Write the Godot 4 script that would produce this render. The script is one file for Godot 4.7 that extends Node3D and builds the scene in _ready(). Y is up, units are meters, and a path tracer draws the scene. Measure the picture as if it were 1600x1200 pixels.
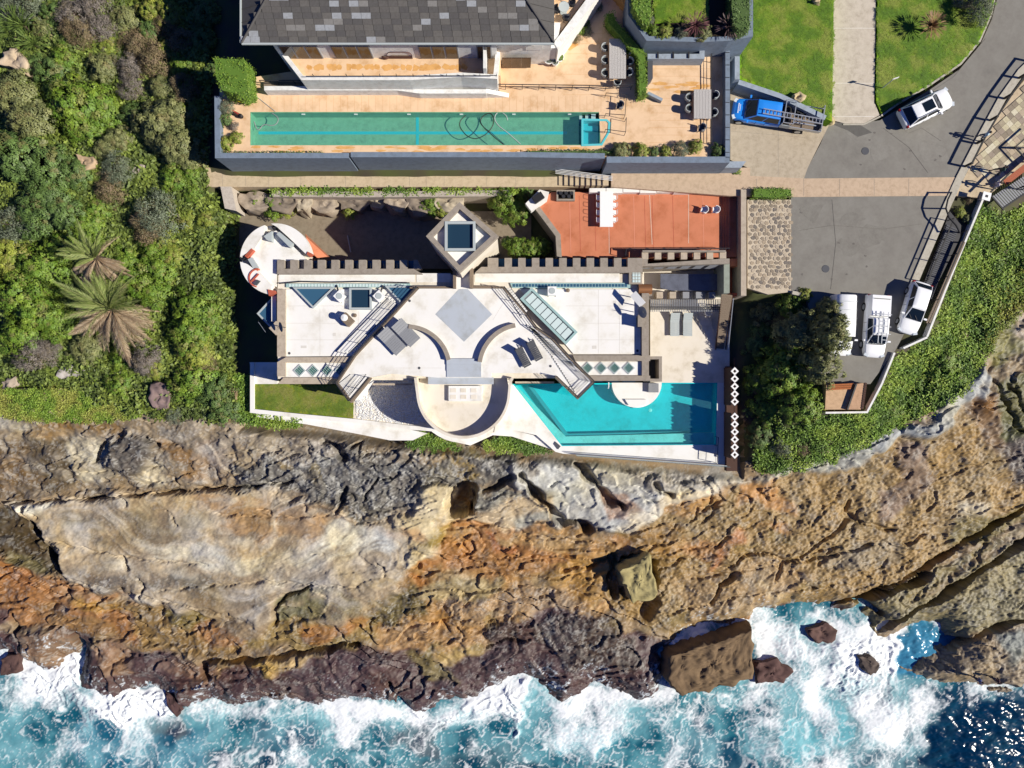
extends Node3D
# Cliff-top villa above a rock shelf and surf, seen straight down. y up, metres; y = 0 is the car park.

const CAM_H := 61.6
const FOCAL := 1140.0
const SEA_Y := -8.0

class Shape:
	var v := PackedVector3Array()
	var n := PackedVector3Array()
	var c := PackedColorArray()
	var col := Color(1, 1, 1)
	func tri3(a: Vector3, b: Vector3, d: Vector3, na: Vector3, nb: Vector3, nd: Vector3) -> void:
		if (b - a).cross(d - a).dot(na + nb + nd) > 0.0:
			v.append(a); v.append(d); v.append(b)
			n.append(na); n.append(nd); n.append(nb)
		else:
			v.append(a); v.append(b); v.append(d)
			n.append(na); n.append(nb); n.append(nd)
		c.append(col); c.append(col); c.append(col)
	func tri(a: Vector3, b: Vector3, d: Vector3, nn: Vector3) -> void:
		tri3(a, b, d, nn, nn, nn)
	func quad(a: Vector3, b: Vector3, d: Vector3, e: Vector3, nn: Vector3) -> void:
		tri(a, b, d, nn)
		tri(a, d, e, nn)
	func face(a: Vector3, b: Vector3, d: Vector3, e: Vector3, away: Vector3) -> void:
		var nn := (b - a).cross(d - a)
		if nn.length() < 1e-9:
			nn = (d - a).cross(e - a)
		nn = nn.normalized()
		if nn.dot((a + b + d + e) * 0.25 - away) < 0.0:
			nn = -nn
		quad(a, b, d, e, nn)
	func box(ctr: Vector3, size: Vector3, turn := 0.0, tilt := 0.0) -> void:
		obox(ctr, size, Basis(Vector3.UP, turn) * Basis(Vector3.RIGHT, tilt))
	func obox(ctr: Vector3, size: Vector3, b: Basis) -> void:
		var x := b.x * size.x * 0.5
		var y := b.y * size.y * 0.5
		var z := b.z * size.z * 0.5
		quad(ctr + x - y - z, ctr + x + y - z, ctr + x + y + z, ctr + x - y + z, b.x)
		quad(ctr - x - y - z, ctr - x + y - z, ctr - x + y + z, ctr - x - y + z, -b.x)
		quad(ctr - x + y - z, ctr + x + y - z, ctr + x + y + z, ctr - x + y + z, b.y)
		quad(ctr - x - y - z, ctr + x - y - z, ctr + x - y + z, ctr - x - y + z, -b.y)
		quad(ctr - x - y + z, ctr + x - y + z, ctr + x + y + z, ctr - x + y + z, b.z)
		quad(ctr - x - y - z, ctr + x - y - z, ctr + x + y - z, ctr - x + y - z, -b.z)
	func hexa(lo: Array, hi: Array) -> void:   # two quads of four corners each, lower and upper
		var mid := Vector3.ZERO
		for p in lo + hi:
			mid += p / 8.0
		face(lo[0], lo[1], lo[2], lo[3], mid)
		face(hi[0], hi[1], hi[2], hi[3], mid)
		for i in 4:
			var j := (i + 1) % 4
			face(lo[i], lo[j], hi[j], hi[i], mid)
	func prism(poly: PackedVector2Array, y0: float, y1: float, bottom := false) -> void:
		var idx := Geometry2D.triangulate_polygon(poly)
		for i in range(0, idx.size(), 3):
			var a := poly[idx[i]]
			var b := poly[idx[i + 1]]
			var d := poly[idx[i + 2]]
			tri(Vector3(a.x, y1, a.y), Vector3(b.x, y1, b.y), Vector3(d.x, y1, d.y), Vector3.UP)
			if bottom:
				tri(Vector3(a.x, y0, a.y), Vector3(b.x, y0, b.y), Vector3(d.x, y0, d.y), Vector3.DOWN)
		if y1 - y0 < 0.0005:
			return
		var sgn := -1.0 if Geometry2D.is_polygon_clockwise(poly) else 1.0
		for i in poly.size():
			var a := poly[i]
			var b := poly[(i + 1) % poly.size()]
			var e := b - a
			var nn := Vector3(e.y, 0, -e.x).normalized() * sgn
			quad(Vector3(a.x, y0, a.y), Vector3(b.x, y0, b.y), Vector3(b.x, y1, b.y), Vector3(a.x, y1, a.y), nn)
	func wall(pts: PackedVector2Array, thick: float, y0: float, y1: float, bottom := false) -> void:
		# mitred band along a line; a line that comes back to its start is a closed ring
		var q := pts.duplicate()
		var ring := false
		if q.size() > 3 and q[0].distance_to(q[q.size() - 2]) < 1e-4:
			q.resize(q.size() - 2)
			ring = true
		elif q.size() > 3 and q[0].distance_to(q[q.size() - 1]) < 1e-4:
			q.resize(q.size() - 1)
			ring = true
		var m := q.size()
		var l := []
		var r := []
		for i in m:
			var d0 := (q[i] - q[(i - 1 + m) % m]).normalized() if i > 0 or ring else Vector2.ZERO
			var d1 := (q[(i + 1) % m] - q[i]).normalized() if i < m - 1 or ring else d0
			if d0 == Vector2.ZERO:
				d0 = d1
			var nn := (d0.orthogonal() + d1.orthogonal()).normalized()
			nn *= thick * 0.5 / maxf(nn.dot(d0.orthogonal()), 0.3)
			l.append(q[i] + nn)
			r.append(q[i] - nn)
		for i in (m if ring else m - 1):
			var j := (i + 1) % m
			var a0 := Vector3(l[i].x, y0, l[i].y); var a1 := Vector3(l[i].x, y1, l[i].y)
			var b0 := Vector3(l[j].x, y0, l[j].y); var b1 := Vector3(l[j].x, y1, l[j].y)
			var c0 := Vector3(r[i].x, y0, r[i].y); var c1 := Vector3(r[i].x, y1, r[i].y)
			var e0 := Vector3(r[j].x, y0, r[j].y); var e1 := Vector3(r[j].x, y1, r[j].y)
			var mid := (a0 + b1 + c0 + e1) * 0.25
			quad(a1, b1, e1, c1, Vector3.UP)
			if bottom:
				quad(a0, b0, e0, c0, Vector3.DOWN)
			face(a0, b0, b1, a1, mid)
			face(c0, e0, e1, c1, mid)
			if not ring and i == 0:
				face(a0, c0, c1, a1, mid)
			if not ring and i == m - 2:
				face(b0, e0, e1, b1, mid)
	func bar(a: Vector3, b: Vector3, w: float, h := -1.0) -> void:
		var d := b - a
		var l := d.length()
		if l < 1e-5:
			return
		d /= l
		var up := Vector3.UP if absf(d.y) < 0.95 else Vector3.RIGHT
		var side := up.cross(d).normalized()
		obox((a + b) * 0.5, Vector3(w, (w if h < 0 else h), l), Basis(side, d.cross(side).normalized(), d))
	func tube(pts: Array, r0: float, r1 := -1.0, sides := 8, cap := true) -> void:
		if r1 < 0:
			r1 = r0
		var rings := []
		var norms := []
		var prev := Vector3.ZERO
		for i in pts.size():
			var d: Vector3 = (pts[mini(i + 1, pts.size() - 1)] - pts[maxi(i - 1, 0)])
			d = d.normalized()
			var s := prev
			if s == Vector3.ZERO:
				s = (Vector3.UP if absf(d.y) < 0.9 else Vector3.RIGHT).cross(d)
			s = (s - d * s.dot(d)).normalized()
			prev = s
			var t := d.cross(s)
			var r := lerpf(r0, r1, float(i) / maxf(1.0, pts.size() - 1.0))
			var ring := []
			var nr := []
			for k in sides:
				var a := TAU * k / sides
				var o := s * cos(a) + t * sin(a)
				ring.append(pts[i] + o * r)
				nr.append(o)
			rings.append(ring)
			norms.append(nr)
		for i in pts.size() - 1:
			for k in sides:
				var j := (k + 1) % sides
				tri3(rings[i][k], rings[i][j], rings[i + 1][j], norms[i][k], norms[i][j], norms[i + 1][j])
				tri3(rings[i][k], rings[i + 1][j], rings[i + 1][k], norms[i][k], norms[i + 1][j], norms[i + 1][k])
		if cap:
			for e in [0, pts.size() - 1]:
				var nn: Vector3 = ((pts[0] - pts[1]) if e == 0 else (pts[e] - pts[e - 1])).normalized()
				for k in range(1, sides - 1):
					tri(rings[e][0], rings[e][k], rings[e][k + 1], nn)
	func lathe(ctr: Vector3, prof: Array, sides := 20) -> void:   # prof: [radius, height] pairs from bottom to top
		for i in prof.size() - 1:
			var p: Array = prof[i]
			var q: Array = prof[i + 1]
			var sl := Vector2(q[1] - p[1], -(q[0] - p[0])).normalized()
			for k in sides:
				var a := TAU * k / sides
				var b := TAU * (k + 1) / sides
				var da := Vector3(cos(a), 0, sin(a))
				var db := Vector3(cos(b), 0, sin(b))
				var na := da * sl.x + Vector3.UP * sl.y
				var nb := db * sl.x + Vector3.UP * sl.y
				var p1: Vector3 = ctr + da * p[0] + Vector3.UP * p[1]
				var p2: Vector3 = ctr + db * p[0] + Vector3.UP * p[1]
				var p3: Vector3 = ctr + db * q[0] + Vector3.UP * q[1]
				var p4: Vector3 = ctr + da * q[0] + Vector3.UP * q[1]
				if p[0] > 1e-6:
					tri3(p1, p2, p3, na, nb, nb)
				if q[0] > 1e-6:
					tri3(p1, p3, p4, na, nb, na)
	func grid(rows: Array, closed := false) -> void:   # rows of points, smooth normals
		var m := rows.size()
		var k: int = rows[0].size()
		var mid := Vector3.ZERO
		for r in rows:
			for p in r:
				mid += p
		mid /= float(m * k)
		var nr := []
		for i in m:
			var line := []
			for j in k:
				var jl := (j - 1 + k) % k if closed else maxi(j - 1, 0)
				var jr := (j + 1) % k if closed else mini(j + 1, k - 1)
				var e: Vector3 = rows[i][jr] - rows[i][jl]
				var f: Vector3 = rows[mini(i + 1, m - 1)][j] - rows[maxi(i - 1, 0)][j]
				var nn := e.cross(f)
				nn = nn.normalized() if nn.length() > 1e-9 else Vector3.UP
				line.append(nn)
			nr.append(line)
		var tot := 0.0
		for i in m:
			for j in k:
				tot += nr[i][j].dot((rows[i][j] - mid).normalized())
		var sg := 1.0 if tot >= 0.0 else -1.0
		for i in m - 1:
			for j in (k if closed else k - 1):
				var q := (j + 1) % k
				tri3(rows[i][j], rows[i][q], rows[i + 1][q], nr[i][j] * sg, nr[i][q] * sg, nr[i + 1][q] * sg)
				tri3(rows[i][j], rows[i + 1][q], rows[i + 1][j], nr[i][j] * sg, nr[i + 1][q] * sg, nr[i + 1][j] * sg)
	func low() -> Vector3:
		var lo := v[0]
		var hi := v[0]
		for p in v:
			lo = lo.min(p)
			hi = hi.max(p)
		return Vector3((lo.x + hi.x) * 0.5, lo.y, (lo.z + hi.z) * 0.5)
	func mesh(origin := Vector3.ZERO) -> ArrayMesh:
		var arr := []
		arr.resize(Mesh.ARRAY_MAX)
		if origin != Vector3.ZERO:
			for i in v.size():
				v[i] -= origin
		arr[Mesh.ARRAY_VERTEX] = v
		arr[Mesh.ARRAY_NORMAL] = n
		arr[Mesh.ARRAY_COLOR] = c
		var m := ArrayMesh.new()
		m.add_surface_from_arrays(Mesh.PRIMITIVE_TRIANGLES, arr)
		return m

var M := {}
var rng := RandomNumberGenerator.new()
var taken := {}

func at(u: float, v: float, y := 0.0) -> Vector3:   # survey point (sheet units) at height y
	var k := (CAM_H - y) / FOCAL
	return Vector3((u - 800.0) * k, y, (v - 600.0) * k)

func px(d: float, y := 0.0) -> float:
	return d * (CAM_H - y) / FOCAL

func pl(list: Array, y := 0.0) -> PackedVector2Array:
	var out := PackedVector2Array()
	for i in range(0, list.size(), 2):
		var p := at(list[i], list[i + 1], y)
		out.append(Vector2(p.x, p.z))
	return out

func rect(u0: float, v0: float, u1: float, v1: float, y := 0.0) -> PackedVector2Array:
	return pl([u0, v0, u1, v0, u1, v1, u0, v1], y)

func arc(u: float, v: float, r: float, a0: float, a1: float, k: int) -> Array:   # degrees, v grows downwards
	var out := []
	for i in k + 1:
		var a := deg_to_rad(lerpf(a0, a1, float(i) / k))
		out.append_array([u + cos(a) * r, v + sin(a) * r])
	return out

func numbered(called: String) -> String:
	if not taken.has(called):
		taken[called] = 0
		return called
	taken[called] += 1
	return "%s_%03d" % [called, taken[called]]

func tag(o: Node3D, label: String, category: String, group := "") -> Node3D:
	o.set_meta("label", label)
	o.set_meta("category", category)
	if group:
		o.set_meta("group", group)
	return o

func thing(called: String, label: String, category: String, where := Vector3.ZERO, turn := 0.0, group := "") -> Node3D:
	var o := Node3D.new()
	o.name = numbered(called)
	add_child(o)
	o.position = where
	o.rotation.y = turn
	return tag(o, label, category, group)

func part(called: String, sh: Shape, m: Material, parent: Node3D, local := false) -> MeshInstance3D:
	# world-built shapes are moved to the parent's own origin; local ones stay as they are
	var o := MeshInstance3D.new()
	var org := Vector3.ZERO
	if not local:
		var p: Node = parent
		while p != self and p != null:
			org += (p as Node3D).position
			p = p.get_parent()
	o.mesh = sh.mesh(org)
	o.material_override = m
	o.name = called
	parent.add_child(o, true)
	return o

func share(called: String, mesh: Mesh, m: Material, parent: Node3D, t := Transform3D()) -> MeshInstance3D:
	var o := MeshInstance3D.new()
	o.mesh = mesh
	o.material_override = m
	o.name = called
	o.transform = t
	parent.add_child(o, true)
	return o

func single(called: String, sh: Shape, m: Material, label: String, category: String, group := "") -> MeshInstance3D:
	var o := MeshInstance3D.new()
	var b := sh.low()
	o.mesh = sh.mesh(b)
	o.material_override = m
	o.name = numbered(called)
	add_child(o)
	o.position = b
	tag(o, label, category, group)
	return o

func struct(called: String, sh: Shape, m: Material) -> MeshInstance3D:
	var o := MeshInstance3D.new()
	var b := sh.low()
	o.mesh = sh.mesh(b)
	o.material_override = m
	o.name = numbered(called)
	add_child(o)
	o.position = b
	o.set_meta("kind", "structure")
	return o

func copy(o: Node3D, base: String, where: Vector3, turn := 0.0, label := "") -> Node3D:
	var c := o.duplicate()
	c.name = numbered(base)
	add_child(c)
	c.position = where
	c.rotation = Vector3(0, turn, 0)
	if label:
		c.set_meta("label", label)
	return c

# ---- materials -------------------------------------------------------------
var texs := {}

func lin(r: float, g: float, b: float) -> Color:   # a colour seen as 0-255, as linear vertex colour
	return Color(r / 255.0, g / 255.0, b / 255.0).srgb_to_linear()

func noise_tex(kind: String) -> Texture2D:
	if texs.has(kind):
		return texs[kind]
	var t := NoiseTexture2D.new()
	t.width = 512
	t.height = 512
	t.seamless = true
	t.seamless_blend_skirt = 0.2
	var f := FastNoiseLite.new()
	f.seed = kind.hash() % 1000
	var g := Gradient.new()
	match kind:
		"mottle":     # soft blotches, nearly white
			f.noise_type = FastNoiseLite.TYPE_SIMPLEX_SMOOTH
			f.frequency = 0.02
			f.fractal_octaves = 6
			f.fractal_gain = 0.78
			g.offsets = PackedFloat32Array([0.0, 0.35, 0.6, 1.0])
			g.colors = PackedColorArray([Color(0.8, 0.785, 0.76), Color(0.92, 0.915, 0.905), Color(0.97, 0.97, 0.965), Color(1, 1, 1)])
		"stain":      # white paint with faint warm and grey marks
			f.noise_type = FastNoiseLite.TYPE_SIMPLEX_SMOOTH
			f.frequency = 0.008
			f.fractal_octaves = 7
			f.fractal_gain = 0.62
			g.offsets = PackedFloat32Array([0.0, 0.25, 0.42, 0.55, 1.0])
			g.colors = PackedColorArray([Color(0.87, 0.85, 0.81), Color(0.945, 0.935, 0.915), Color(0.98, 0.975, 0.965), Color(0.99, 0.987, 0.985), Color(1, 1, 1)])
		"grain":
			f.noise_type = FastNoiseLite.TYPE_VALUE
			f.frequency = 0.25
			f.fractal_octaves = 3
			g.offsets = PackedFloat32Array([0.0, 0.5, 1.0])
			g.colors = PackedColorArray([Color(0.66, 0.66, 0.66), Color(0.88, 0.88, 0.88), Color(1, 1, 1)])
		"asphalt":
			f.noise_type = FastNoiseLite.TYPE_SIMPLEX
			f.frequency = 0.012
			f.fractal_octaves = 8
			f.fractal_gain = 0.8
			g.offsets = PackedFloat32Array([0.0, 0.4, 0.6, 1.0])
			g.colors = PackedColorArray([Color(0.84, 0.84, 0.84), Color(0.92, 0.915, 0.91), Color(0.95, 0.95, 0.945), Color(1, 1, 1)])
		"lawn":
			f.noise_type = FastNoiseLite.TYPE_SIMPLEX
			f.frequency = 0.01
			f.fractal_octaves = 7
			f.fractal_gain = 0.72
			g.offsets = PackedFloat32Array([0.0, 0.35, 0.55, 0.75, 1.0])
			g.colors = PackedColorArray([Color(0.34, 0.52, 0.06), Color(0.42, 0.6, 0.06), Color(0.48, 0.64, 0.08), Color(0.56, 0.66, 0.13), Color(0.64, 0.67, 0.24)])
		"dry_lawn":
			f.noise_type = FastNoiseLite.TYPE_SIMPLEX
			f.frequency = 0.01
			f.fractal_octaves = 7
			f.fractal_gain = 0.72
			g.offsets = PackedFloat32Array([0.0, 0.4, 0.65, 1.0])
			g.colors = PackedColorArray([Color(0.34, 0.44, 0.08), Color(0.44, 0.52, 0.11), Color(0.53, 0.55, 0.17), Color(0.6, 0.57, 0.26)])
		"terracotta":
			f.noise_type = FastNoiseLite.TYPE_SIMPLEX_SMOOTH
			f.frequency = 0.009
			f.fractal_octaves = 6
			f.fractal_gain = 0.62
			g.offsets = PackedFloat32Array([0.0, 0.3, 0.55, 1.0])
			g.colors = PackedColorArray([Color(0.86, 0.79, 0.7), Color(0.94, 0.92, 0.89), Color(0.985, 0.975, 0.965), Color(1, 1, 1)])
		"wood":
			f.noise_type = FastNoiseLite.TYPE_SIMPLEX
			f.frequency = 0.05
			f.fractal_octaves = 4
			g.offsets = PackedFloat32Array([0.0, 0.5, 1.0])
			g.colors = PackedColorArray([Color(0.6, 0.58, 0.56), Color(0.85, 0.84, 0.83), Color(1, 1, 1)])
	t.noise = f
	t.color_ramp = g
	texs[kind] = t
	return t

func mat(r: float, g: float, b: float, rough := 0.85, tex := "", scale := 0.2, metal := 0.0) -> StandardMaterial3D:
	# r, g, b as an sRGB colour 0-255
	var m := StandardMaterial3D.new()
	m.albedo_color = Color(r / 255.0, g / 255.0, b / 255.0)
	m.roughness = rough
	m.metallic = metal
	if tex:
		m.albedo_texture = noise_tex(tex)
		m.uv1_triplanar = true
		m.uv1_world_triplanar = true
		m.uv1_scale = Vector3.ONE * scale
	return m

func glass(r: float, g: float, b: float, alpha := 0.35) -> StandardMaterial3D:
	var m := StandardMaterial3D.new()
	m.albedo_color = Color(r / 255.0, g / 255.0, b / 255.0, alpha)
	m.transparency = BaseMaterial3D.TRANSPARENCY_ALPHA
	m.roughness = 0.03
	return m

func materials() -> void:
	M.white = mat(238, 237, 233, 0.85, "stain", 0.09)
	M.cream = mat(228, 220, 205, 0.85, "stain", 0.12)
	M.white_wall = mat(238, 238, 236, 0.8, "mottle", 0.1)
	M.concrete = mat(160, 150, 138, 0.9, "mottle", 0.16)
	M.beige = mat(190, 176, 158, 0.9, "mottle", 0.16)
	M.greyblue = mat(122, 137, 156, 0.8, "mottle", 0.12)
	M.greyblue_cap = mat(158, 170, 184, 0.8, "mottle", 0.12)
	M.path = mat(205, 186, 156, 0.9, "mottle", 0.14)
	M.foot = mat(202, 178, 152, 0.9, "mottle", 0.14)
	M.drive = mat(205, 194, 178, 0.9, "mottle", 0.12)
	M.apron = mat(190, 176, 154, 0.9, "mottle", 0.12)
	M.asphalt = mat(138, 135, 128, 0.95, "asphalt", 0.05)
	M.kerb = mat(190, 184, 170, 0.9, "mottle", 0.2)
	M.patio = mat(232, 200, 164, 0.85, "terracotta", 0.13)
	M.patio_stain = mat(222, 172, 106, 0.85, "terracotta", 0.3)
	M.red = mat(204, 128, 94, 0.85, "terracotta", 0.1)
	M.red_wall = mat(190, 98, 74, 0.85, "terracotta", 0.2)
	M.black = mat(28, 28, 32, 0.6)
	M.iron = mat(44, 44, 48, 0.5)
	M.dark_grey = mat(74, 76, 82, 0.7)
	M.grey = mat(140, 142, 146, 0.7)
	M.light_grey = mat(176, 184, 184, 0.7)
	M.steel = mat(196, 200, 204, 0.35, "", 1.0, 0.6)
	M.paint_white = mat(240, 240, 238, 0.6)
	M.wicker = mat(86, 58, 50, 0.9)
	M.timber = mat(150, 134, 116, 0.85, "wood", 0.6)
	M.timber_grey = mat(214, 212, 210, 0.85, "wood", 0.5)
	M.timber_brown = mat(92, 64, 52, 0.85, "wood", 0.5)
	M.copper = mat(200, 140, 92, 0.35, "", 1.0, 0.7)
	M.paving_blue = mat(180, 188, 198, 0.85, "stain", 0.12)  # the floor inlay's own pale grey-blue
	M.glass_dark = mat(36, 60, 78, 0.04)
	M.glass_blue = mat(58, 96, 122, 0.05)
	M.glass_green = mat(160, 190, 188, 0.08)
	M.glass_pale = mat(205, 222, 220, 0.1)
	M.pane = glass(150, 190, 196, 0.3)
	M.tile_teal = mat(40, 108, 96, 0.15)
	M.pool = mat(10, 206, 216, 0.4, "mottle", 0.03)
	M.pool_ledge = mat(110, 226, 220, 0.4, "mottle", 0.05)
	M.lap = mat(106, 174, 138, 0.5, "mottle", 0.1)
	M.lane = mat(20, 178, 190, 0.5)
	M.spa = mat(40, 176, 190, 0.4)
	var w := glass(120, 214, 220, 0.1)
	var nt := NoiseTexture2D.new()
	nt.width = 512; nt.height = 512; nt.seamless = true; nt.as_normal_map = true; nt.bump_strength = 2.0
	var fn := FastNoiseLite.new()
	fn.frequency = 0.02; fn.fractal_octaves = 3
	nt.noise = fn
	w.normal_enabled = true
	w.normal_texture = nt
	w.normal_scale = 0.8
	w.uv1_triplanar = true
	w.uv1_world_triplanar = true
	w.uv1_scale = Vector3.ONE * 0.25
	M.water = w
	M.lawn = mat(255, 255, 255, 0.95, "lawn", 0.09)
	M.dry_lawn = mat(255, 255, 255, 0.95, "dry_lawn", 0.14)
	M.soil = mat(62, 52, 38, 1.0, "mottle", 0.2)
	M.slate = []
	for k in 4:
		M.slate.append(mat([96, 90, 86, 102][k], [93, 88, 84, 99][k], [91, 87, 84, 96][k], 0.85, "mottle", 0.35))
	M.slate_new = [mat(158, 162, 168, 0.8, "mottle", 0.3), mat(132, 130, 128, 0.8, "mottle", 0.3)]
	var vm := StandardMaterial3D.new()
	vm.vertex_color_use_as_albedo = true
	vm.roughness = 0.9
	M.vertex = vm
	var lf := StandardMaterial3D.new()
	lf.vertex_color_use_as_albedo = true
	lf.roughness = 0.6
	lf.backlight_enabled = true
	lf.backlight = Color(0.12, 0.16, 0.03)
	M.leaf = lf
	M.bark = mat(96, 82, 66, 0.95, "wood", 0.8)
	M.car_white = mat(238, 240, 242, 0.25)
	M.car_white.clearcoat_enabled = true
	M.car_blue = mat(20, 138, 236, 0.28)
	M.car_blue.clearcoat_enabled = true
	M.car_glass = mat(22, 32, 42, 0.04)
	M.tyre = mat(26, 26, 28, 0.9)
	M.lamp_glass = mat(206, 214, 220, 0.1)
	M.tail_red = mat(150, 26, 24, 0.2)

func light_and_camera() -> void:
	var cam := Camera3D.new()
	cam.name = "camera"
	cam.fov = rad_to_deg(2.0 * atan(600.0 / FOCAL))
	cam.far = 400.0
	cam.position = Vector3(0, CAM_H, 0)
	cam.rotation_degrees = Vector3(-90, 0, 0)
	cam.current = true
	add_child(cam)
	var sky_m := ProceduralSkyMaterial.new()
	sky_m.sky_top_color = Color(0.2, 0.36, 0.72)
	sky_m.sky_horizon_color = Color(0.5, 0.62, 0.8)
	sky_m.sky_curve = 0.12
	sky_m.ground_horizon_color = Color(0.35, 0.42, 0.48)
	sky_m.ground_bottom_color = Color(0.1, 0.14, 0.18)
	var env := Environment.new()
	env.background_mode = Environment.BG_SKY
	env.sky = Sky.new()
	env.sky.sky_material = sky_m
	env.background_energy_multiplier = 0.38
	env.tonemap_mode = Environment.TONE_MAPPER_LINEAR
	env.tonemap_exposure = 1.16
	env.sdfgi_enabled = true
	env.ssao_enabled = true
	env.ssil_enabled = true
	var we := WorldEnvironment.new()
	we.name = "environment"
	we.environment = env
	add_child(we)
	var sun := DirectionalLight3D.new()
	sun.name = "sun"
	sun.light_energy = 1.6
	sun.light_color = Color(1.0, 0.972, 0.92)
	sun.light_angular_distance = 0.5
	sun.shadow_enabled = true
	add_child(sun)
	var el := deg_to_rad(38.0)
	var to_sun := Vector3(cos(el) * 0.977, sin(el), cos(el) * 0.213)
	sun.basis = Basis.looking_at(-to_sun, Vector3.UP)

func _ready() -> void:
	light_and_camera()
	rng.seed = 20240
	materials()
	print("terrain"); build_rock(); build_sea(); build_ground()
	print("house"); build_villa()
	print("neighbour"); build_neighbour()
	print("road"); build_road(); build_vehicles()
	print("plants"); build_plants()
	print("details"); build_people(); build_furniture()

# ---- rock shelf, sea and ground ---------------------------------------------
const CU0 := -160.0
const CV0 := 400.0
const CW := 484
const CH := 240
const CS := 4.0
var ctl := {}      # control sheets: r g b h honey swirl lichen, wr wg wb foam, crack (finer)
var shore := PackedFloat32Array()

func sheet(fill := 0.0) -> PackedFloat32Array:
	var a := PackedFloat32Array()
	a.resize(CW * CH)
	a.fill(fill)
	return a

func nominal(v: float) -> float:
	if v < 640.0:
		return -3.3
	if v < 760.0:
		return lerpf(-3.3, -5.4, (v - 640.0) / 120.0)
	if v < 1000.0:
		return lerpf(-5.4, -6.6, (v - 760.0) / 240.0)
	return lerpf(-6.6, -8.0, clampf((v - 1000.0) / 80.0, 0.0, 1.0))

func v_of(z: float) -> float:
	var v := 600.0 + z * FOCAL / 67.0
	for i in 6:
		v = 600.0 + z * FOCAL / (CAM_H - nominal(v))
	return v

func paint(list: Array, set_to: Dictionary, w := 1.0) -> void:
	var poly := PackedVector2Array()
	var lo := Vector2(1e9, 1e9)
	var hi := -lo
	for i in range(0, list.size(), 2):
		var p := Vector2(list[i], list[i + 1])
		poly.append(p)
		lo = lo.min(p)
		hi = hi.max(p)
	var i0 := clampi(int((lo.x - CU0) / CS), 0, CW - 1)
	var i1 := clampi(int((hi.x - CU0) / CS) + 1, 0, CW - 1)
	var j0 := clampi(int((lo.y - CV0) / CS), 0, CH - 1)
	var j1 := clampi(int((hi.y - CV0) / CS) + 1, 0, CH - 1)
	for j in range(j0, j1 + 1):
		for i in range(i0, i1 + 1):
			if Geometry2D.is_point_in_polygon(Vector2(CU0 + (i + 0.5) * CS, CV0 + (j + 0.5) * CS), poly):
				var q := j * CW + i
				for k in set_to:
					if k == "+h":
						ctl.h[q] += set_to[k]
					else:
						ctl[k][q] = lerpf(ctl[k][q], set_to[k], w)

func rock(list: Array, r: float, g: float, b: float, extra := {}, w := 1.0) -> void:
	var c := lin(r, g, b)
	var lum := c.get_luminance()
	c = Color(c.r, c.g * 1.02, c.b * 0.98).lerp(Color(lum * 1.05, lum, lum * 0.9), 0.13)
	var d := {"r": c.r, "g": c.g, "b": c.b}
	d.merge(extra)
	paint(list, d, w)

func blob(u: float, v: float, ru: float, rv: float) -> Array:
	var out := []
	for i in 14:
		var a := TAU * i / 14.0
		var k := rng.randf_range(0.72, 1.18)
		out.append_array([u + cos(a) * ru * k, v + sin(a) * rv * k])
	return out

func blur(a: PackedFloat32Array, times: int) -> PackedFloat32Array:
	for t in times:
		var b := a.duplicate()
		for j in range(1, CH - 1):
			var q := j * CW
			for i in range(1, CW - 1):
				b[q + i] = (a[q + i] * 2.0 + a[q + i - 1] + a[q + i + 1] + a[q + i - CW] + a[q + i + CW]) / 6.0
		a = b
	return a

func look(a: PackedFloat32Array, u: float, v: float) -> float:
	var x := clampf((u - CU0) / CS - 0.5, 0.0, CW - 1.001)
	var y := clampf((v - CV0) / CS - 0.5, 0.0, CH - 1.001)
	var i := int(x)
	var j := int(y)
	x -= i
	y -= j
	var q := j * CW + i
	return lerpf(lerpf(a[q], a[q + 1], x), lerpf(a[q + CW], a[q + CW + 1], x), y)

var cracks := PackedFloat32Array()
const KW := 968
const KH := 480
func crack(list: Array, width: float, depth: float) -> void:
	for s in range(0, list.size() - 2, 2):
		var a := Vector2(list[s], list[s + 1])
		var b := Vector2(list[s + 2], list[s + 3])
		var steps := int(a.distance_to(b)) + 1
		for t in steps:
			var p := a.lerp(b, float(t) / steps)
			p += Vector2(sin(p.y * 0.21 + p.x * 0.13) * 1.6, cos(p.x * 0.17 + p.y * 0.05) * 1.6)
			var w := width * (0.75 + 0.35 * sin(p.x * 0.11 + p.y * 0.07))
			var rad := int(ceil(w * 0.5)) + 1
			var ci := int((p.x - CU0) / 2.0)
			var cj := int((p.y - CV0) / 2.0)
			for j in range(maxi(cj - rad, 0), mini(cj + rad, KH - 1) + 1):
				for i in range(maxi(ci - rad, 0), mini(ci + rad, KW - 1) + 1):
					var d := Vector2(CU0 + i * 2.0, CV0 + j * 2.0).distance_to(p)
					var k := depth * clampf((w - d) / maxf(w * 0.55, 1.0), 0.0, 1.0)
					if k > cracks[j * KW + i]:
						cracks[j * KW + i] = k

func look_crack(u: float, v: float) -> float:
	var x := clampf((u - CU0) / 2.0, 0.0, KW - 1.001)
	var y := clampf((v - CV0) / 2.0, 0.0, KH - 1.001)
	var i := int(x)
	var j := int(y)
	x -= i
	y -= j
	var q := j * KW + i
	return lerpf(lerpf(cracks[q], cracks[q + 1], x), lerpf(cracks[q + KW], cracks[q + KW + 1], x), y)

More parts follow.
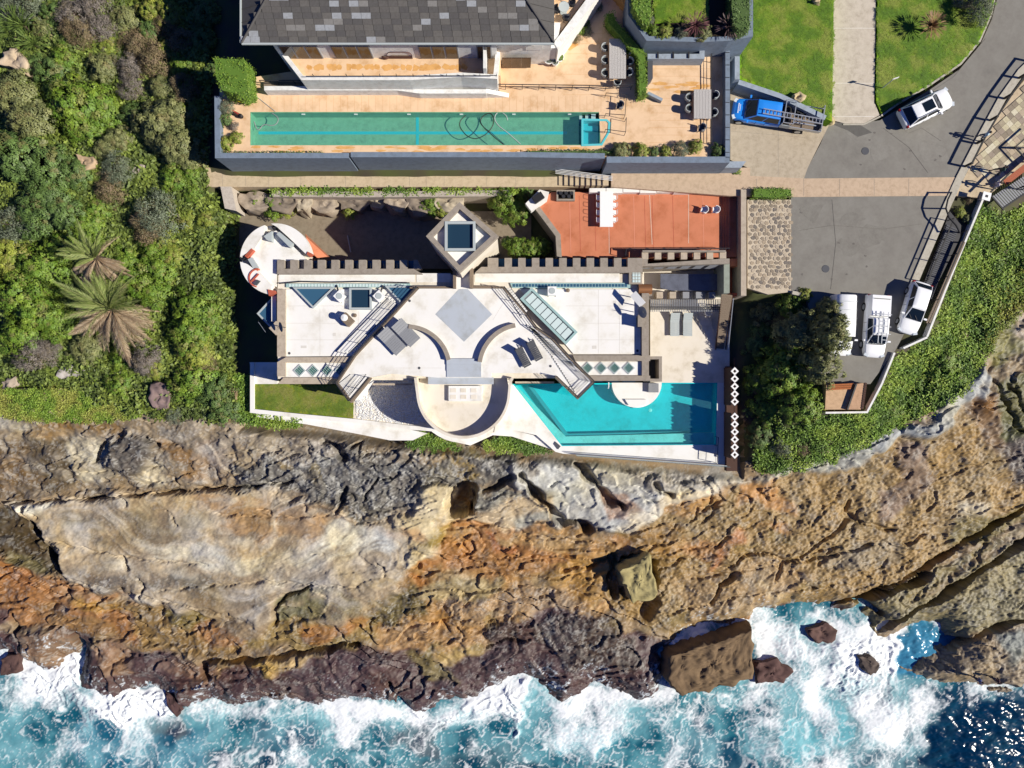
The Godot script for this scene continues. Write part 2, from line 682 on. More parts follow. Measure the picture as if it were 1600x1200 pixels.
func shoreline() -> void:
	var sea := PackedVector2Array()
	for p in [[-200, 1010], [-40, 1022], [0, 1030], [40, 1042], [62, 1052], [85, 1042], [104, 1024], [118, 1020], [116, 1060], [122, 1078], [150, 1088], [165, 1100], [180, 1110], [200, 1086], [232, 1076], [262, 1090], [285, 1108], [300, 1102], [330, 1092], [352, 1104], [378, 1108], [420, 1100], [450, 1102], [520, 1096], [575, 1100], [604, 1110], [625, 1106], [645, 1120], [665, 1113], [705, 1104], [745, 1090], [790, 1076], [822, 1060], [858, 1084], [880, 1106], [905, 1092], [930, 1068], [955, 1080], [985, 1096], [1020, 1092], [1036, 1076], [1042, 1020], [1060, 1000], [1100, 990], [1176, 978], [1188, 968], [1240, 958], [1300, 958], [1322, 975], [1345, 968], [1370, 978], [1382, 1000], [1400, 1004], [1440, 985], [1470, 984], [1492, 1000], [1490, 1012], [1450, 1030], [1408, 1050], [1440, 1056], [1480, 1068], [1530, 1070], [1560, 1078], [1582, 1086], [1600, 1080], [1640, 1070], [1800, 1075], [1800, 1400], [-200, 1400]]:
		sea.append(Vector2(p[0], p[1]))
	var inside := PackedByteArray()
	inside.resize(CW * CH)
	for j in CH:
		for i in CW:
			var p := Vector2(CU0 + (i + 0.5) * CS, CV0 + (j + 0.5) * CS)
			inside[j * CW + i] = 1 if p.y > 940.0 and Geometry2D.is_point_in_polygon(p, sea) else 0
	shore = sheet(999.0)
	for j in range(1, CH - 1):
		for i in range(1, CW - 1):
			var q := j * CW + i
			if inside[q] != inside[q + 1] or inside[q] != inside[q + CW] or inside[q] != inside[q - 1] or inside[q] != inside[q - CW]:
				shore[q] = 2.0
	for way in 2:
		for jj in range(1, CH - 1):
			var j := jj if way == 0 else CH - 1 - jj
			for ii in range(1, CW - 1):
				var i := ii if way == 0 else CW - 1 - ii
				var q := j * CW + i
				var o := 1 if way == 0 else -1
				var m := minf(minf(shore[q - o], shore[q - o * CW]) + 4.0, minf(shore[q - o * CW - 1], shore[q - o * CW + 1]) + 5.66)
				if m < shore[q]:
					shore[q] = m
	for q in CW * CH:
		if inside[q]:
			shore[q] = -shore[q]

func control() -> void:
	for k in ["r", "g", "b", "h", "honey", "swirl", "lichen", "smooth", "wr", "wg", "wb", "foam"]:
		ctl[k] = sheet()
	cracks.resize(KW * KH)
	shoreline()
	rock([-200, 390, 1900, 390, 1900, 1400, -200, 1400], 146, 118, 84, {"lichen": 0.25})
	rock([1500, 390, 1900, 390, 1900, 600, 1540, 620, 1500, 600], 150, 124, 88, {"lichen": 0.45, "honey": 0.3})
	rock([1540, 500, 1600, 440, 1640, 430, 1640, 500, 1560, 560, 1535, 580], 128, 116, 46, {"lichen": 0.3})
	rock([1570, 470, 1640, 440, 1640, 560, 1590, 580, 1570, 520], 176, 150, 122, {"lichen": 0.5})
	# upper ledges under the garden
	rock([-160, 640, 370, 640, 700, 690, 860, 735, 700, 770, 520, 770, 300, 756, -160, 790], 140, 118, 90, {"lichen": 0.5, "swirl": 0.35})
	rock([0, 690, 60, 700, 70, 770, 0, 785, -160, 785, -160, 690], 104, 80, 48)
	rock([60, 690, 110, 685, 120, 760, 80, 770, 55, 740], 92, 74, 46)
	rock([40, 660, 190, 665, 200, 690, 120, 680, 60, 690], 130, 96, 44)
	rock([110, 690, 150, 690, 190, 740, 150, 750, 110, 720], 184, 168, 140)
	rock([230, 690, 300, 700, 350, 730, 355, 755, 300, 745, 260, 710], 136, 96, 44)
	rock(blob(205, 710, 38, 28), 84, 74, 64, {"+h": 0.9, "lichen": 0.8})
	rock([215, 745, 250, 722, 262, 748, 230, 755], 206, 186, 150)
	rock(blob(30, 665, 40, 16), 168, 156, 140)
	rock(blob(15, 740, 26, 34), 118, 84, 34)
	rock([300, 690, 380, 682, 420, 700, 420, 735, 360, 740], 142, 120, 100, {"swirl": 0.6})
	# dark lichen band beneath the lawn
	rock([365, 740, 420, 700, 480, 705, 700, 705, 830, 720, 850, 740, 740, 765, 650, 768, 608, 808, 560, 820, 520, 806, 480, 768, 380, 770], 104, 98, 92, {"lichen": 1.0, "+h": 0.5, "swirl": 0.1})
	rock(blob(650, 716, 60, 12), 150, 128, 102)
	rock([675, 700, 700, 700, 735, 735, 735, 752, 715, 750, 700, 722], 140, 112, 46)
	rock(blob(745, 706, 16, 8), 146, 128, 78)
	rock(blob(442, 722, 12, 12), 132, 104, 44)
	rock(blob(500, 730, 16, 12), 134, 112, 62)
	rock([370, 670, 520, 690, 560, 715, 470, 720, 400, 705], 150, 132, 112, {"swirl": 0.4})
	# the great pale slab
	rock([30, 790, 160, 775, 300, 766, 420, 768, 520, 784, 560, 822, 610, 815, 652, 766, 720, 762, 716, 790, 690, 850, 640, 900, 610, 940, 560, 970, 440, 975, 320, 960, 250, 945, 150, 915, 100, 890, 60, 840], 184, 158, 124, {"swirl": 1.0, "+h": 0.7, "lichen": 0.15})
	rock([20, 788, 90, 780, 60, 806, 40, 800], 216, 206, 190)
	rock([90, 800, 260, 800, 330, 830, 210, 850, 110, 840], 148, 130, 104, {"swirl": 1.0})
	rock([300, 770, 520, 790, 560, 830, 420, 840, 330, 820], 176, 136, 92, {"swirl": 0.9})
	rock([210, 850, 320, 842, 400, 870, 560, 830, 600, 850, 560, 890, 460, 900, 330, 890], 200, 184, 158, {"swirl": 1.0})
	rock([130, 880, 200, 900, 190, 930, 150, 915], 120, 102, 84, {"lichen": 0.8})
	rock([210, 895, 280, 905, 330, 900, 320, 925, 250, 918], 126, 112, 92, {"lichen": 0.6})
	rock([400, 880, 560, 870, 620, 880, 590, 920, 500, 925, 430, 910], 178, 158, 134, {"swirl": 0.7})
	rock([300, 920, 420, 925, 430, 950, 330, 950], 148, 128, 104)
	rock([520, 810, 590, 830, 620, 860, 560, 870, 500, 845], 214, 204, 188, {"swirl": 0.9})
	rock([652, 766, 716, 764, 714, 786, 690, 812, 680, 850, 645, 895, 622, 880, 640, 830, 612, 822, 640, 790], 212, 190, 152, {"swirl": 0.25, "smooth": 1.0, "+h": 0.5})
	rock([434, 975, 432, 955, 445, 930, 490, 914, 512, 960, 470, 980], 116, 108, 74, {"swirl": 0.2, "+h": -0.5})
	rock([512, 960, 490, 914, 560, 925, 560, 965], 158, 142, 110)
	# dark notch at far left
	rock([-160, 800, 20, 795, 60, 830, 100, 895, 60, 898, 20, 870, -160, 850], 78, 62, 36, {"+h": -0.8})
	rock([10, 860, 60, 870, 70, 898, 30, 890], 112, 100, 62)
	# orange and ochre shelves, left
	rock([-160, 850, 0, 868, 50, 900, 110, 905, 190, 935, 250, 960, 300, 990, 330, 1020, 240, 1010, 190, 995, 120, 985, 40, 975, 0, 955, -160, 940], 160, 106, 52, {"+h": -0.2, "lichen": 0.3})
	rock([0, 880, 40, 900, 45, 930, 10, 925], 152, 96, 46)
	rock([120, 925, 190, 940, 200, 965, 150, 955], 176, 126, 40)
	rock([40, 950, 140, 960, 200, 1000, 100, 985], 150, 108, 58)
	rock([190, 945, 260, 950, 340, 985, 400, 1005, 360, 1025, 280, 1018, 230, 1005], 148, 112, 56, {"lichen": 0.4})
	rock([250, 952, 310, 950, 330, 970, 290, 990, 260, 975], 120, 98, 40)
	rock([300, 985, 330, 975, 420, 1000, 330, 1010], 158, 108, 58)
	rock([430, 975, 560, 970, 620, 980, 560, 1010, 440, 1010, 390, 1000], 150, 120, 62, {"lichen": 0.3})
	rock([470, 985, 560, 965, 590, 975, 500, 1002], 166, 108, 40)
	rock([330, 1036, 400, 1030, 480, 1018, 560, 1010, 640, 1015, 600, 1040, 520, 1050, 440, 1062, 350, 1066], 186, 150, 92, {"+h": 0.35, "lichen": 0.2})
	rock([400, 1030, 440, 1030, 440, 1060, 400, 1058], 178, 142, 60)
	# ochre heart of the shelf
	rock([716, 780, 800, 810, 900, 830, 960, 850, 955, 960, 880, 975, 800, 970, 700, 995, 600, 1005, 590, 975, 640, 900, 690, 850], 168, 122, 60, {"lichen": 0.15, "+h": -0.1})
	rock([700, 790, 740, 800, 740, 815, 700, 815], 206, 178, 130)
	rock([690, 820, 735, 820, 730, 842, 690, 846, 650, 838], 142, 116, 26, {"+h": -0.25})
	rock([720, 815, 860, 830, 900, 850, 860, 890, 760, 880, 700, 890, 690, 860], 172, 114, 52)
	rock([745, 835, 800, 845, 820, 860, 760, 860], 178, 104, 46)
	rock([660, 870, 700, 860, 680, 890, 670, 900], 178, 116, 48)
	rock([650, 905, 690, 920, 650, 930], 186, 116, 34)
	rock([580, 930, 640, 920, 660, 960, 620, 985, 570, 975], 112, 92, 42, {"lichen": 0.6})
	rock([640, 930, 720, 900, 800, 900, 720, 940, 660, 950], 172, 146, 96)
	rock([700, 940, 800, 910, 900, 930, 940, 960, 860, 970, 760, 965, 700, 980], 168, 132, 92, {"lichen": 0.5})
	rock([880, 870, 960, 880, 950, 940, 890, 930, 850, 900], 176, 128, 52)
	rock([740, 860, 850, 870, 880, 890, 800, 905, 740, 890], 168, 116, 58)
	rock([600, 975, 760, 975, 800, 985, 740, 1010, 640, 1020, 600, 1010], 176, 132, 80)
	rock([690, 1010, 740, 1000, 780, 1040, 760, 1060, 720, 1040], 172, 140, 78)
	# pale grey rocks right of centre
	rock([800, 725, 950, 725, 1060, 750, 1180, 745, 1080, 790, 1000, 815, 960, 835, 920, 832, 880, 820, 850, 790, 810, 770], 184, 176, 166, {"+h": 0.8, "lichen": 0.35, "smooth": 0.6})
	rock([830, 740, 870, 725, 900, 760, 880, 800, 850, 790], 192, 188, 184, {"smooth": 1.0})
	rock([745, 770, 830, 755, 850, 770, 800, 785, 750, 790], 132, 122, 104, {"lichen": 0.8})
	rock([745, 800, 800, 775, 850, 772, 878, 800, 860, 815, 780, 825, 740, 815], 196, 164, 120, {"smooth": 0.9})
	rock([790, 810, 860, 800, 868, 820, 800, 830], 176, 164, 142)
	rock([940, 770, 990, 780, 1000, 800, 950, 810], 176, 136, 108)
	rock([960, 720, 1130, 735, 1100, 760, 1010, 765], 162, 150, 138, {"lichen": 0.8})
	rock([990, 790, 1080, 765, 1150, 752, 1150, 758, 1060, 790, 980, 830, 960, 832], 208, 188, 160, {"smooth": 0.8})
	rock([780, 830, 860, 835, 930, 840, 960, 850, 920, 870, 820, 850, 760, 845], 176, 136, 82)
	rock([885, 720, 915, 725, 905, 760, 890, 745], 150, 138, 118)
	# honeycombed shelf
	rock([960, 850, 1010, 820, 1100, 785, 1180, 750, 1330, 705, 1480, 640, 1620, 600, 1900, 560, 1900, 800, 1600, 800, 1480, 870, 1390, 920, 1320, 950, 1180, 972, 1050, 1000, 1000, 970, 960, 960], 158, 124, 70, {"honey": 1.0, "lichen": 0.3})
	rock([955, 838, 1020, 820, 1060, 830, 1050, 870, 1030, 850, 970, 860], 158, 116, 54, {"honey": 0.2})
	rock([1040, 800, 1140, 765, 1140, 785, 1060, 815], 172, 124, 60, {"honey": 0.25})
	rock([1160, 755, 1210, 745, 1235, 790, 1240, 810, 1220, 800, 1190, 780, 1160, 785], 184, 128, 62, {"honey": 0.15})
	rock([1130, 830, 1150, 815, 1160, 830, 1140, 860, 1120, 890, 1115, 870], 180, 116, 62, {"honey": 0.2})
	rock([1060, 900, 1180, 870, 1280, 900, 1180, 965, 1070, 985], 170, 134, 86, {"honey": 0.6})
	rock([1180, 745, 1240, 728, 1320, 690, 1400, 670, 1470, 630, 1510, 590, 1520, 575, 1525, 600, 1490, 660, 1400, 690, 1330, 725, 1250, 745], 172, 168, 160, {"honey": 0.0, "lichen": 0.5, "smooth": 0.5, "+h": 0.6})
	rock([1500, 640, 1560, 600, 1620, 560, 1700, 560, 1700, 640, 1560, 700, 1520, 690], 136, 104, 70, {"honey": 0.2})
	rock([1508, 620, 1535, 615, 1530, 640, 1515, 650], 138, 92, 32, {"honey": 0})
	rock([1540, 600, 1600, 580, 1600, 680, 1570, 690, 1550, 650], 92, 88, 40, {"honey": 0.2})
	rock([1560, 690, 1620, 660, 1620, 760, 1580, 760, 1555, 740], 104, 88, 78, {"honey": 0.3, "lichen": 0.6})
	rock([1400, 700, 1440, 690, 1450, 750, 1400, 810, 1380, 800], 140, 112, 90, {"honey": 0.3})
	rock([1500, 790, 1550, 780, 1520, 810, 1495, 805], 196, 174, 140, {"honey": 0.1})
	rock([1480, 810, 1560, 800, 1600, 780, 1620, 800, 1540, 850, 1480, 850], 132, 110, 52, {"honey": 0.3})
	rock([1280, 870, 1400, 830, 1420, 860, 1340, 900], 150, 126, 92, {"honey": 0.8})
	rock([1380, 985, 1420, 950, 1500, 900, 1600, 840, 1900, 800, 1900, 950, 1600, 970, 1540, 985, 1500, 1010, 1480, 985], 138, 122, 82, {"honey": 0.9, "lichen": 0.3, "+h": 0.25})
	rock([1330, 945, 1400, 915, 1500, 870, 1600, 830, 1500, 890, 1420, 950, 1390, 985, 1370, 975], 134, 116, 72, {"honey": 0.9})
	rock([1410, 1050, 1500, 1020, 1600, 975, 1900, 950, 1900, 1090, 1600, 1090, 1480, 1070], 146, 124, 96, {"honey": 0.8, "+h": 0.4})
	rock([1545, 990, 1600, 980, 1620, 1010, 1560, 1030], 122, 122, 112, {"honey": 0.4})
	# wet maroon weed along the water
	rock([-160, 985, 20, 990, 60, 1000, 110, 985, 130, 990, 150, 1010, 200, 1014, 235, 1010, 330, 1040, 450, 1038, 520, 1012, 600, 1008, 650, 1016, 700, 1030, 760, 1012, 800, 986, 840, 945, 950, 970, 1010, 1000, 1046, 1010, 1040, 1200, -160, 1200], 80, 53, 54, {"lichen": 0.25, "swirl": 0.1, "+h": -0.3, "honey": 0.0})
	rock([30, 990, 110, 985, 118, 1020, 70, 1045, 40, 1020], 132, 98, 72, {"+h": 0.5, "lichen": 0.5})
	rock([-160, 950, 5, 950, 25, 970, 0, 985, -160, 985], 96, 64, 56)
	rock([150, 1005, 200, 1000, 220, 1040, 170, 1050], 142, 106, 80)
	rock([230, 1035, 330, 1030, 335, 1062, 260, 1050], 118, 86, 70)
	rock([640, 1025, 680, 1010, 720, 1050, 690, 1060], 128, 108, 58)
	rock([755, 975, 800, 970, 830, 1000, 760, 1010], 78, 58, 54, {"+h": 0.4})
	rock([840, 965, 940, 965, 990, 1000, 1000, 1040, 900, 1040, 850, 1010], 76, 58, 54, {"+h": 0.3, "lichen": 0.6})
	rock([1180, 965, 1300, 945, 1330, 960, 1300, 985, 1180, 985], 86, 62, 58, {"honey": 0.0, "+h": -0.3})
	# rifts and cracks
	crack([-20, 786, 100, 781, 190, 774, 300, 765, 380, 760, 460, 752], 2.6, 0.9)
	crack([38, 796, 52, 826, 72, 860, 100, 896], 6.0, 1.8)
	crack([430, 978, 432, 952, 446, 930, 492, 913], 3.2, 0.9)
	crack([195, 866, 206, 890], 3.0, 0.6)
	crack([222, 900, 230, 918, 222, 934], 2.0, 0.5)
	crack([318, 1030, 400, 1028, 480, 1016, 560, 1004], 5.0, 1.2)
	crack([320, 1032, 332, 1056], 7.0, 1.2)
	crack([150, 720, 158, 700, 166, 690], 6.0, 1.2)
	crack([232, 684, 246, 694], 5.0, 1.0)
	crack([505, 690, 530, 700, 540, 716], 8.0, 1.2)
	crack([552, 700, 566, 690, 560, 710], 3.0, 0.8)
	crack([532, 780, 545, 760, 530, 800], 4.0, 0.9)
	crack([570, 786, 576, 770, 590, 745, 612, 748], 3.0, 0.9)
	for k in 5:
		crack([706 + k * 8, 764 - k, 708 + k * 7, 802], 10.0, 3.4)
	crack([754, 770, 800, 745, 780, 752], 6.0, 1.3)
	crack([815, 740, 828, 760, 850, 784, 868, 802, 880, 818, 905, 812, 920, 828], 9.0, 2.0)
	crack([900, 724, 930, 752, 945, 775, 975, 793], 9.0, 1.7)
	crack([1022, 756, 1036, 768, 1050, 775], 6.0, 1.0)
	for k in 5:
		crack([958 + k * 16, 872 + k * 2, 962 + k * 14, 925 - k * 3], 14.0, 1.6)
	crack([962, 880, 950, 905, 955, 920], 8.0, 1.4)
	crack([1020, 940, 1010, 958], 12.0, 1.4)
	crack([1110, 945, 1125, 915, 1150, 895], 5.0, 0.7)
	crack([1130, 890, 1160, 870, 1190, 862, 1240, 880, 1300, 868, 1360, 850], 3.0, 0.5)
	crack([1210, 905, 1225, 880, 1260, 870], 2.5, 0.4)
	crack([1325, 780, 1320, 800, 1340, 815], 4.0, 0.5)
	crack([1250, 870, 1300, 835, 1325, 810, 1400, 830], 4.0, 0.5)
	crack([1300, 952, 1340, 935, 1400, 912, 1440, 890, 1500, 850, 1560, 815, 1640, 770], 5.5, 2.4)
	crack([1340, 940, 1400, 922, 1450, 900], 7.0, 2.4)
	crack([1386, 988, 1420, 962, 1480, 925, 1530, 888, 1600, 842, 1660, 810], 6.5, 2.6)
	crack([1330, 970, 1360, 950, 1385, 960], 8.0, 2.0)
	crack([1490, 1012, 1530, 992, 1560, 978, 1640, 955], 6.0, 2.2)
	crack([1540, 595, 1560, 630, 1580, 670, 1600, 680], 3.5, 0.8)
	crack([1560, 600, 1575, 615, 1585, 640], 3.0, 0.7)
	crack([1540, 1072, 1570, 1066, 1590, 1080], 6.0, 1.0)
	crack([20, 960, 28, 1000, 30, 1040], 5.0, 1.0)
	crack([112, 990, 122, 1020, 118, 1060], 7.0, 1.3)
	crack([195, 965, 230, 1000, 215, 985], 3.0, 0.5)
	crack([760, 1010, 790, 1000, 830, 1000], 3.0, 0.6)
	crack([880, 890, 920, 885, 950, 876], 4.0, 0.6)
	crack([610, 1060, 630, 1100, 645, 1118], 6.0, 1.0)
	crack([255, 1085, 280, 1110], 8.0, 1.2)
	for q in [[60, 838, 200, 868, 330, 880], [330, 800, 470, 806, 620, 796], [250, 920, 420, 905, 560, 915], [120, 905, 260, 935, 360, 958], [640, 860, 760, 872, 900, 868], [700, 930, 820, 915, 940, 930], [600, 985, 700, 968, 800, 972], [0, 900, 110, 935, 230, 975], [380, 700, 500, 712, 620, 706], [1080, 905, 1230, 880, 1330, 842], [1040, 960, 1160, 930, 1300, 915], [1430, 760, 1500, 730, 1600, 705], [740, 815, 850, 838, 960, 850], [20, 720, 130, 738, 260, 728]]:
		crack(q, 2.8, 0.26)
	for k in 46:
		var u := rng.randf_range(0.0, 860.0)
		var v := rng.randf_range(680.0, 1000.0)
		var a := rng.randf_range(-0.5, 0.9)
		crack([u, v, u + cos(a) * 14.0, v + sin(a) * 14.0, u + cos(a + 0.5) * 30.0, v + sin(a + 0.5) * 26.0], rng.randf_range(1.4, 2.4), rng.randf_range(0.15, 0.5))
	for k in 40:
		var u := rng.randf_range(900.0, 1600.0)
		var v := rng.randf_range(760.0, 960.0)
		var a := rng.randf_range(-0.9, 0.2)
		crack([u, v, u + cos(a) * 18.0, v + sin(a) * 18.0, u + cos(a - 0.4) * 38.0, v + sin(a - 0.4) * 38.0], rng.randf_range(1.4, 2.6), rng.randf_range(0.15, 0.4))
	for k in 60:
		var u := rng.randf_range(0.0, 900.0)
		var v := rng.randf_range(670.0, 760.0)
		rock(blob(u, v, rng.randf_range(6, 18), rng.randf_range(4, 10)), 128, 112, 94, {"+h": rng.randf_range(-0.5, 0.6), "lichen": rng.randf()}, 0.5)
	for k in 50:
		var c: Array = [[178, 112, 44], [132, 108, 50], [196, 164, 112], [120, 96, 66], [190, 132, 60]][k % 5]
		rock(blob(rng.randf_range(560, 1300), rng.randf_range(820, 985), rng.randf_range(8, 26), rng.randf_range(4, 12)), c[0], c[1], c[2], {}, 0.55)
	for k in 60:
		var c: Array = [[214, 200, 176], [150, 124, 92], [200, 168, 124], [128, 116, 100], [196, 188, 174]][k % 5]
		rock(blob(rng.randf_range(100, 640), rng.randf_range(780, 950), rng.randf_range(10, 34), rng.randf_range(3, 9)), c[0], c[1], c[2], {}, 0.5)
	# water: colour of the water body, one inlet tinted for its shade, and how much foam lies on it
	var sea_col := func(list: Array, r: float, g: float, b: float, w := 1.0):
		var c := lin(r, g, b)
		paint(list, {"wr": c.r, "wg": c.g, "wb": c.b}, w)
	sea_col.call([-200, 500, 1900, 500, 1900, 1400, -200, 1400], 24, 106, 122)
	sea_col.call([1330, 1070, 1900, 1060, 1900, 1400, 1200, 1400, 1260, 1180], 10, 46, 74)
	sea_col.call([200, 1140, 330, 1130, 330, 1220, 180, 1220], 20, 96, 124)
	sea_col.call([110, 1120, 150, 1110, 200, 1140, 180, 1200, 120, 1200], 22, 104, 132)
	sea_col.call([0, 1060, 60, 1065, 60, 1110, 0, 1100], 60, 74, 88)
	sea_col.call([240, 1100, 290, 1110, 280, 1160, 245, 1150], 66, 52, 62)
	sea_col.call([590, 1140, 700, 1130, 690, 1175, 610, 1170], 70, 66, 76)
	sea_col.call([400, 1130, 500, 1130, 500, 1200, 400, 1200], 12, 76, 102)
	sea_col.call([660, 1180, 820, 1150, 860, 1220, 640, 1220], 14, 62, 80)
	sea_col.call([1040, 1130, 1160, 1150, 1170, 1220, 1060, 1220], 12, 70, 96)
	sea_col.call([860, 1140, 960, 1120, 960, 1180, 870, 1180], 60, 156, 172)
	sea_col.call([330, 1180, 420, 1170, 430, 1220, 330, 1220], 12, 50, 76)
	sea_col.call([1380, 980, 1500, 980, 1500, 1050, 1400, 1055], 66, 134, 168)  # blue of the shaded inlet, painted into the water colour
	sea_col.call([1200, 1130, 1320, 1100, 1330, 1160, 1220, 1180], 60, 156, 170)
	var foam := func(list: Array, f: float, w := 1.0):
		paint(list, {"foam": f}, w)
	foam.call([-200, 500, 1900, 500, 1900, 1400, -200, 1400], 0.42)
	foam.call([-200, 1010, 120, 1010, 200, 1080, 330, 1085, 640, 1110, 800, 1050, 1040, 1080, 1040, 1120, 900, 1125, 780, 1135, 660, 1150, 560, 1140, 380, 1125, 300, 1130, 150, 1120, -200, 1090], 0.72)
	foam.call([40, 1040, 100, 1040, 110, 1080, 70, 1090], 1.0)
	foam.call([90, 1015, 120, 1020, 118, 1070, 95, 1070], 1.05)
	foam.call([70, 1070, 160, 1095, 190, 1130, 140, 1135, 90, 1110], 0.95)
	foam.call([185, 1080, 250, 1075, 270, 1100, 245, 1130, 200, 1140, 150, 1130], 1.05)
	foam.call([200, 1120, 245, 1120, 245, 1200, 190, 1200], 0.8)
	foam.call([290, 1100, 440, 1100, 430, 1125, 320, 1130], 0.85)
	foam.call([500, 1095, 600, 1100, 600, 1135, 540, 1180, 500, 1130], 0.85)
	foam.call([540, 1120, 640, 1120, 700, 1125, 640, 1180, 560, 1200], 0.6)
	foam.call([640, 1118, 720, 1100, 800, 1062, 830, 1066, 840, 1120, 740, 1130, 660, 1140], 0.95)
	foam.call([780, 1070, 830, 1060, 850, 1130, 800, 1150], 1.05)
	foam.call([920, 1080, 1000, 1090, 1000, 1140, 930, 1180, 880, 1130], 0.85)
	foam.call([830, 1110, 920, 1110, 940, 1200, 830, 1200], 0.62)
	foam.call([1180, 970, 1400, 960, 1420, 1060, 1460, 1090, 1460, 1180, 1340, 1220, 1180, 1220, 1060, 1110, 1180, 1080], 0.78)
	foam.call([1190, 985, 1240, 970, 1260, 1020, 1220, 1020], 0.9)
	foam.call([1290, 1000, 1400, 985, 1400, 1060, 1320, 1080, 1280, 1060], 0.98)
	foam.call([1330, 1060, 1420, 1065, 1420, 1110, 1340, 1110], 0.92)
	foam.call([1360, 1150, 1420, 1120, 1400, 1180, 1350, 1200], 0.8)
	foam.call([1046, 1004, 1150, 985, 1175, 985, 1050, 1035], 1.05)
	foam.call([1020, 1110, 1180, 1100, 1180, 1220, 1030, 1220], 0.5)
	foam.call([1396, 985, 1510, 975, 1510, 1045, 1405, 1055], 0.02)
	foam.call([1470, 1090, 1900, 1090, 1900, 1400, 1440, 1400, 1450, 1180], 0.04)
	foam.call([1440, 1060, 1600, 1085, 1600, 1100, 1460, 1090], 0.35)
	foam.call([-200, 1130, 190, 1140, 190, 1230, -200, 1230], 0.52)
	foam.call([250, 1130, 500, 1130, 500, 1230, 250, 1230], 0.52)
	foam.call([-200, 1210, 1900, 1210, 1900, 1400, -200, 1400], 0.4, 0.5)
	for k in ["r", "g", "b"]:
		ctl[k] = blur(ctl[k], 1)
	for k in ["h"]:
		ctl[k] = blur(ctl[k], 2)
	for k in ["honey", "swirl", "lichen", "smooth", "wr", "wg", "wb"]:
		ctl[k] = blur(ctl[k], 3)
	ctl.foam = blur(ctl.foam, 4)

func fnoise(seed_: int, freq: float, oct := 3, type := FastNoiseLite.TYPE_SIMPLEX, gain := 0.5) -> FastNoiseLite:
	var f := FastNoiseLite.new()
	f.seed = seed_
	f.noise_type = type
	f.frequency = freq
	f.fractal_octaves = oct
	f.fractal_gain = gain
	if oct == 1:
		f.fractal_type = FastNoiseLite.FRACTAL_NONE
	return f

func base_height(u: float, v: float) -> float:
	var h := nominal(minf(v, 1000.0)) + 0.1
	if u > 1180.0:
		h += 1.0 * smoothstep(1180.0, 1500.0, u) * smoothstep(900.0, 640.0, v)
	var d := look(shore, u, v)
	if d < 46.0:
		h = lerpf(SEA_Y - 0.1 + d * 0.035, h, smoothstep(4.0, 46.0, d))
	if d < 0.0:
		h = SEA_Y - 0.15 + maxf(d, -30.0) * 0.05
	return h

func surface_mesh(x0: float, z0: float, nx: int, nz: int, st: float, ys: PackedFloat32Array, cs: PackedColorArray, rough_if: PackedByteArray = PackedByteArray()) -> ArrayMesh:
	var vs := PackedVector3Array()
	var ns := PackedVector3Array()
	vs.resize(nx * nz)
	ns.resize(nx * nz)
	for j in nz:
		for i in nx:
			var q := j * nx + i
			vs[q] = Vector3(i * st, ys[q], j * st)
			var hx := ys[q - 1 if i > 0 else q] - ys[q + 1 if i < nx - 1 else q]
			var hz := ys[q - nx if j > 0 else q] - ys[q + nx if j < nz - 1 else q]
			ns[q] = Vector3(hx, 2.0 * st, hz).normalized()
	var ids := [PackedInt32Array(), PackedInt32Array()]
	for e in (2 if rough_if.size() else 1):
		var id: PackedInt32Array = ids[e]
		id.resize((nx - 1) * (nz - 1) * 6)
		var w := 0
		for j in nz - 1:
			for i in nx - 1:
				var q := j * nx + i
				if rough_if.size() and rough_if[q] != e:
					continue
				id[w] = q; id[w + 1] = q + 1; id[w + 2] = q + nx
				id[w + 3] = q + 1; id[w + 4] = q + nx + 1; id[w + 5] = q + nx
				w += 6
		id.resize(w)
		ids[e] = id
	var arr := []
	arr.resize(Mesh.ARRAY_MAX)
	arr[Mesh.ARRAY_VERTEX] = vs
	arr[Mesh.ARRAY_NORMAL] = ns
	arr[Mesh.ARRAY_COLOR] = cs
	var m := ArrayMesh.new()
	for e in 2:
		if ids[e].size():
			arr[Mesh.ARRAY_INDEX] = ids[e]
			m.add_surface_from_arrays(Mesh.PRIMITIVE_TRIANGLES, arr)
	return m

func build_rock() -> void:
	control()
	rock_patch("rock_shelf", -57.0, 0.4, 116.0, 32.9, 0.105)
	rock_main = [rock_y, rock_dim]
	rock_patch("rock_outcrop", 36.0, -13.0, 23.0, 15.4, 0.12)
	rock_side = [rock_y, rock_dim]
	rock_y = rock_main[0]
	rock_dim = rock_main[1]

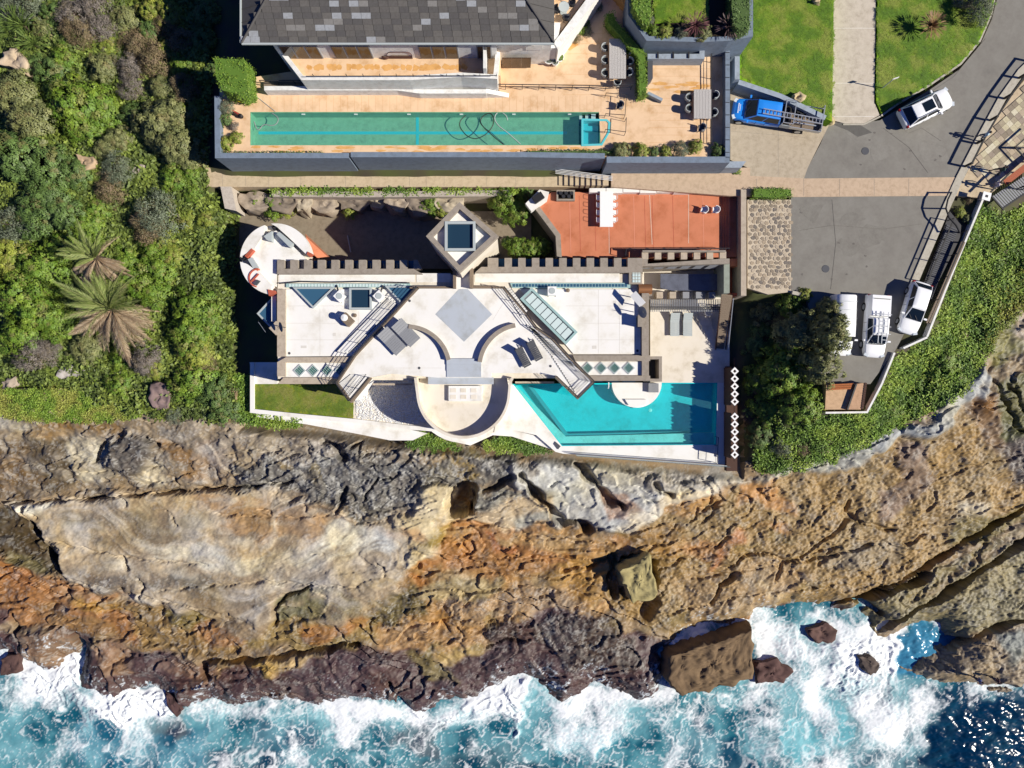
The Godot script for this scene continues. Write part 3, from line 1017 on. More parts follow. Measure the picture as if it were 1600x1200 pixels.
var rock_main := []
var rock_side := []
func rock_patch(called: String, x0: float, z0: float, wide: float, deep: float, st: float) -> void:
	var nx := int(wide / st)
	var nz := int(deep / st)
	var warp1 := fnoise(1, 0.16, 3)
	var warp2 := fnoise(2, 0.16, 3)
	var lump := fnoise(3, 0.22, 4)
	var rough := fnoise(4, 1.1, 3, FastNoiseLite.TYPE_SIMPLEX, 0.6)
	var fine := fnoise(5, 3.2, 2)
	var cell := fnoise(6, 3.3, 1, FastNoiseLite.TYPE_CELLULAR)
	cell.cellular_return_type = FastNoiseLite.RETURN_DISTANCE
	cell.cellular_jitter = 1.0
	var streak := fnoise(12, 0.5, 4, FastNoiseLite.TYPE_SIMPLEX, 0.62)
	var band := fnoise(7, 0.05, 3)
	var blot := fnoise(8, 0.5, 4, FastNoiseLite.TYPE_SIMPLEX, 0.65)
	var hue := fnoise(9, 0.12, 3)
	var strata := fnoise(11, 0.045, 4, FastNoiseLite.TYPE_SIMPLEX, 0.55)
	var ridge := fnoise(10, 0.16, 3)
	ridge.fractal_type = FastNoiseLite.FRACTAL_RIDGED
	var ys := PackedFloat32Array()
	ys.resize(nx * nz)
	var cs := PackedColorArray()
	cs.resize(nx * nz)
	for j in nz:
		var z := z0 + j * st
		var v0 := v_of(z)
		var k := FOCAL / (CAM_H - nominal(v0))
		for i in nx:
			var x := x0 + i * st
			var q := j * nx + i
			var u0 := 800.0 + x * k
			var n1 := warp1.get_noise_2d(x, z)
			var n2 := warp2.get_noise_2d(x, z)
			var rg := rough.get_noise_2d(x, z)
			var fi := fine.get_noise_2d(x, z)
			var u := u0 + n1 * 20.0 + rg * 2.5
			var v := v0 + n2 * 14.0 + fi * 1.5
			var d := look(shore, u0 + n1 * 10.0, v0 + n2 * 8.0)
			var honey := look(ctl.honey, u, v)
			var swirl := look(ctl.swirl, u, v)
			var lich := look(ctl.lichen, u, v)
			var smooth := look(ctl.smooth, u, v)
			var lu := lump.get_noise_2d(x, z)
			var cr := look_crack(u0 + rg * 1.6, v0 + rg * 1.0 + fi * 0.4)
			var h := base_height(u0 + n1 * 10.0, v0 + n2 * 8.0)
			var land := smoothstep(-6.0, 20.0, d)
			var rd := ridge.get_noise_2d(x, z * 1.7)
			h += (look(ctl.h, u, v) * 0.9 + lu * 0.36 * (1.0 - 0.5 * smooth) * (1.0 - 0.6 * swirl) + maxf(rd - 0.35, 0.0) * -0.4 * (1.0 - honey * 0.6) * (1.0 - 0.8 * swirl)) * land
			h += rg * (0.04 + 0.12 * lich) * (1.0 - 0.6 * swirl) * (1.0 - 0.75 * smooth) + fi * (0.012 + 0.035 * lich) * (1.0 - 0.7 * smooth)
			# liesegang banding also stands out as low ribs
			var bn := 0.0
			if swirl > 0.02:
				var sw := z * 0.8 + x * 0.12 + band.get_noise_2d(x * 0.6, z * 1.1) * 7.0 + n1 * 1.0
				bn = clampf(streak.get_noise_2d(x * 0.16 + n1 * 0.8, sw * 0.75) * 2.2, -1.0, 1.0)
				h += bn * 0.045 * swirl
			if honey > 0.02:
				var ce := cell.get_noise_2d(x, z * 1.15)
				h += (ce + 0.55) * 0.16 * honey * smoothstep(-0.5, 0.15, lu + 0.25)
			# bedding: broad low steps with crisp broken edges
			var bed := strata.get_noise_2d(x * 0.7, z * 1.4) * 4.0 + v0 * 0.013 + n1 * 0.4 + rg * 0.07
			var fr := bed - floorf(bed)
			var rise := smoothstep(0.0, 0.06, fr) - fr
			h += rise * (0.32 - 0.3 * swirl) * (1.0 - 0.6 * honey) * (1.0 - 0.6 * smooth) * land
			h -= cr
			var pad := 664.0 + (u0 - 365.0) * 0.1
			if u0 > 372.0 and u0 < 1160.0 and v0 < pad + 14.0:
				h = lerpf(minf(h, -5.2), h, smoothstep(pad - 2.0, pad + 14.0, v0))
			ys[q] = h
			var c := Color(look(ctl.r, u, v), look(ctl.g, u, v), look(ctl.b, u, v))
			var b := blot.get_noise_2d(x, z)
			var hu := hue.get_noise_2d(x, z)
			var gain := 0.93 + rg * 0.16 + fi * 0.16 + b * 0.22
			if bn > 0.0:
				c = c.lerp(Color(0.58, 0.5, 0.4), bn * 0.6 * swirl)
			elif bn < 0.0:
				c = c.lerp(Color(0.22, 0.15, 0.09), -bn * 0.62 * swirl)
			if hu > 0.1:
				c = c.lerp(Color(c.r * 1.04, c.g * 0.98, c.b * 0.8), minf(1.0, (hu - 0.1) * 2.0))
			elif hu < -0.12:
				c = c.lerp(Color(c.r * 0.92, c.g * 0.98, c.b * 1.12), minf(0.8, (-hu - 0.12) * 2.4))
			# each bed weathers to its own tone
			var tone := fposmod(floorf(bed) * 0.618, 1.0)
			c = c * (0.88 + 0.24 * tone)
			var dark := smoothstep(0.1, 0.34, b + rg * 0.45 - 0.28 + lich * 0.34)
			c = c.lerp(Color(0.12, 0.105, 0.088), dark * minf(1.0, lich + 0.12) * 0.8)
			var pale := smoothstep(0.3, 0.5, -b + fi * 0.5 + lich * 0.12)
			c = c.lerp(Color(0.5, 0.47, 0.42), pale * 0.45 * (0.3 + lich))
			# thin foam left lying on the weed by the last wave
			if d < 42.0 and d > -8.0 and u0 < 1340.0:
				var f := smoothstep(0.5, 0.62, (1.0 - absf(warp1.get_noise_2d(x * 3.5 + 40.0, z * 3.5))) * 0.75 - absf(fi) * 0.3 - d * 0.0055 + lu * 0.25)
				c = c.lerp(Color(0.7, 0.74, 0.76), f * 0.8)
			gain = maxf(gain, 0.25)
			cs[q] = Color(minf(c.r * gain * 0.97, 0.85), minf(c.g * gain * 1.01, 0.85), minf(c.b * gain * 1.04, 0.85))
	var o := MeshInstance3D.new()
	o.name = called
	o.mesh = surface_mesh(x0, z0, nx, nz, st, ys, cs)
	var rm := StandardMaterial3D.new()
	rm.vertex_color_use_as_albedo = true
	rm.roughness = 0.6
	o.material_override = rm
	add_child(o)
	o.position = Vector3(x0, 0, z0)
	o.set_meta("kind", "structure")
	rock_y = ys
	rock_dim = [x0, z0, nx, nz, st]

var rock_y: PackedFloat32Array
var rock_dim := []
func rock_height(x: float, z: float) -> float:
	if z < 0.5 and x > 36.1 and rock_side.size():
		var d: Array = rock_side[1]
		return rock_side[0][clampi(int((z - d[1]) / d[4]), 0, d[3] - 1) * int(d[2]) + clampi(int((x - d[0]) / d[4]), 0, d[2] - 1)]
	if z < 0.5:
		return -50.0
	var i := clampi(int((x - rock_dim[0]) / rock_dim[4]), 0, rock_dim[2] - 1)
	var j := clampi(int((z - rock_dim[1]) / rock_dim[4]), 0, rock_dim[3] - 1)
	return rock_y[j * int(rock_dim[2]) + i]

func build_sea() -> void:
	var st := 0.11
	var x0 := -60.0
	var z0 := 20.4
	var nx := int(122.0 / st)
	var nz := int(25.6 / st)
	var net1 := fnoise(21, 0.17, 4, FastNoiseLite.TYPE_SIMPLEX, 0.6)
	net1.fractal_type = FastNoiseLite.FRACTAL_RIDGED
	var net2 := fnoise(22, 0.85, 4, FastNoiseLite.TYPE_SIMPLEX, 0.6)
	net2.fractal_type = FastNoiseLite.FRACTAL_RIDGED
	var w1 := fnoise(23, 0.2, 3)
	var w2 := fnoise(24, 0.2, 3)
	var lace1 := fnoise(29, 0.3, 1)
	var lace2 := fnoise(30, 0.75, 1)
	var mass := fnoise(28, 0.14, 4, FastNoiseLite.TYPE_SIMPLEX, 0.55)
	var swell := fnoise(25, 0.09, 2)
	var chop := fnoise(26, 0.55, 3, FastNoiseLite.TYPE_SIMPLEX, 0.5)
	var fizz := fnoise(27, 2.4, 3, FastNoiseLite.TYPE_SIMPLEX, 0.7)
	var ys := PackedFloat32Array()
	ys.resize(nx * nz)
	var cs := PackedColorArray()
	cs.resize(nx * nz)
	var froth := PackedByteArray()
	froth.resize(nx * nz)
	for j in nz:
		var z := z0 + j * st
		var v0 := 600.0 + z * FOCAL / (CAM_H - SEA_Y)
		for i in nx:
			var x := x0 + i * st
			var q := j * nx + i
			var u0 := 800.0 + x * FOCAL / (CAM_H - SEA_Y)
			var a := w1.get_noise_2d(x, z)
			var b := w2.get_noise_2d(x, z)
			var u := u0 + a * 30.0
			var v := v0 + b * 22.0
			var f := look(ctl.foam, u, v)
			var d := look(shore, u0, v0)
			var calm := smoothstep(0.3, 0.05, f)
			var ra := net1.get_noise_2d(x + a * 5.0, z * 1.25 + b * 5.0)
			var rb := net2.get_noise_2d(x * 1.35 + b * 2.4, z * 0.6 + a * 2.4)
			var fz := fizz.get_noise_2d(x, z)
			var edge := smoothstep(-26.0, -2.0, d) * 0.22 if f > 0.12 else 0.0
			# lacy foam: thin joined-up lines that thicken where there is more of it
			var l1 := 1.0 - absf(lace1.get_noise_2d(x * 1.1 + a * 2.6 + rb * 0.12, z * 0.9 + b * 2.6))
			var l2 := 1.0 - absf(lace2.get_noise_2d(x * 1.1 + b * 2.0, z * 0.75 + a * 2.0))
			var ms := mass.get_noise_2d(x, z * 0.8)
			var fl := clampf(f + ms * 0.3 + edge * 0.5, 0.0, 1.2)
			var th := 0.96 - fl * 0.26
			var lace := maxf(smoothstep(th, th + 0.07, l1) * 0.75, smoothstep(th + 0.03, th + 0.12, l2) * 0.5) * smoothstep(0.05, 0.35, fl)
			lace *= clampf(0.8 + fz * 0.3 + ms * 0.5, 0.3, 1.0)
			var soft := smoothstep(0.58, 1.02, f * 0.95 + ms * 0.5 + edge * 1.1 + fz * 0.12 + rb * 0.1)
			var foam := maxf(lace, soft)
			var c := Color(look(ctl.wr, u, v), look(ctl.wg, u, v), look(ctl.wb, u, v))
			var milky := clampf(f * 0.75 + a * 0.4 - 0.12, 0.0, 0.85)
			c = c.lerp(Color(0.3, 0.58, 0.63), milky * (1.0 - calm))
			c = c.lerp(Color(0.01, 0.06, 0.11), clampf(-a * 1.3 + b * 0.5 - 0.05, 0.0, 0.75) * (1.0 - f * 0.6))
			c = c.lerp(Color(0.9, 0.93, 0.94), foam * (0.95 + fz * 0.08))
			froth[q] = 1 if foam > 0.12 or f > 0.75 else 0
			cs[q] = c
			var ch := chop.get_noise_2d(x * 1.0, z * 1.5)
			ys[q] = SEA_Y + swell.get_noise_2d(x, z) * 0.3 + ch * (0.04 + 0.075 * calm) + foam * 0.07 + fz * 0.015 + smoothstep(0.8, 1.05, f) * 0.25 * (0.6 + ra)
	var o := MeshInstance3D.new()
	o.name = "sea"
	o.mesh = surface_mesh(x0, z0, nx, nz, st, ys, cs, froth)
	var m := StandardMaterial3D.new()
	m.vertex_color_use_as_albedo = true
	m.roughness = 0.2
	m.metallic_specular = 0.42
	o.mesh.surface_set_material(0, m)
	o.mesh.surface_set_material(1, M.vertex)
	add_child(o)
	o.position = Vector3(x0, 0, z0)
	o.set_meta("kind", "structure")
	var far := Shape.new()
	far.col = lin(14, 66, 92)
	far.prism(PackedVector2Array([Vector2(-220, 26), Vector2(220, 26), Vector2(220, 260), Vector2(-220, 260)]), SEA_Y - 1.0, SEA_Y - 1.0)
	struct("open_sea", far, m)

# the ground behind the shelf: one sheet, with the hillside falling towards the rocks
var soil_noise := fnoise(31, 0.12, 4)
func ground_height(x: float, z: float) -> float:
	var u := 800.0 + x * FOCAL / 62.0
	var v := 600.0 + z * FOCAL / 62.0
	var h := -1.2 - 2.4 * smoothstep(250.0, 660.0, v)           # west hillside
	h += soil_noise.get_noise_2d(x, z) * 0.7
	if u > 320.0:
		h = lerpf(h, -3.6, smoothstep(320.0, 360.0, u) * smoothstep(250.0, 300.0, v))
		h = lerpf(h, -0.3, smoothstep(320.0, 360.0, u) * smoothstep(300.0, 250.0, v))
	if x > -1.5 and x < 19.6 and z > -1.2:                     # excavated for the swimming pool
		h = -5.6
	if u > 1150.0:                                             # car park and the slope below it
		var e := slope_drop(u, v)
		if v > 455.0:
			e = maxf(e, 2.5 * (1.0 - smoothstep(1205.0, 1262.0, u)) * smoothstep(455.0, 475.0, v))
		h = lerpf(h, -0.35 - e + soil_noise.get_noise_2d(x * 3.0, z * 3.0) * 0.35 * smoothstep(0.1, 1.0, e), smoothstep(1150.0, 1180.0, u))
	return h

func slope_drop(u: float, v: float) -> float:
	# metres below the car park on the bank that falls to the shelf
	var line := PackedVector2Array([Vector2(1150, 560), Vector2(1180, 600), Vector2(1290, 650), Vector2(1355, 645), Vector2(1400, 548), Vector2(1450, 525), Vector2(1525, 325), Vector2(1600, 260), Vector2(1800, 100)])
	var best := 1e9
	var p := Vector2(u, v)
	var side := 1.0
	for i in line.size() - 1:
		var c := Geometry2D.get_closest_point_to_segment(p, line[i], line[i + 1])
		var d := p.distance_to(c)
		if d < best:
			best = d
			var e := line[i + 1] - line[i]
			side = signf(e.cross(p - line[i]))
	return clampf(best * side * 0.034, 0.0, 4.6)

func build_ground() -> void:
	var st := 0.5
	var x0 := -60.0
	var z0 := -45.0
	var nx := 241
	var nz := 108
	var ys := PackedFloat32Array()
	ys.resize(nx * nz)
	var cs := PackedColorArray()
	cs.resize(nx * nz)
	for j in nz:
		for i in nx:
			var x := x0 + i * st
			var z := z0 + j * st
			var u := 800.0 + x * FOCAL / 63.0
			var v := 600.0 + z * FOCAL / 64.0
			var h := ground_height(x, z)
			var rim := 668.0 if u < 1180.0 else lerpf(742.0, 560.0, clampf((u - 1180.0) / 380.0, 0.0, 1.0))
			if u < 360.0:
				rim = 652.0
			h -= 3.5 * smoothstep(rim - 20.0, rim + 15.0, v)   # dips under the rock shelf
			ys[j * nx + i] = h
			var n := soil_noise.get_noise_2d(x * 2.0, z * 2.0)
			cs[j * nx + i] = Color(0.07, 0.058, 0.036).lerp(Color(0.085, 0.1, 0.03), clampf(0.5 + n, 0.0, 1.0))
	var o := MeshInstance3D.new()
	o.name = "ground"
	o.mesh = surface_mesh(x0, z0, nx, nz, st, ys, cs)
	o.material_override = M.vertex
	add_child(o)
	o.position = Vector3(x0, 0, z0)
	o.set_meta("kind", "structure")
	var far := Shape.new()
	far.col = Color(0.06, 0.07, 0.03)
	far.prism(PackedVector2Array([Vector2(-250, -250), Vector2(250, -250), Vector2(250, 2), Vector2(-250, 2)]), -7.0, -7.0)
	struct("hinterland", far, M.vertex)

# ---- the white villa ----------------------------------------------------------
const DECK := 0.95
const ROOF := 0.5
const POOL_Y := -3.0

func sh() -> Shape:
	return Shape.new()

func railing(parent: Node3D, list: Array, y: float, h: float, gap: float, m: Material, r := 0.025, mids := 2) -> void:
	# list in survey units at the rail's foot; each post, the top rail and the lower wires are parts
	var pts := []
	for p in pl(list, y):
		pts.append(Vector3(p.x, y, p.y))
	var posts := []
	for i in pts.size() - 1:
		var l: float = pts[i].distance_to(pts[i + 1])
		var k := maxi(1, int(round(l / gap)))
		for t in k:
			posts.append(pts[i].lerp(pts[i + 1], float(t) / k))
	posts.append(pts[-1])
	for p in posts:
		var s := sh()
		s.bar(p, p + Vector3.UP * h, r * 2.2)
		part("post", s, m, parent)
	var top := sh()
	for i in pts.size() - 1:
		top.bar(pts[i] + Vector3.UP * h, pts[i + 1] + Vector3.UP * h, r * 3.0, r * 2.0)
	part("top_rail", top, m, parent)
	for q in mids:
		var low := sh()
		for i in pts.size() - 1:
			var e := Vector3.UP * h * (q + 1.0) / (mids + 1.0)
			low.bar(pts[i] + e, pts[i + 1] + e, r * 1.3)
		part("lower_rail", low, m, parent)

func skylight_diamond(parent: Node3D, u: float, v: float, y: float, r: float) -> void:
	var f := sh()
	f.wall(pl([u - r, v, u, v - r, u + r, v, u, v + r, u - r, v, u, v - r], y), 0.1, y, y + 0.06)
	var fr := part("skylight", f, M.light_grey, parent)
	var s := sh()
	var p := at(u, v, y)
	var cell := px(r, y) * 1.414 / 4.0
	for i in 4:
		for j in 4:
			var a := Vector3((i - 1.5) * cell, 0.02, (j - 1.5) * cell).rotated(Vector3.UP, PI / 4)
			s.box(p + a, Vector3(cell * 0.72, 0.05, cell * 0.72), PI / 4)
	part("glass_blocks", s, M.tile_teal, fr)

func cone_mesh(called: String, parent: Node3D, c: Vector3, prof: Array, m: Material, sides := 24) -> MeshInstance3D:
	var s := sh()
	s.lathe(c, prof, sides)
	return part(called, s, m, parent)

func build_villa() -> void:
	var org := at(725, 520, POOL_Y)
	var villa := thing("villa", "white geometric villa with decked roof terraces and grey battlement edges", "house", org)
	var s: Shape
	# main body
	s = sh()
	s.prism(pl([434, 430, 1004, 428, 1014, 590, 434, 592], 0.4), -3.3, 0.38)
	part("wall", s, M.cream, villa)
	# side roofs, white membrane
	for r in [[447, 452, 660, 452, 560, 556, 447, 557], [812, 452, 1001, 452, 1001, 553, 896, 553]]:
		s = sh()
		s.prism(pl(r, ROOF), 0.3, ROOF)
		part("roof", s, M.white, villa)
	# welded seams and small patches of the roof membrane
	var seam := mat(212, 208, 200, 0.9)
	for q in [[447, 478, 628, 478], [447, 505, 605, 505], [447, 531, 580, 531], [500, 482, 500, 556], [560, 486, 560, 552], [822, 480, 836, 480], [884, 478, 1000, 478], [905, 505, 1000, 505], [903, 531, 1000, 531], [935, 453, 935, 552], [968, 453, 968, 552]]:
		s = sh()
		s.bar(at(q[0], q[1], ROOF + 0.001), at(q[2], q[3], ROOF + 0.001), 0.035, 0.006)
		part("seam", s, seam, villa)
	for q in [[470, 540, 9, 4], [925, 540, 7, 5], [958, 470, 5, 6], [520, 520, 5, 5]]:
		s = sh()
		s.prism(rect(q[0], q[1], q[0] + q[2], q[1] + q[3], ROOF), ROOF - 0.05, ROOF + 0.006)
		part("roof_patch", s, seam, villa)
	for q in [[452, 552], [996, 548], [640, 470], [655, 575], [860, 572]]:
		s = sh()
		s.lathe(at(q[0], q[1], ROOF if q[0] < 500 or q[0] > 990 else DECK), [[0.11, 0], [0.11, 0.02], [0.07, 0.024], [0, 0.01]], 12)
		part("drain", s, M.dark_grey, villa)
	for q in [[640, 500, 690, 550], [770, 500, 800, 452], [600, 575, 690, 575], [790, 560, 860, 560]]:
		s = sh()
		s.bar(at(q[0], q[1], DECK + 0.001), at(q[2], q[3], DECK + 0.001), 0.03, 0.006)
		part("seam", s, seam, villa)
	# north walkways
	for r in [[436, 427, 648, 427, 648, 441, 436, 441], [651, 427, 704, 427, 704, 441, 651, 441], [742, 425, 968, 425, 968, 441, 742, 441]]:
		s = sh()
		s.prism(pl(r, ROOF - 0.1), 0.2, ROOF - 0.1)
		part("walkway", s, M.white, villa)
	# green glass gutter strips
	for r in [[447, 443, 641, 443, 641, 449, 447, 449], [797, 442, 985, 442, 985, 450, 800, 450]]:
		s = sh()
		s.prism(pl(r, 0.52), 0.3, 0.52)
		var g := part("glass_strip", s, M.glass_green, villa)
		var b := sh()
		var n := int((r[2] - r[0] - 8) / 5.0)
		for i in n:
			var p := at(r[0] + 6 + i * 5.0, (r[1] + r[5]) * 0.5, 0.53)
			b.box(p, Vector3(0.2, 0.03, 0.24))
		part("glass_blocks", b, M.glass_blue if r[0] > 700 else M.glass_pale, g)
	# concrete edge beams
	for r in [[433, 452, 446, 452, 446, 557, 433, 557, 0.75, "beige"], [433, 566, 446, 566, 446, 588, 433, 588, 0.7, "beige"], [1003, 458, 1014, 458, 1014, 556, 1003, 556, 0.95, "concrete"], [447, 558, 556, 558, 548, 566, 433, 566, 0.72, "beige"], [895, 555, 1016, 555, 1016, 564, 899, 564, 0.72, "concrete"], [443, 590, 520, 590, 508, 600, 434, 600, 0.55, "beige"], [920, 587, 1016, 587, 1016, 595, 926, 595, 0.55, "concrete"], [1003, 564, 1014, 564, 1014, 587, 1003, 587, 0.7, "concrete"]]:
		s = sh()
		s.prism(pl(r.slice(0, 8), r[8]), -3.2, r[8])
		part("parapet", s, M[r[9]], villa)
	# strips with diamond glass-block lights
	for r in [[446, 567, 552, 567, 536, 589, 446, 589], [899, 565, 1003, 565, 1003, 586, 921, 586]]:
		s = sh()
		s.prism(pl(r, 0.45), 0.1, 0.45)
		part("roof_strip", s, M.white, villa)
	for u in [468, 489, 511, 532]:
		skylight_diamond(villa, u, 579, 0.455, 8.6)
	for u in [918, 939, 960, 982]:
		skylight_diamond(villa, u, 575, 0.455, 8.6)
	# battlements: beam, teeth, and the blue panes between them
	for run in [[433.0, 660.0, 420.0, 428.0, 406.0, 443.7, 10], [742.0, 1004.0, 417.0, 426.0, 403.0, 778.5, 10]]:
		s = sh()
		if run[0] < 500:
			s.prism(pl([433, 420, 646, 420, 660, 428, 433, 428], 0.85), -3.2, 0.85)
		else:
			s.prism(pl([742, 426, 752, 417, 1004, 417, 1004, 426], 0.85), -3.2, 0.85)
		part("battlement_beam", s, M.concrete, villa)
		var edges: Array = [run[0]] if run[0] < 500 else [762.0]
		for k in int(run[6]):
			var a: float = run[5] + k * 21.4
			var t := sh()
			t.prism(rect(edges[-1], run[4], a, run[2] + 0.3, 0.85), 0.1, 0.846)
			part("battlement", t, M.concrete, villa)
			edges.append(a + 9.8)
			var gl := sh()
			gl.prism(rect(a + 0.1, run[4] + 1.5, a + 9.7, run[2], -0.2), -0.25, -0.2)
			part("pane", gl, M.glass_blue, villa)
		var t2 := sh()
		if run[0] < 500:
			t2.prism(pl([edges[-1], 406, edges[-1] + 6, 406, edges[-1] + 13, 420.2, edges[-1], 420.2], 0.85), 0.1, 0.846)
		else:
			t2.prism(rect(edges[-1], 403, 1004, 417.2, 0.85), 0.1, 0.846)
		part("battlement", t2, M.concrete, villa)
	# low cables and pipes along the north walk
	s = sh()
	s.tube([at(436, 443, 0.62), at(470, 440, 0.62), at(520, 441, 0.62), at(560, 440, 0.62), at(600, 441, 0.62), at(640, 442, 0.62)], 0.05, 0.05, 5)
	part("cable", s, M.iron, villa)
	# raised central terrace
	var deck := [655, 451, 786, 451, 822, 493, 836, 512, 862, 531, 882, 553, 892, 566, 927, 597, 903, 621, 869, 588, 838, 583, 768, 583, 768, 590, 683, 590, 610, 584, 577, 590, 548, 626, 527, 599, 555, 558, 620, 488]
	s = sh()
	s.prism(pl(deck, DECK), -3.1, DECK)
	part("terrace_deck", s, M.white, villa)
	# inlaid grey-blue diamond and stepped landing
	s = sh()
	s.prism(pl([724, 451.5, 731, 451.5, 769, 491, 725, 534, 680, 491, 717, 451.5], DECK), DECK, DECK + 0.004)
	part("paving_diamond", s, M.paving_blue, villa)
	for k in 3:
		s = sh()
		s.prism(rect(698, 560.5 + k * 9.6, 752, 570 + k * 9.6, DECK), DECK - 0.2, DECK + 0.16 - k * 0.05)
		part("step", s, M.paving_blue, villa)
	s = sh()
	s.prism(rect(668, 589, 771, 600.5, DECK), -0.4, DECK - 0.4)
	part("landing", s, M.paving_blue, villa)
	# curved low walls on the terrace
	for a in [[636, 576, 66, -88, -12], [817, 575, 68, -172, -100]]:
		s = sh()
		s.wall(pl(arc(a[0], a[1], a[2], a[3], a[4], 22), DECK + 0.4), 0.34, DECK - 0.2, DECK + 0.42)
		part("curved_wall", s, M.concrete, villa)
	# round lower terrace: drum, floor, rim wall
	s = sh()
	s.prism(pl(arc(724, 612, 71, 0, 352, 44), -0.15), -3.3, -0.15)
	part("drum", s, M.cream, villa)
	s = sh()
	var rim := [649, 590]
	rim.append_array(arc(724, 612, 71.5, 172, 8, 40))
	rim.append_array([797, 598, 801, 590])
	s.wall(pl(rim, 0.95), 0.22, -0.4, 0.97)
	part("rim_wall", s, M.cream, villa)
	s = sh()
	s.prism(rect(701, 603, 753, 627, 0.15), -0.2, 0.17)
	part("plinth", s, M.white, villa)
	for k in 6:
		s = sh()
		s.box(at(708 + (k % 3) * 16, 610 + (k / 3) * 10, 0.18), Vector3(0.5, 0.02, 0.34))
		part("plinth_slab", s, M.cream, villa)
	# south wall openings under the terrace: dark glazing with sills
	for r in [[582, 591, 640, 594], [805, 588, 862, 591]]:
		s = sh()
		s.prism(rect(r[0], r[1], r[2], r[3], 0.2), -0.05, 0.1)
		part("sun_shade", s, M.cream, villa)
		s = sh()
		s.prism(rect(r[0], r[1] + 8, r[2] + 4, r[3] + 8, -0.6), -0.75, -0.6)
		part("sun_shade", s, M.beige, villa)
	# slatted walks beside the terrace
	for w in [[607, 466, 620, 475, 546, 550, 526, 549, 0.62, 46], [788, 452, 797, 449, 824, 486, 815, 497, DECK + 0.05, 11], [822, 507, 835, 514, 893, 566, 862, 555, DECK + 0.05, 16], [862, 556, 893, 566, 918, 596, 898, 612, DECK + 0.05, 15], [548, 585, 572, 585, 545, 618, 530, 599, DECK + 0.05, 15]]:
		s = sh()
		var n: int = w[9]
		for i in n:
			var a := at(lerpf(w[0], w[6], (i + 0.5) / n), lerpf(w[1], w[7], (i + 0.5) / n), w[8])
			var b := at(lerpf(w[2], w[4], (i + 0.5) / n), lerpf(w[3], w[5], (i + 0.5) / n), w[8])
			var step := at(w[0], w[1]).distance_to(at(w[6], w[7])) / n
			s.bar(a, b, step * 0.74, 0.05)
		var bd := sh()
		bd.prism(pl(w.slice(0, 8), w[8] - 0.1), w[8] - 0.2, w[8] - 0.09)
		part("walk_bed", bd, M.light_grey, villa)
		var sl := part("slatted_walk", s, M.white, villa)
		sl.set_meta("kind", "stuff")
		s = sh()
		s.bar(at(w[0], w[1], w[8] - 0.06), at(w[6], w[7], w[8] - 0.06), 0.08)
		s.bar(at(w[2], w[3], w[8] - 0.06), at(w[4], w[5], w[8] - 0.06), 0.08)
		part("bearer", s, M.iron, villa)
	# brown timber kerb round the terrace
	for r in [[653, 449, 620, 486, 555, 556, 527, 598, 548, 627, 578, 590], [788, 450, 824, 493, 838, 512, 864, 530, 885, 553, 928, 597, 903, 622, 868, 588], [640, 449, 709, 449, 709, 420], [738, 420, 738, 449, 788, 449]]:
		s = sh()
		s.wall(pl(r, DECK + 0.1), 0.17, 0.2, DECK + 0.1)
		part("kerb", s, M.timber, villa)
	var rails := thing("terrace_railing", "thin dark railing round the west edge of the villa terrace", "railing", at(590, 520, DECK + 0.1))
	railing(rails, [652, 450, 620, 486, 555, 556, 528, 598, 548, 626, 578, 590], DECK + 0.1, 0.95, 1.3, M.iron, 0.02, 3)
	rails = thing("terrace_railing", "thin dark railing round the east edge of the villa terrace above the turquoise pool", "railing", at(870, 540, DECK + 0.1))
	railing(rails, [788, 450, 824, 493, 838, 512, 864, 530, 885, 553, 928, 597, 903, 621, 869, 588], DECK + 0.1, 0.95, 1.3, M.iron, 0.02, 3)
	# bridge to the tower
	s = sh()
	s.prism(rect(711, 414, 735, 452, DECK), DECK - 0.3, DECK - 0.02)
	part("bridge", s, M.white, villa)
	for u in [710, 736]:
		s = sh()
		s.wall(pl([u, 412, u, 450], DECK + 0.6), 0.22, DECK - 0.4, DECK + 0.6)
		part("bridge_wall", s, M.timber, villa)
	# west bay of blue glass and white ledge
	s = sh()
	s.prism(pl([403, 490, 431, 461, 431, 519], -0.2), -3.0, -0.2)
	part("bay_window", s, M.glass_blue, villa)
	s = sh()
	s.wall(pl([430, 461, 403, 490, 431, 519], -0.15), 0.14, -0.4, -0.12)
	part("bay_frame", s, M.light_grey, villa)
	s = sh()
	s.prism(rect(424, 456, 431.5, 502, 0.3), -0.4, 0.3)
	part("ledge", s, M.white, villa)
	# east wing box
	s = sh()
	s.wall(pl([1016, 559, 1032, 559, 1032, 594, 1016, 594], 0.3), 0.25, -3.0, 0.3)
	part("chimney_box", s, M.concrete, villa)
	s = sh()
	s.prism(rect(1017, 561, 1031, 593, -1.0), -3.0, -1.4)
	part("chimney_floor", s, M.dark_grey, villa)
	# south facade windows seen from the pool side
	for u in [930, 955, 980]:
		s = sh()
		var p := at(u, 596.5, -1.3)
		s.box(p, Vector3(1.1, 1.8, 0.08))
		part("window", s, M.glass_dark, villa)
	# glass block panel, copper barrel cap and steps at the north-east corner
	s = sh()
	s.prism(rect(983, 415, 1003, 444, 0.8), -3.0, 0.78)
	part("corner_pier", s, M.concrete, villa)
	for i in 3:
		for j in 5:
			s = sh()
			s.box(at(990 + i * 4.4, 421 + j * 4.6, 0.8), Vector3(0.19, 0.05, 0.2))
			part("glass_block", s, M.glass_pale, villa)
	s = sh()
	var rows := []
	for i in 13:
		var a := PI * i / 12.0
		var line := []
		for u in [997.0, 1018.0]:
			var p := at(u, 452, 0.6)
			line.append(p + Vector3(0, sin(a) * 0.42, -cos(a) * 0.42))
		rows.append(line)
	s.grid(rows)
	part("copper_cap", s, M.copper, villa)
	s = sh()
	s.prism(rect(996, 444, 1019, 462, 0.55), -3.0, 0.58)
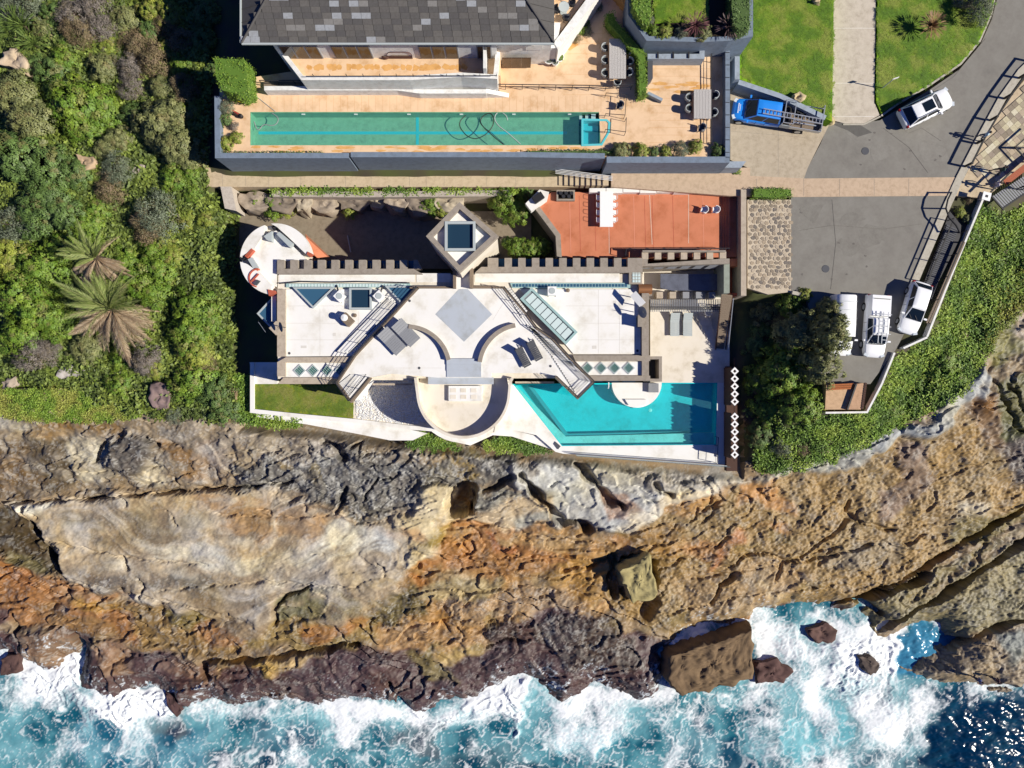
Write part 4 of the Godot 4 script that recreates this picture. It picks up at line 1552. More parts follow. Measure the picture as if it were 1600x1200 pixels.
	part("corner_pier", s, M.concrete, villa)

	build_skylights(villa)
	build_tower()
	build_round_pavilion()
	build_roof_things()
	build_court()
	build_pool()
	build_red_terrace()
	build_south_garden()

func build_skylights(villa: Node3D) -> void:
	var s: Shape
	for t in [[460, 450, 520, 450, 489, 480], [604, 448, 652, 448, 628, 474]]:
		s = sh()
		var ring: Array = t.duplicate()
		ring.append_array([t[0], t[1], t[2], t[3]])
		s.wall(pl(ring, 0.8), 0.13, 0.4, 0.8)
		var f := part("skylight", s, M.light_grey, villa)
		s = sh()
		s.prism(pl(t, 0.75), 0.5, 0.7)
		part("pane", s, M.glass_blue, f)
	s = sh()
	s.wall(pl([547, 451, 579, 451, 579, 482, 547, 482, 547, 451, 579, 451], 0.9), 0.16, 0.4, 0.9)
	var sq := part("skylight", s, M.light_grey, villa)
	s = sh()
	s.prism(rect(548, 452, 578, 481, 0.9), 0.5, 0.78)
	part("pane", s, M.glass_dark, sq)
	# long ridge skylight on the east roof
	var a := [815, 467, 831, 452, 900, 519, 884, 536]
	s = sh()
	s.prism(pl(a, 1.0), 0.4, 0.9)
	var fr := part("skylight", s, M.grey, villa)
	s = sh()
	var ring := a.duplicate()
	ring.append_array(a.slice(0, 4))
	s.wall(pl(ring, 1.0), 0.2, 0.5, 1.04)
	part("skylight_frame", s, M.glass_green, fr)
	for i in 8:
		var t0 := 0.05 + i * 0.115
		var t1 := t0 + 0.1
		var q := func(t: float, w: float) -> Array:
			var l := Vector2(815, 467).lerp(Vector2(884, 536), t)
			var r := Vector2(831, 452).lerp(Vector2(900, 519), t)
			var p := l.lerp(r, w)
			return [p.x, p.y]
		var poly := []
		for e in [[t0, 0.14], [t0, 0.86], [t1, 0.86], [t1, 0.14]]:
			poly.append_array(q.call(e[0], e[1]))
		s = sh()
		s.prism(pl(poly, 1.0), 0.88, 0.96)
		part("pane", s, M.glass_pale, fr)

func build_tower() -> void:
	var t := thing("tower", "square white tower turned on its corner with grey parapet and roof light", "tower", at(722, 372, -3.5))
	var y := 4.6
	var out := [667, 369, 718, 317, 777, 369, 718, 424]
	var s := sh()
	s.prism(pl(out, y), -3.6, y - 0.7)
	part("wall", s, M.cream, t)
	s = sh()
	var ring := out.duplicate()
	ring.append_array(out.slice(0, 4))
	s.wall(pl([671, 369, 718, 321, 773, 369, 718, 420, 671, 369, 718, 321], y), 0.4, y - 0.7, y)
	part("parapet", s, M.concrete, t)
	s = sh()
	s.prism(pl([674, 369, 718, 324, 770, 369, 718, 417], y - 0.5), y - 0.8, y - 0.45)
	part("roof", s, M.white, t)
	s = sh()
	s.wall(pl([697, 348, 741, 348, 741, 390, 697, 390, 697, 348, 741, 348], y), 0.2, y - 0.5, y + 0.05)
	var f := part("skylight", s, M.light_grey, t)
	s = sh()
	s.prism(rect(698, 349, 740, 389, y - 0.2), y - 0.5, y - 0.16)
	part("pane", s, M.glass_dark, f)
	s = sh()
	s.prism(pl([690, 342, 697, 335, 705, 342, 698, 349], 0.0), -3.6, 0.0)
	part("buttress", s, M.concrete, t)
	# tall slot windows in the south-east face
	var a := at(735, 408, 1.2)
	var b := at(765, 381, 1.2)
	for k in 3:
		s = sh()
		var p := a.lerp(b, 0.2 + k * 0.3)
		s.box(p + Vector3(0.28, 0.4, 0.3), Vector3(0.6, 2.2, 0.06), atan2(b.x - a.x, b.z - a.z) - PI / 2)
		part("window", s, M.glass_dark, t)

func build_round_pavilion() -> void:
	var t := thing("round_pavilion", "round white pavilion roof split by dark gaps with red trims, west end of the villa", "pavilion", at(430, 405, -3.5))
	var s := sh()
	s.prism(pl(arc(431, 405, 53, 0, 352, 44), 0.1), -3.6, 0.1)
	part("wall", s, M.cream, t)
	# roof segments with gaps at top right and left
	var seg := func(a0: float, a1: float, c0: Array) -> void:
		var poly := arc(431, 405, 56, a0, a1, 20)
		poly.append_array(c0)
		var e := sh()
		e.prism(pl(poly, 0.9), 0.15, 0.9)
		part("roof_segment", e, M.white, t)
	seg.call(-176, -108, [412, 366, 398, 388])
	seg.call(-98, -10, [478, 397, 452, 372, 432, 354])
	seg.call(100, 176, [385, 412, 404, 425, 425, 446])
	s = sh()
	s.prism(pl([388, 404, 412, 366, 432, 360, 470, 396, 480, 406, 432, 408, 432, 448, 425, 446, 400, 424], 0.45), 0.0, 0.45)
	part("roof_floor", s, M.white, t)
	s = sh()
	s.prism(pl([436, 362, 458, 380, 452, 386, 432, 366], 1.1), 0.4, 1.1)
	part("rooflight_hood", s, M.light_grey, t)
	s = sh()
	s.prism(pl([412, 369, 425, 361, 424, 377, 417, 375], 1.1), 0.4, 1.1)
	part("rooflight_hood", s, M.light_grey, t)
	s = sh()
	s.prism(pl([387, 405, 394, 402, 404, 418, 398, 423], 0.8), 0.4, 0.8)
	part("rooflight_hood", s, M.light_grey, t)
	for r in [[382, 400, 393, 388, 396, 391, 386, 403, 0.95], [418, 452, 429, 454, 431, 458, 420, 462, 1.0], [481, 393, 487, 396, 482, 400, 479, 397, 1.0]]:
		s = sh()
		s.prism(pl(r.slice(0, 8), r[8]), 0.2, r[8])
		part("red_trim", s, M.red_wall, t)
	s = sh()
	s.wall(pl(arc(403, 434, 14, 100, 270, 14), 0.98), 0.12, 0.5, 0.98)
	part("red_hoop", s, M.red_wall, t)
	s = sh()
	s.bar(at(404, 428, 0.98), at(393, 440, 0.98), 0.12)
	part("red_hoop", s, M.red_wall, t)
	s = sh()
	s.prism(pl([396, 443, 402, 437, 407, 439, 401, 446], 1.0), 0.9, 1.1)
	part("vent_box", s, M.dark_grey, t)
	# sloping terracotta hood to the east
	s = sh()
	s.hexa([at(477, 365, -2.6), at(516, 402, -2.6), at(492, 404, -2.6), at(480, 392, -2.6)], [at(478, 370, 0.05), at(512, 401, -0.9), at(496, 403, -0.4), at(484, 392, 0.05)])
	part("terracotta_hood", s, M.red, t)
	for g in [[424, 354, 432, 350], [374, 401, 381, 398]]:
		s = sh()
		s.wall(pl([g[0], g[1], g[2], g[3], g[2] + 4, g[3] + 4, g[0] + 4, g[1] + 5, g[0], g[1]], 0.6), 0.06, 0.2, 0.6)
		part("gutter_box", s, M.iron, t)

func dish(called: String, label: String, p: Vector3, r: float, face: Vector3) -> void:
	var t := thing(called, label, "dish", p)
	var s := sh()
	s.tube([Vector3.ZERO, Vector3.UP * 0.9], 0.035, 0.035, 8)
	part("mast", s, M.iron, t, true)
	var b := Basis.looking_at(-face.normalized(), Vector3.UP)
	s = sh()
	var rows := []
	for i in 6:
		var q := i / 5.0
		var line := []
		for k in 20:
			var a := TAU * k / 20.0
			line.append(Vector3.UP * 0.95 + b * Vector3(cos(a) * r * q, sin(a) * r * q, q * q * r * 0.22))
		rows.append(line)
	s.grid(rows, true)
	part("reflector", s, M.grey, t, true)
	s = sh()
	s.tube([Vector3.UP * 0.95 + b * Vector3(0, -r, r * 0.2), Vector3.UP * 0.95 + b * Vector3(0, 0, r * 0.9)], 0.02, 0.02, 6)
	part("feed_arm", s, M.iron, t, true)

func ac_unit(label: String, p: Vector3, turn: float, pipe: Vector3) -> void:
	var t := thing("air_conditioner", label, "air conditioner", p, turn)
	var s := sh()
	s.box(Vector3(0, 0.35, 0), Vector3(0.72, 0.66, 0.72))
	part("case", s, M.paint_white, t, true)
	s = sh()
	s.lathe(Vector3(0, 0.68, 0), [[0.26, 0.0], [0.26, 0.03], [0.0, 0.03]], 18)
	part("fan_guard", s, M.light_grey, t, true)
	for e in [-0.3, 0.3]:
		s = sh()
		s.box(Vector3(e, 0.02, 0), Vector3(0.08, 0.04, 0.8))
		part("foot", s, M.iron, t, true)
	if pipe != Vector3.ZERO:
		s = sh()
		s.tube([Vector3(0, 0.2, 0), (pipe * 0.6 + Vector3.UP * 0.2).rotated(Vector3.UP, -turn), (pipe).rotated(Vector3.UP, -turn)], 0.07, 0.07, 8)
		part("pipe", s, M.iron, t, true)

func build_roof_things() -> void:
	ac_unit("white box air conditioner with black pipe, between triangular and square skylights", at(533, 464, ROOF), PI / 4, Vector3(-0.35, 0.1, -0.95))
	ac_unit("white box air conditioner with black pipe, between square skylight and slatted walk", at(594, 464, ROOF), PI / 4, Vector3(0.25, 0.1, -0.95))
	ac_unit("white box air conditioner beside the long glass skylight on the east roof", at(862, 456, ROOF), 0.0, Vector3.ZERO)
	var t := thing("vent_chimney", "brown roof vent box with round white cap on the west roof", "chimney", at(544, 500, ROOF), PI / 4)
	var s := sh()
	s.box(Vector3(0, 0.3, 0), Vector3(0.7, 0.6, 1.0))
	part("base", s, M.timber, t, true)
	s = sh()
	s.lathe(Vector3(0, 0.6, -0.15), [[0.12, 0], [0.12, 0.3], [0.28, 0.3], [0.28, 0.42], [0.0, 0.5]], 18)
	part("cap", s, M.paint_white, t, true)
	for q in [[555, 493, "small round grey roof vent beside the brown vent box"], [887, 454, "small round grey roof vent beside the white box on the east roof"]]:
		s = sh()
		s.lathe(at(q[0], q[1], ROOF), [[0.12, 0], [0.12, 0.12], [0.17, 0.14], [0.0, 0.2]], 14)
		single("roof_vent", s, M.timber, q[2], "vent")
	dish("satellite_dish", "grey satellite dish on the west parapet beside a tan panel", at(446, 512, 0.76), 0.42, Vector3(-0.7, 0.5, 0.2))
	dish("satellite_dish", "grey satellite dish on the east parapet beside a tilted white panel", at(1002, 489, 0.95), 0.5, Vector3(-0.8, 0.5, 0.3))
	t = thing("aerial_panel", "square tan panel set on its corner over the west parapet", "panel", at(434, 513, 0.75))
	s = sh()
	s.box(Vector3(-0.05, 0.25, 0), Vector3(0.85, 0.06, 0.85), PI / 4)
	part("board", s, M.beige, t, true)
	s = sh()
	s.box(Vector3(0, 0.11, 0), Vector3(0.2, 0.22, 0.2))
	part("foot", s, M.iron, t, true)
	s = sh()
	s.tube([Vector3(-0.9, 0.35, 0.35), Vector3(-1.5, 0.35, -0.5)], 0.02, 0.02, 6)
	part("rod", s, M.steel, t, true)
	t = thing("solar_panel", "tilted white panel on a dark frame at the east parapet", "panel", at(993, 470, ROOF), -0.85)
	s = sh()
	s.obox(Vector3(0, 1.15, 0), Vector3(1.25, 0.05, 0.62), Basis(Vector3.RIGHT, 0.35))
	part("panel", s, M.paint_white, t, true)
	for e in [-0.5, 0.5]:
		s = sh()
		s.bar(Vector3(e, 0, 0.1), Vector3(e, 1.1, 0.1), 0.06)
		part("leg", s, M.iron, t, true)
	t = thing("equipment_cabinet", "dark cabinet standing against the east roof parapet", "cabinet", at(997, 503, ROOF))
	s = sh()
	s.box(Vector3(0, 0.45, 0), Vector3(0.3, 0.9, 0.9))
	part("case", s, M.dark_grey, t, true)
	s = sh()
	s.box(Vector3(0, 0.93, 0), Vector3(0.36, 0.06, 0.96))
	part("lid", s, M.concrete, t, true)

func build_court() -> void:
	# sunken court north of the villa and the paved deck east of it
	var s := sh()
	s.prism(pl([365, 330, 830, 330, 830, 420, 365, 420], -3.4), -3.6, -3.4)
	struct("court_paving", s, mat(142, 130, 112, 0.95, "mottle", 0.15))
	s = sh()
	s.prism(pl([1016, 462, 1140, 462, 1140, 598, 1016, 598], POOL_Y), -3.5, POOL_Y)
	struct("east_terrace", s, M.cream)
	var joints := sh()
	# steel and glass pergola over the kitchen court
	var t := thing("pergola", "grey concrete pergola with a louvred beam over the glazed side court", "pergola", at(1075, 430, POOL_Y))
	s = sh()
	s.prism(pl([1004, 405, 1012, 405, 1012, 412, 1134, 404, 1140, 404, 1140, 412, 1004, 416], 0.7), -3.0, 0.7)
	part("beam", s, M.concrete, t)
	s = sh()
	s.prism(pl([1004, 391, 1134, 391, 1134, 393.5, 1004, 393.5], 0.9), 0.3, 0.9)
	part("beam", s, M.concrete, t)
	for i in 7:
		s = sh()
		s.prism(rect(1003 + i * 20.3, 393, 1013 + i * 20.3, 405, 0.6), 0.2, 0.6)
		part("rafter", s, M.beige, t)
		if i < 6:
			s = sh()
			s.hexa([at(1012 + i * 20, 413, 0.2), at(1024 + i * 20, 413, 0.2), at(1014 + i * 20, 420, -0.6), at(1000 + i * 20, 420, -0.6)], [at(1013 + i * 20, 412, 0.5), at(1025 + i * 20, 412, 0.5), at(1014 + i * 20, 420, -0.4), at(1000 + i * 20, 420, -0.4)])
			part("louvre", s, M.grey, t)
	s = sh()
	s.prism(rect(1131, 404, 1140, 458, 0.4), -3.0, 0.4)
	part("side_wall", s, mat(150, 158, 146, 0.8, "mottle", 0.2), t)
	s = sh()
	s.prism(rect(1005, 420, 1130, 467, -2.4), -3.4, -2.6)
	part("floor", s, M.cream, t)
	s = sh()
	s.prism(pl([1032, 428, 1130, 428, 1130, 454, 1050, 454, 1032, 450], -1.6), -1.75, -1.6)
	part("glass_canopy", s, mat(108, 112, 126, 0.12, "mottle", 0.1), t)
	for i in 5:
		s = sh()
		s.prism(rect(1026 + i * 20.5, 456, 1036 + i * 20.5, 466, -1.5), -2.6, -1.5)
		part("planter_block", s, M.beige if i < 2 else M.grey, t)
	# timber screen with slats below the pergola
	t = thing("slat_screen", "flat screen of narrow dark slats on a frame between pergola and east terrace", "screen", at(1070, 475, POOL_Y))
	s = sh()
	for i in 40:
		s.bar(at(1017 + i * 2.8, 468, -1.6), at(1017 + i * 2.8, 487, -1.6), 0.07, 0.05)
	var st := part("slats", s, M.grey, t)
	st.set_meta("kind", "stuff")
	for v in [480, 483]:
		s = sh()
		s.bar(at(1016, v, -1.54), at(1132, v, -1.54), 0.08)
		part("rail", s, M.iron, t)
	for u in [1018, 1050, 1090, 1130]:
		s = sh()
		s.bar(at(u, 478, -3.0), at(u, 478, -1.6), 0.08)
		part("post", s, M.iron, t)
	# timber stair along the east boundary
	t = thing("garden_stair", "steep stair of weathered planks running down the east boundary", "stair", at(1130, 505, POOL_Y))
	for i in 26:
		var q := i / 25.0
		s = sh()
		var a := at(lerpf(1134, 1124, q) - 4, lerpf(462, 543, q), lerpf(-0.4, -2.9, q))
		var w := px(lerpf(17, 12, q))
		s.box(a + Vector3(0.3, 0, 0), Vector3(w, 0.05, 0.2), -0.12)
		part("tread", s, M.timber, t)
	for e in [-6.0, 10.0]:
		s = sh()
		s.bar(at(1134 + e, 460, -0.5), at(1124 + e, 546, -3.0), 0.06, 0.2)
		part("stringer", s, M.timber_brown, t)
	s = sh()
	s.bar(at(1146, 466, 0.3), at(1138, 545, -2.1), 0.05)
	part("handrail", s, M.steel, t)
	# low white folded steps on the terrace
	t = thing("corner_steps", "zigzag of pale stone steps at the shaded corner of the east terrace", "steps", at(1100, 510, POOL_Y))
	for i in 7:
		s = sh()
		s.prism(pl([1088 + i * 4, 494 + i * 7, 1110 + i * 1.5, 494 + i * 7, 1110 + i * 1.5, 501.5 + i * 7, 1088 + i * 4, 501.5 + i * 7], POOL_Y), POOL_Y - 0.1, POOL_Y + 0.16 - i * 0.02)
		part("step", s, M.cream, t)
	# boundary fence with white diamond finials
	t = thing("boundary_fence", "dark brown fence topped by pointed boards with hollow white diamond finials", "fence", at(1148, 645, POOL_Y))
	s = sh()
	s.prism(rect(1140, 572, 1157, 738, -1.6), -3.2, -2.5)
	part("footing", s, M.timber_brown, t)
	for g in [[580, 5], [651, 6]]:
		for i in g[1]:
			var v: float = g[0] + i * 11.9
			var p := at(1148, v, -0.9)
			s = sh()
			s.bar(Vector3(p.x, -3.1, p.z), Vector3(p.x, -0.95, p.z), 0.16)
			var po := part("post", s, M.timber_brown, t)
			s = sh()
			var r := 4.6
			s.wall(pl([1148 - r, v, 1148, v - r, 1148 + r, v, 1148, v + r, 1148 - r, v, 1148, v - r], -0.85), 0.13, -0.95, -0.82, true)
			part("finial", s, M.paint_white, po)
			for q in 2:
				var pp := at(1142.5, v + (q * 2 - 1) * 2.98, -0.9)
				s = sh()
				s.box(Vector3(pp.x, -2.05, pp.z), Vector3(0.04, 2.1, 0.322))
				s.hexa([Vector3(pp.x - 0.02, -1.0, pp.z - 0.16), Vector3(pp.x + 0.02, -1.0, pp.z - 0.16), Vector3(pp.x + 0.02, -1.0, pp.z + 0.16), Vector3(pp.x - 0.02, -1.0, pp.z + 0.16)], [Vector3(pp.x - 0.02, -0.75, pp.z - 0.02), Vector3(pp.x + 0.02, -0.75, pp.z - 0.02), Vector3(pp.x + 0.02, -0.75, pp.z + 0.02), Vector3(pp.x - 0.02, -0.75, pp.z + 0.02)])
				part("board", s, M.timber_brown, t)
	s = sh()
	s.box(at(1148, 640, -1.9), Vector3(0.1, 0.12, 9.0))
	part("rail", s, M.timber_brown, t)

func build_pool() -> void:
	# white pool surround with the pool cut out of it
	var outer := pl([797, 598, 1138, 598, 1138, 724, 960, 704, 880, 706, 850, 684, 800, 668], POOL_Y)
	var hole := pl([802, 601, 1121, 597.9, 1119, 695, 878, 697], POOL_Y)
	var s := sh()
	for p in [pl([788, 600, 802, 601, 878, 697, 868, 706, 838, 680, 800, 672, 772, 676], POOL_Y), pl([868, 706, 878, 697, 1119, 695, 1138, 700, 1138, 727, 960, 714, 880, 709], POOL_Y), pl([1121, 597.9, 1138, 597.9, 1138, 700, 1119, 695], POOL_Y)]:
		s.prism(p, -3.9, POOL_Y)
	struct("pool_surround", s, M.white)
	var t := thing("swimming_pool", "angular turquoise swimming pool with a pale ledge beside the villa", "pool", at(970, 650, -4.4))
	s = sh()
	s.prism(hole, -4.4, -4.3)
	part("floor", s, M.pool, t)
	s = sh()
	s.wall(pl([802, 601, 1121, 598, 1119, 695, 878, 697, 802, 601, 900, 600], POOL_Y), 0.12, -4.4, POOL_Y - 0.02)
	part("basin_wall", s, M.pool, t)
	s = sh()
	s.prism(pl([803, 603, 806, 602, 884, 682, 1118, 676, 1118, 694, 879, 696], -3.5), -4.4, -3.55)
	part("ledge", s, M.pool_ledge, t)
	s = sh()
	s.prism(pl([820, 596, 830, 601, 888, 678, 1080, 674, 884, 683], -3.5), -4.4, -3.75)
	part("ledge_step", s, mat(20, 150, 160, 0.5), t)
	s = sh()
	s.prism(hole, -3.16, -3.16)
	part("water", s, M.water, t)
	# round white island terrace on the north edge
	s = sh()
	var half := arc(995, 598, 39, 180, 0, 26)
	s.prism(pl(half, POOL_Y), -4.4, POOL_Y - 0.01)
	part("island_terrace", s, M.white, t)
	s = sh()
	s.prism(pl([976, 624, 1000, 624, 1010, 624, 1008, 632, 995, 636, 982, 633], POOL_Y), POOL_Y - 0.05, POOL_Y + 0.2)
	part("island_step", s, M.white, t)
	s = sh()
	s.tube([at(951, 596, -2.0), at(951, 605, -2.0), at(950, 607, -2.5)], 0.05, 0.05, 8)
	part("spout", s, M.paint_white, t)
	s = sh()
	s.lathe(at(1016, 641, -3.15), [[0.16, 0], [0.16, 0.06], [0, 0.08]], 16)
	single("chlorine_float", s, M.pool_ledge, "small round pale float drifting on the turquoise pool", "float")
	var g := thing("pool_gate", "thin dark gate rails at the shaded south-east corner of the turquoise pool", "gate", at(1120, 705, POOL_Y))
	railing(g, [1117, 682, 1115, 722], POOL_Y, 1.1, 0.8, M.iron, 0.018, 1)
	g = thing("pool_rail", "low glass balustrade along the cliff edge of the pool terrace", "balustrade", at(1000, 715, POOL_Y))
	s = sh()
	s.wall(pl([900, 711, 1136, 728], POOL_Y), 0.04, POOL_Y, POOL_Y + 0.9)
	part("glass_panel", s, M.pane, g)
	s = sh()
	s.bar(at(900, 711, POOL_Y + 0.92), at(1136, 728, POOL_Y + 0.92), 0.05)
	part("cap_rail", s, M.light_grey, g)

func build_red_terrace() -> void:
	var y := -0.9
	var s := sh()
	s.prism(pl([836, 322, 862, 300, 1158, 300, 1158, 402, 875, 402, 872, 372], y), -3.6, y)
	var fl := struct("red_terrace", s, M.red)
	for u in [890.0, 905.0, 929.0, 951.0, 990.0, 1007.0, 1019.0, 1051.0, 1098.0]:
		s = sh()
		s.bar(at(u, 306, y + 0.003), at(u + 2, 392 if u > 900 else 396, y + 0.003), 0.035, 0.008)
		part("joint", s, M.red_wall if int(u) % 2 else mat(222, 150, 124, 0.9), fl)
	# thin white expansion lines
	for q in [[951, 300, 952, 396], [1015, 305, 1019, 382], [1076, 303, 1076, 380]]:
		s = sh()
		s.bar(at(q[0], q[1], y + 0.004), at(q[2], q[3], y + 0.004), 0.03, 0.01)
		part("joint", s, M.cream, fl)
	# grey kerb round the west end
	s = sh()
	s.wall(pl([836, 320, 872, 368, 874, 402], y + 0.2), 0.42, -3.6, y + 0.25)
	single("terrace_kerb", s, M.concrete, "grey concrete kerb round the west end of the red terrace", "kerb")
	s = sh()
	s.wall(pl([1162, 296, 1162, 462], 0.3), 0.45, -3.4, 0.3)
	single("garden_wall", s, M.beige, "tan wall between the red terrace and the crazy paving", "wall")
	var t := thing("terrace_steps", "narrow red steps along the east edge of the red terrace", "steps", at(1140, 350, y))
	for i in 3:
		s = sh()
		s.prism(rect(1130 + i * 3.2, 300, 1133.2 + i * 3.2, 392, y), y - 0.05, y + 0.1 + i * 0.1)
		part("step", s, M.red, t)
	t = thing("red_landing", "red painted landing with sunken well at the south-east corner of the red terrace", "landing", at(1148, 430, -1.5))
	s = sh()
	s.prism(rect(1141, 404, 1156, 416, -0.7), -2.0, -0.7)
	part("landing", s, M.red, t)
	s = sh()
	s.prism(rect(1141, 418, 1156, 458, -2.0), -2.8, -2.2)
	part("well_floor", s, M.red_wall, t)
	s = sh()
	s.wall(pl([1141, 460, 1156, 460], -0.8), 0.25, -2.4, -0.8)
	part("well_wall", s, M.red_wall, t)
	# white ledge along the north edge
	t = thing("terrace_ledge", "white capped ledge of slabs along the north edge of the red terrace", "ledge", at(1040, 298, y))
	for i in 9:
		s = sh()
		s.prism(pl([921 + i * 26.4, 294, 946.5 + i * 26.4, 294, 946.5 + i * 26.4, 300.5 + (i % 2), 921 + i * 26.4, 300.5 + (i % 2)], -0.3), -0.9, -0.3)
		part("slab", s, M.white, t)
	# barbecue corner
	t = thing("barbecue_bench", "white masonry bench with a black barbecue at the corner of the red terrace", "bench", at(838, 308, y))
	s = sh()
	s.prism(pl([821, 318, 843, 296, 858, 300, 855, 312, 830, 330], -0.2), -0.9, -0.2)
	part("bench", s, M.white, t)
	s = sh()
	s.box(at(841, 309, 0.0), Vector3(0.9, 0.35, 0.6), 0.6)
	part("hood", s, M.black, t)
	t = thing("planter_box", "concrete planter box with dark potted clutter on the red terrace", "planter", at(884, 306, y))
	s = sh()
	s.wall(pl([871, 298, 897, 298, 897, 312, 871, 312, 871, 298, 897, 298], -0.5), 0.14, -0.9, -0.5)
	part("box", s, M.concrete, t)
	s = sh()
	s.prism(rect(872, 299, 896, 311, -0.6), -0.9, -0.65)
	part("soil", s, M.soil, t)
	for i in 5:
		s = sh()
		s.lathe(at(876 + i * 4.2, 303 + (i % 2) * 5, -0.65), [[0.1, 0], [0.14, 0.25], [0.16, 0.3], [0, 0.3]], 12)
		part("pot", s, M.iron, t)
	# rail along the south edge
	t = thing("terrace_railing", "thin dark railing on the south edge of the red terrace", "railing", at(1050, 393, y))
	railing(t, [975, 402, 976, 392, 1135, 391], y, 0.95, 1.5, M.iron, 0.018, 1)

func build_south_garden() -> void:
	var y := POOL_Y
	var s := sh()
	s.prism(pl([398, 600, 553, 601, 552, 654, 398, 640], y), -3.7, y + 0.02)
	lawn_struct("villa_lawn", s, M.dry_lawn)
	s = sh()
	s.wall(pl([394, 566, 394, 642, 470, 650, 556, 658, 640, 668, 690, 672], y + 0.2), 0.36, -4.4, y + 0.22)
	single("garden_kerb", s, M.white, "white kerb wall bounding the villa lawn and pebble court", "wall")
	s = sh()
	s.prism(pl([390, 566, 433, 566, 433, 600, 397, 600, 397, 596], y), -3.6, y + 0.03)
	struct("west_paving", s, M.white)
	# pebble court
	s = sh()
	s.prism(pl([553, 592, 668, 592, 690, 668, 640, 666, 552, 655], y), -3.8, y)
	struct("pebble_court", s, M.cream)
	s = sh()
	var r := RandomNumberGenerator.new()
	r.seed = 4
	var area := PackedVector2Array(pl([555, 594, 662, 594, 676, 655, 640, 664, 556, 653], y))
	var k := 0
	while k < 2600:
		var u := r.randf_range(553, 680)
		var v := r.randf_range(592, 666)
		var p := at(u, v, y)
		if Geometry2D.is_point_in_polygon(Vector2(p.x, p.z), area):
			s.col = Color(1, 1, 1) * r.randf_range(0.66, 0.84)
			var a := r.randf_range(0.05, 0.09)
			var e := Basis(Vector3.UP, r.randf() * TAU)
			s.hexa([p + e * Vector3(-a, 0, -a * 0.6), p + e * Vector3(a, 0, -a * 0.6), p + e * Vector3(a, 0, a * 0.6), p + e * Vector3(-a, 0, a * 0.6)], [p + e * Vector3(-a * 0.5, 0.06, -a * 0.3), p + e * Vector3(a * 0.5, 0.06, -a * 0.3), p + e * Vector3(a * 0.5, 0.06, a * 0.3), p + e * Vector3(-a * 0.5, 0.06, a * 0.3)])
			k += 1
	var o := single("white_pebbles", s, M.vertex, "white pebbles spread over the shaded court below the round terrace", "pebbles")
	o.set_meta("kind", "stuff")
	# broad white apron along the cliff edge and round the drum
	s = sh()
	s.prism(pl([400, 646, 556, 660, 640, 671, 668, 677, 645, 688, 610, 688, 560, 678, 480, 663, 402, 652], -3.5), -4.6, -3.4)
	struct("cliff_walk", s, M.white)
	s = sh()
	s.prism(pl(arc(724, 614, 78, 0, 352, 44), -3.1), -4.4, -3.08)
	struct("drum_walk", s, M.white)
	s = sh()
	s.prism(pl([668, 668, 780, 668, 800, 672, 842, 682, 862, 702, 800, 682, 770, 680, 735, 696, 700, 688], -3.3), -4.6, -3.3)
	struct("drum_walk", s, M.white)
	# sloping metal sheets of the tool shed roof beside the pool gate
	s = sh()
	s.prism(pl([868, 690, 876, 697, 872, 702, 866, 694], y), y, y + 0.1)
	single("access_hatch", s, M.dark_grey, "small dark access hatch beside the pool's pointed corner", "hatch")

func lawn_struct(called: String, s: Shape, m: Material) -> MeshInstance3D:
	return struct(called, s, m)

# ---- the neighbour: slate-roofed house, lap pool terrace ------------------------
const TER := 2.2

func build_neighbour() -> void:
	var s: Shape
	# terrace floor in strips around the lap pool
	s = sh()
	s.prism(pl([343, 128, 400, 128, 400, 120, 800, 60, 880, 60, 960, -40, 1010, -40, 1010, 60, 1134, 60, 1134, 175, 343, 175], TER), -1.0, TER)
	s.prism(pl([343, 227, 940, 227, 940, 244, 343, 243], TER), -1.0, TER)
	s.prism(pl([343, 175, 391, 175, 391, 227, 343, 227], TER), -1.0, TER)
	s.prism(pl([936, 175, 1134, 175, 1134, 248, 940, 248], TER), -1.0, TER)
	var fl := struct("pool_terrace", s, M.patio)
	# rusty tint where the pool water splashes: irregular stained slabs
	var r := RandomNumberGenerator.new()
	r.seed = 77
	for i in 60:
		var u := r.randf_range(400, 1000)
		var v := 229.0 + r.randf() * 8.0
		if i > 40:
			u = r.randf_range(1015, 1110); v = r.randf_range(128, 146)
		s = sh()
		var poly := []
		for k in 7:
			var a := TAU * k / 7.0
			poly.append_array([u + cos(a) * r.randf_range(4, 14), v + sin(a) * r.randf_range(1, 3)])
		s.prism(pl(poly, TER), TER, TER + 0.003 + 0.0002 * i)
		part("water_stain", s, M.patio_stain, fl)
	# slab joints of the paved terrace
	s = sh()
	for k in 13:
		s.bar(at(1014, 96 + k * 11.5, TER + 0.001), at(1110, 96 + k * 11.5, TER + 0.001), 0.02, 0.012)
	for k in 52:
		var u := 400.0 + k * 11.0
		s.bar(at(u, 150, TER + 0.001), at(u, 174, TER + 0.001), 0.018, 0.01)
	for k in 9:
		s.bar(at(880, 20 + k * 16, TER + 0.001), at(945, 20 + k * 16, TER + 0.001), 0.018, 0.01)
	var jt := part("joint", s, mat(206, 164, 118, 0.9), fl)
	jt.set_meta("kind", "stuff")

	build_lap_pool()
	build_slate_house()
	build_terrace_walls()
	build_upper_garden()

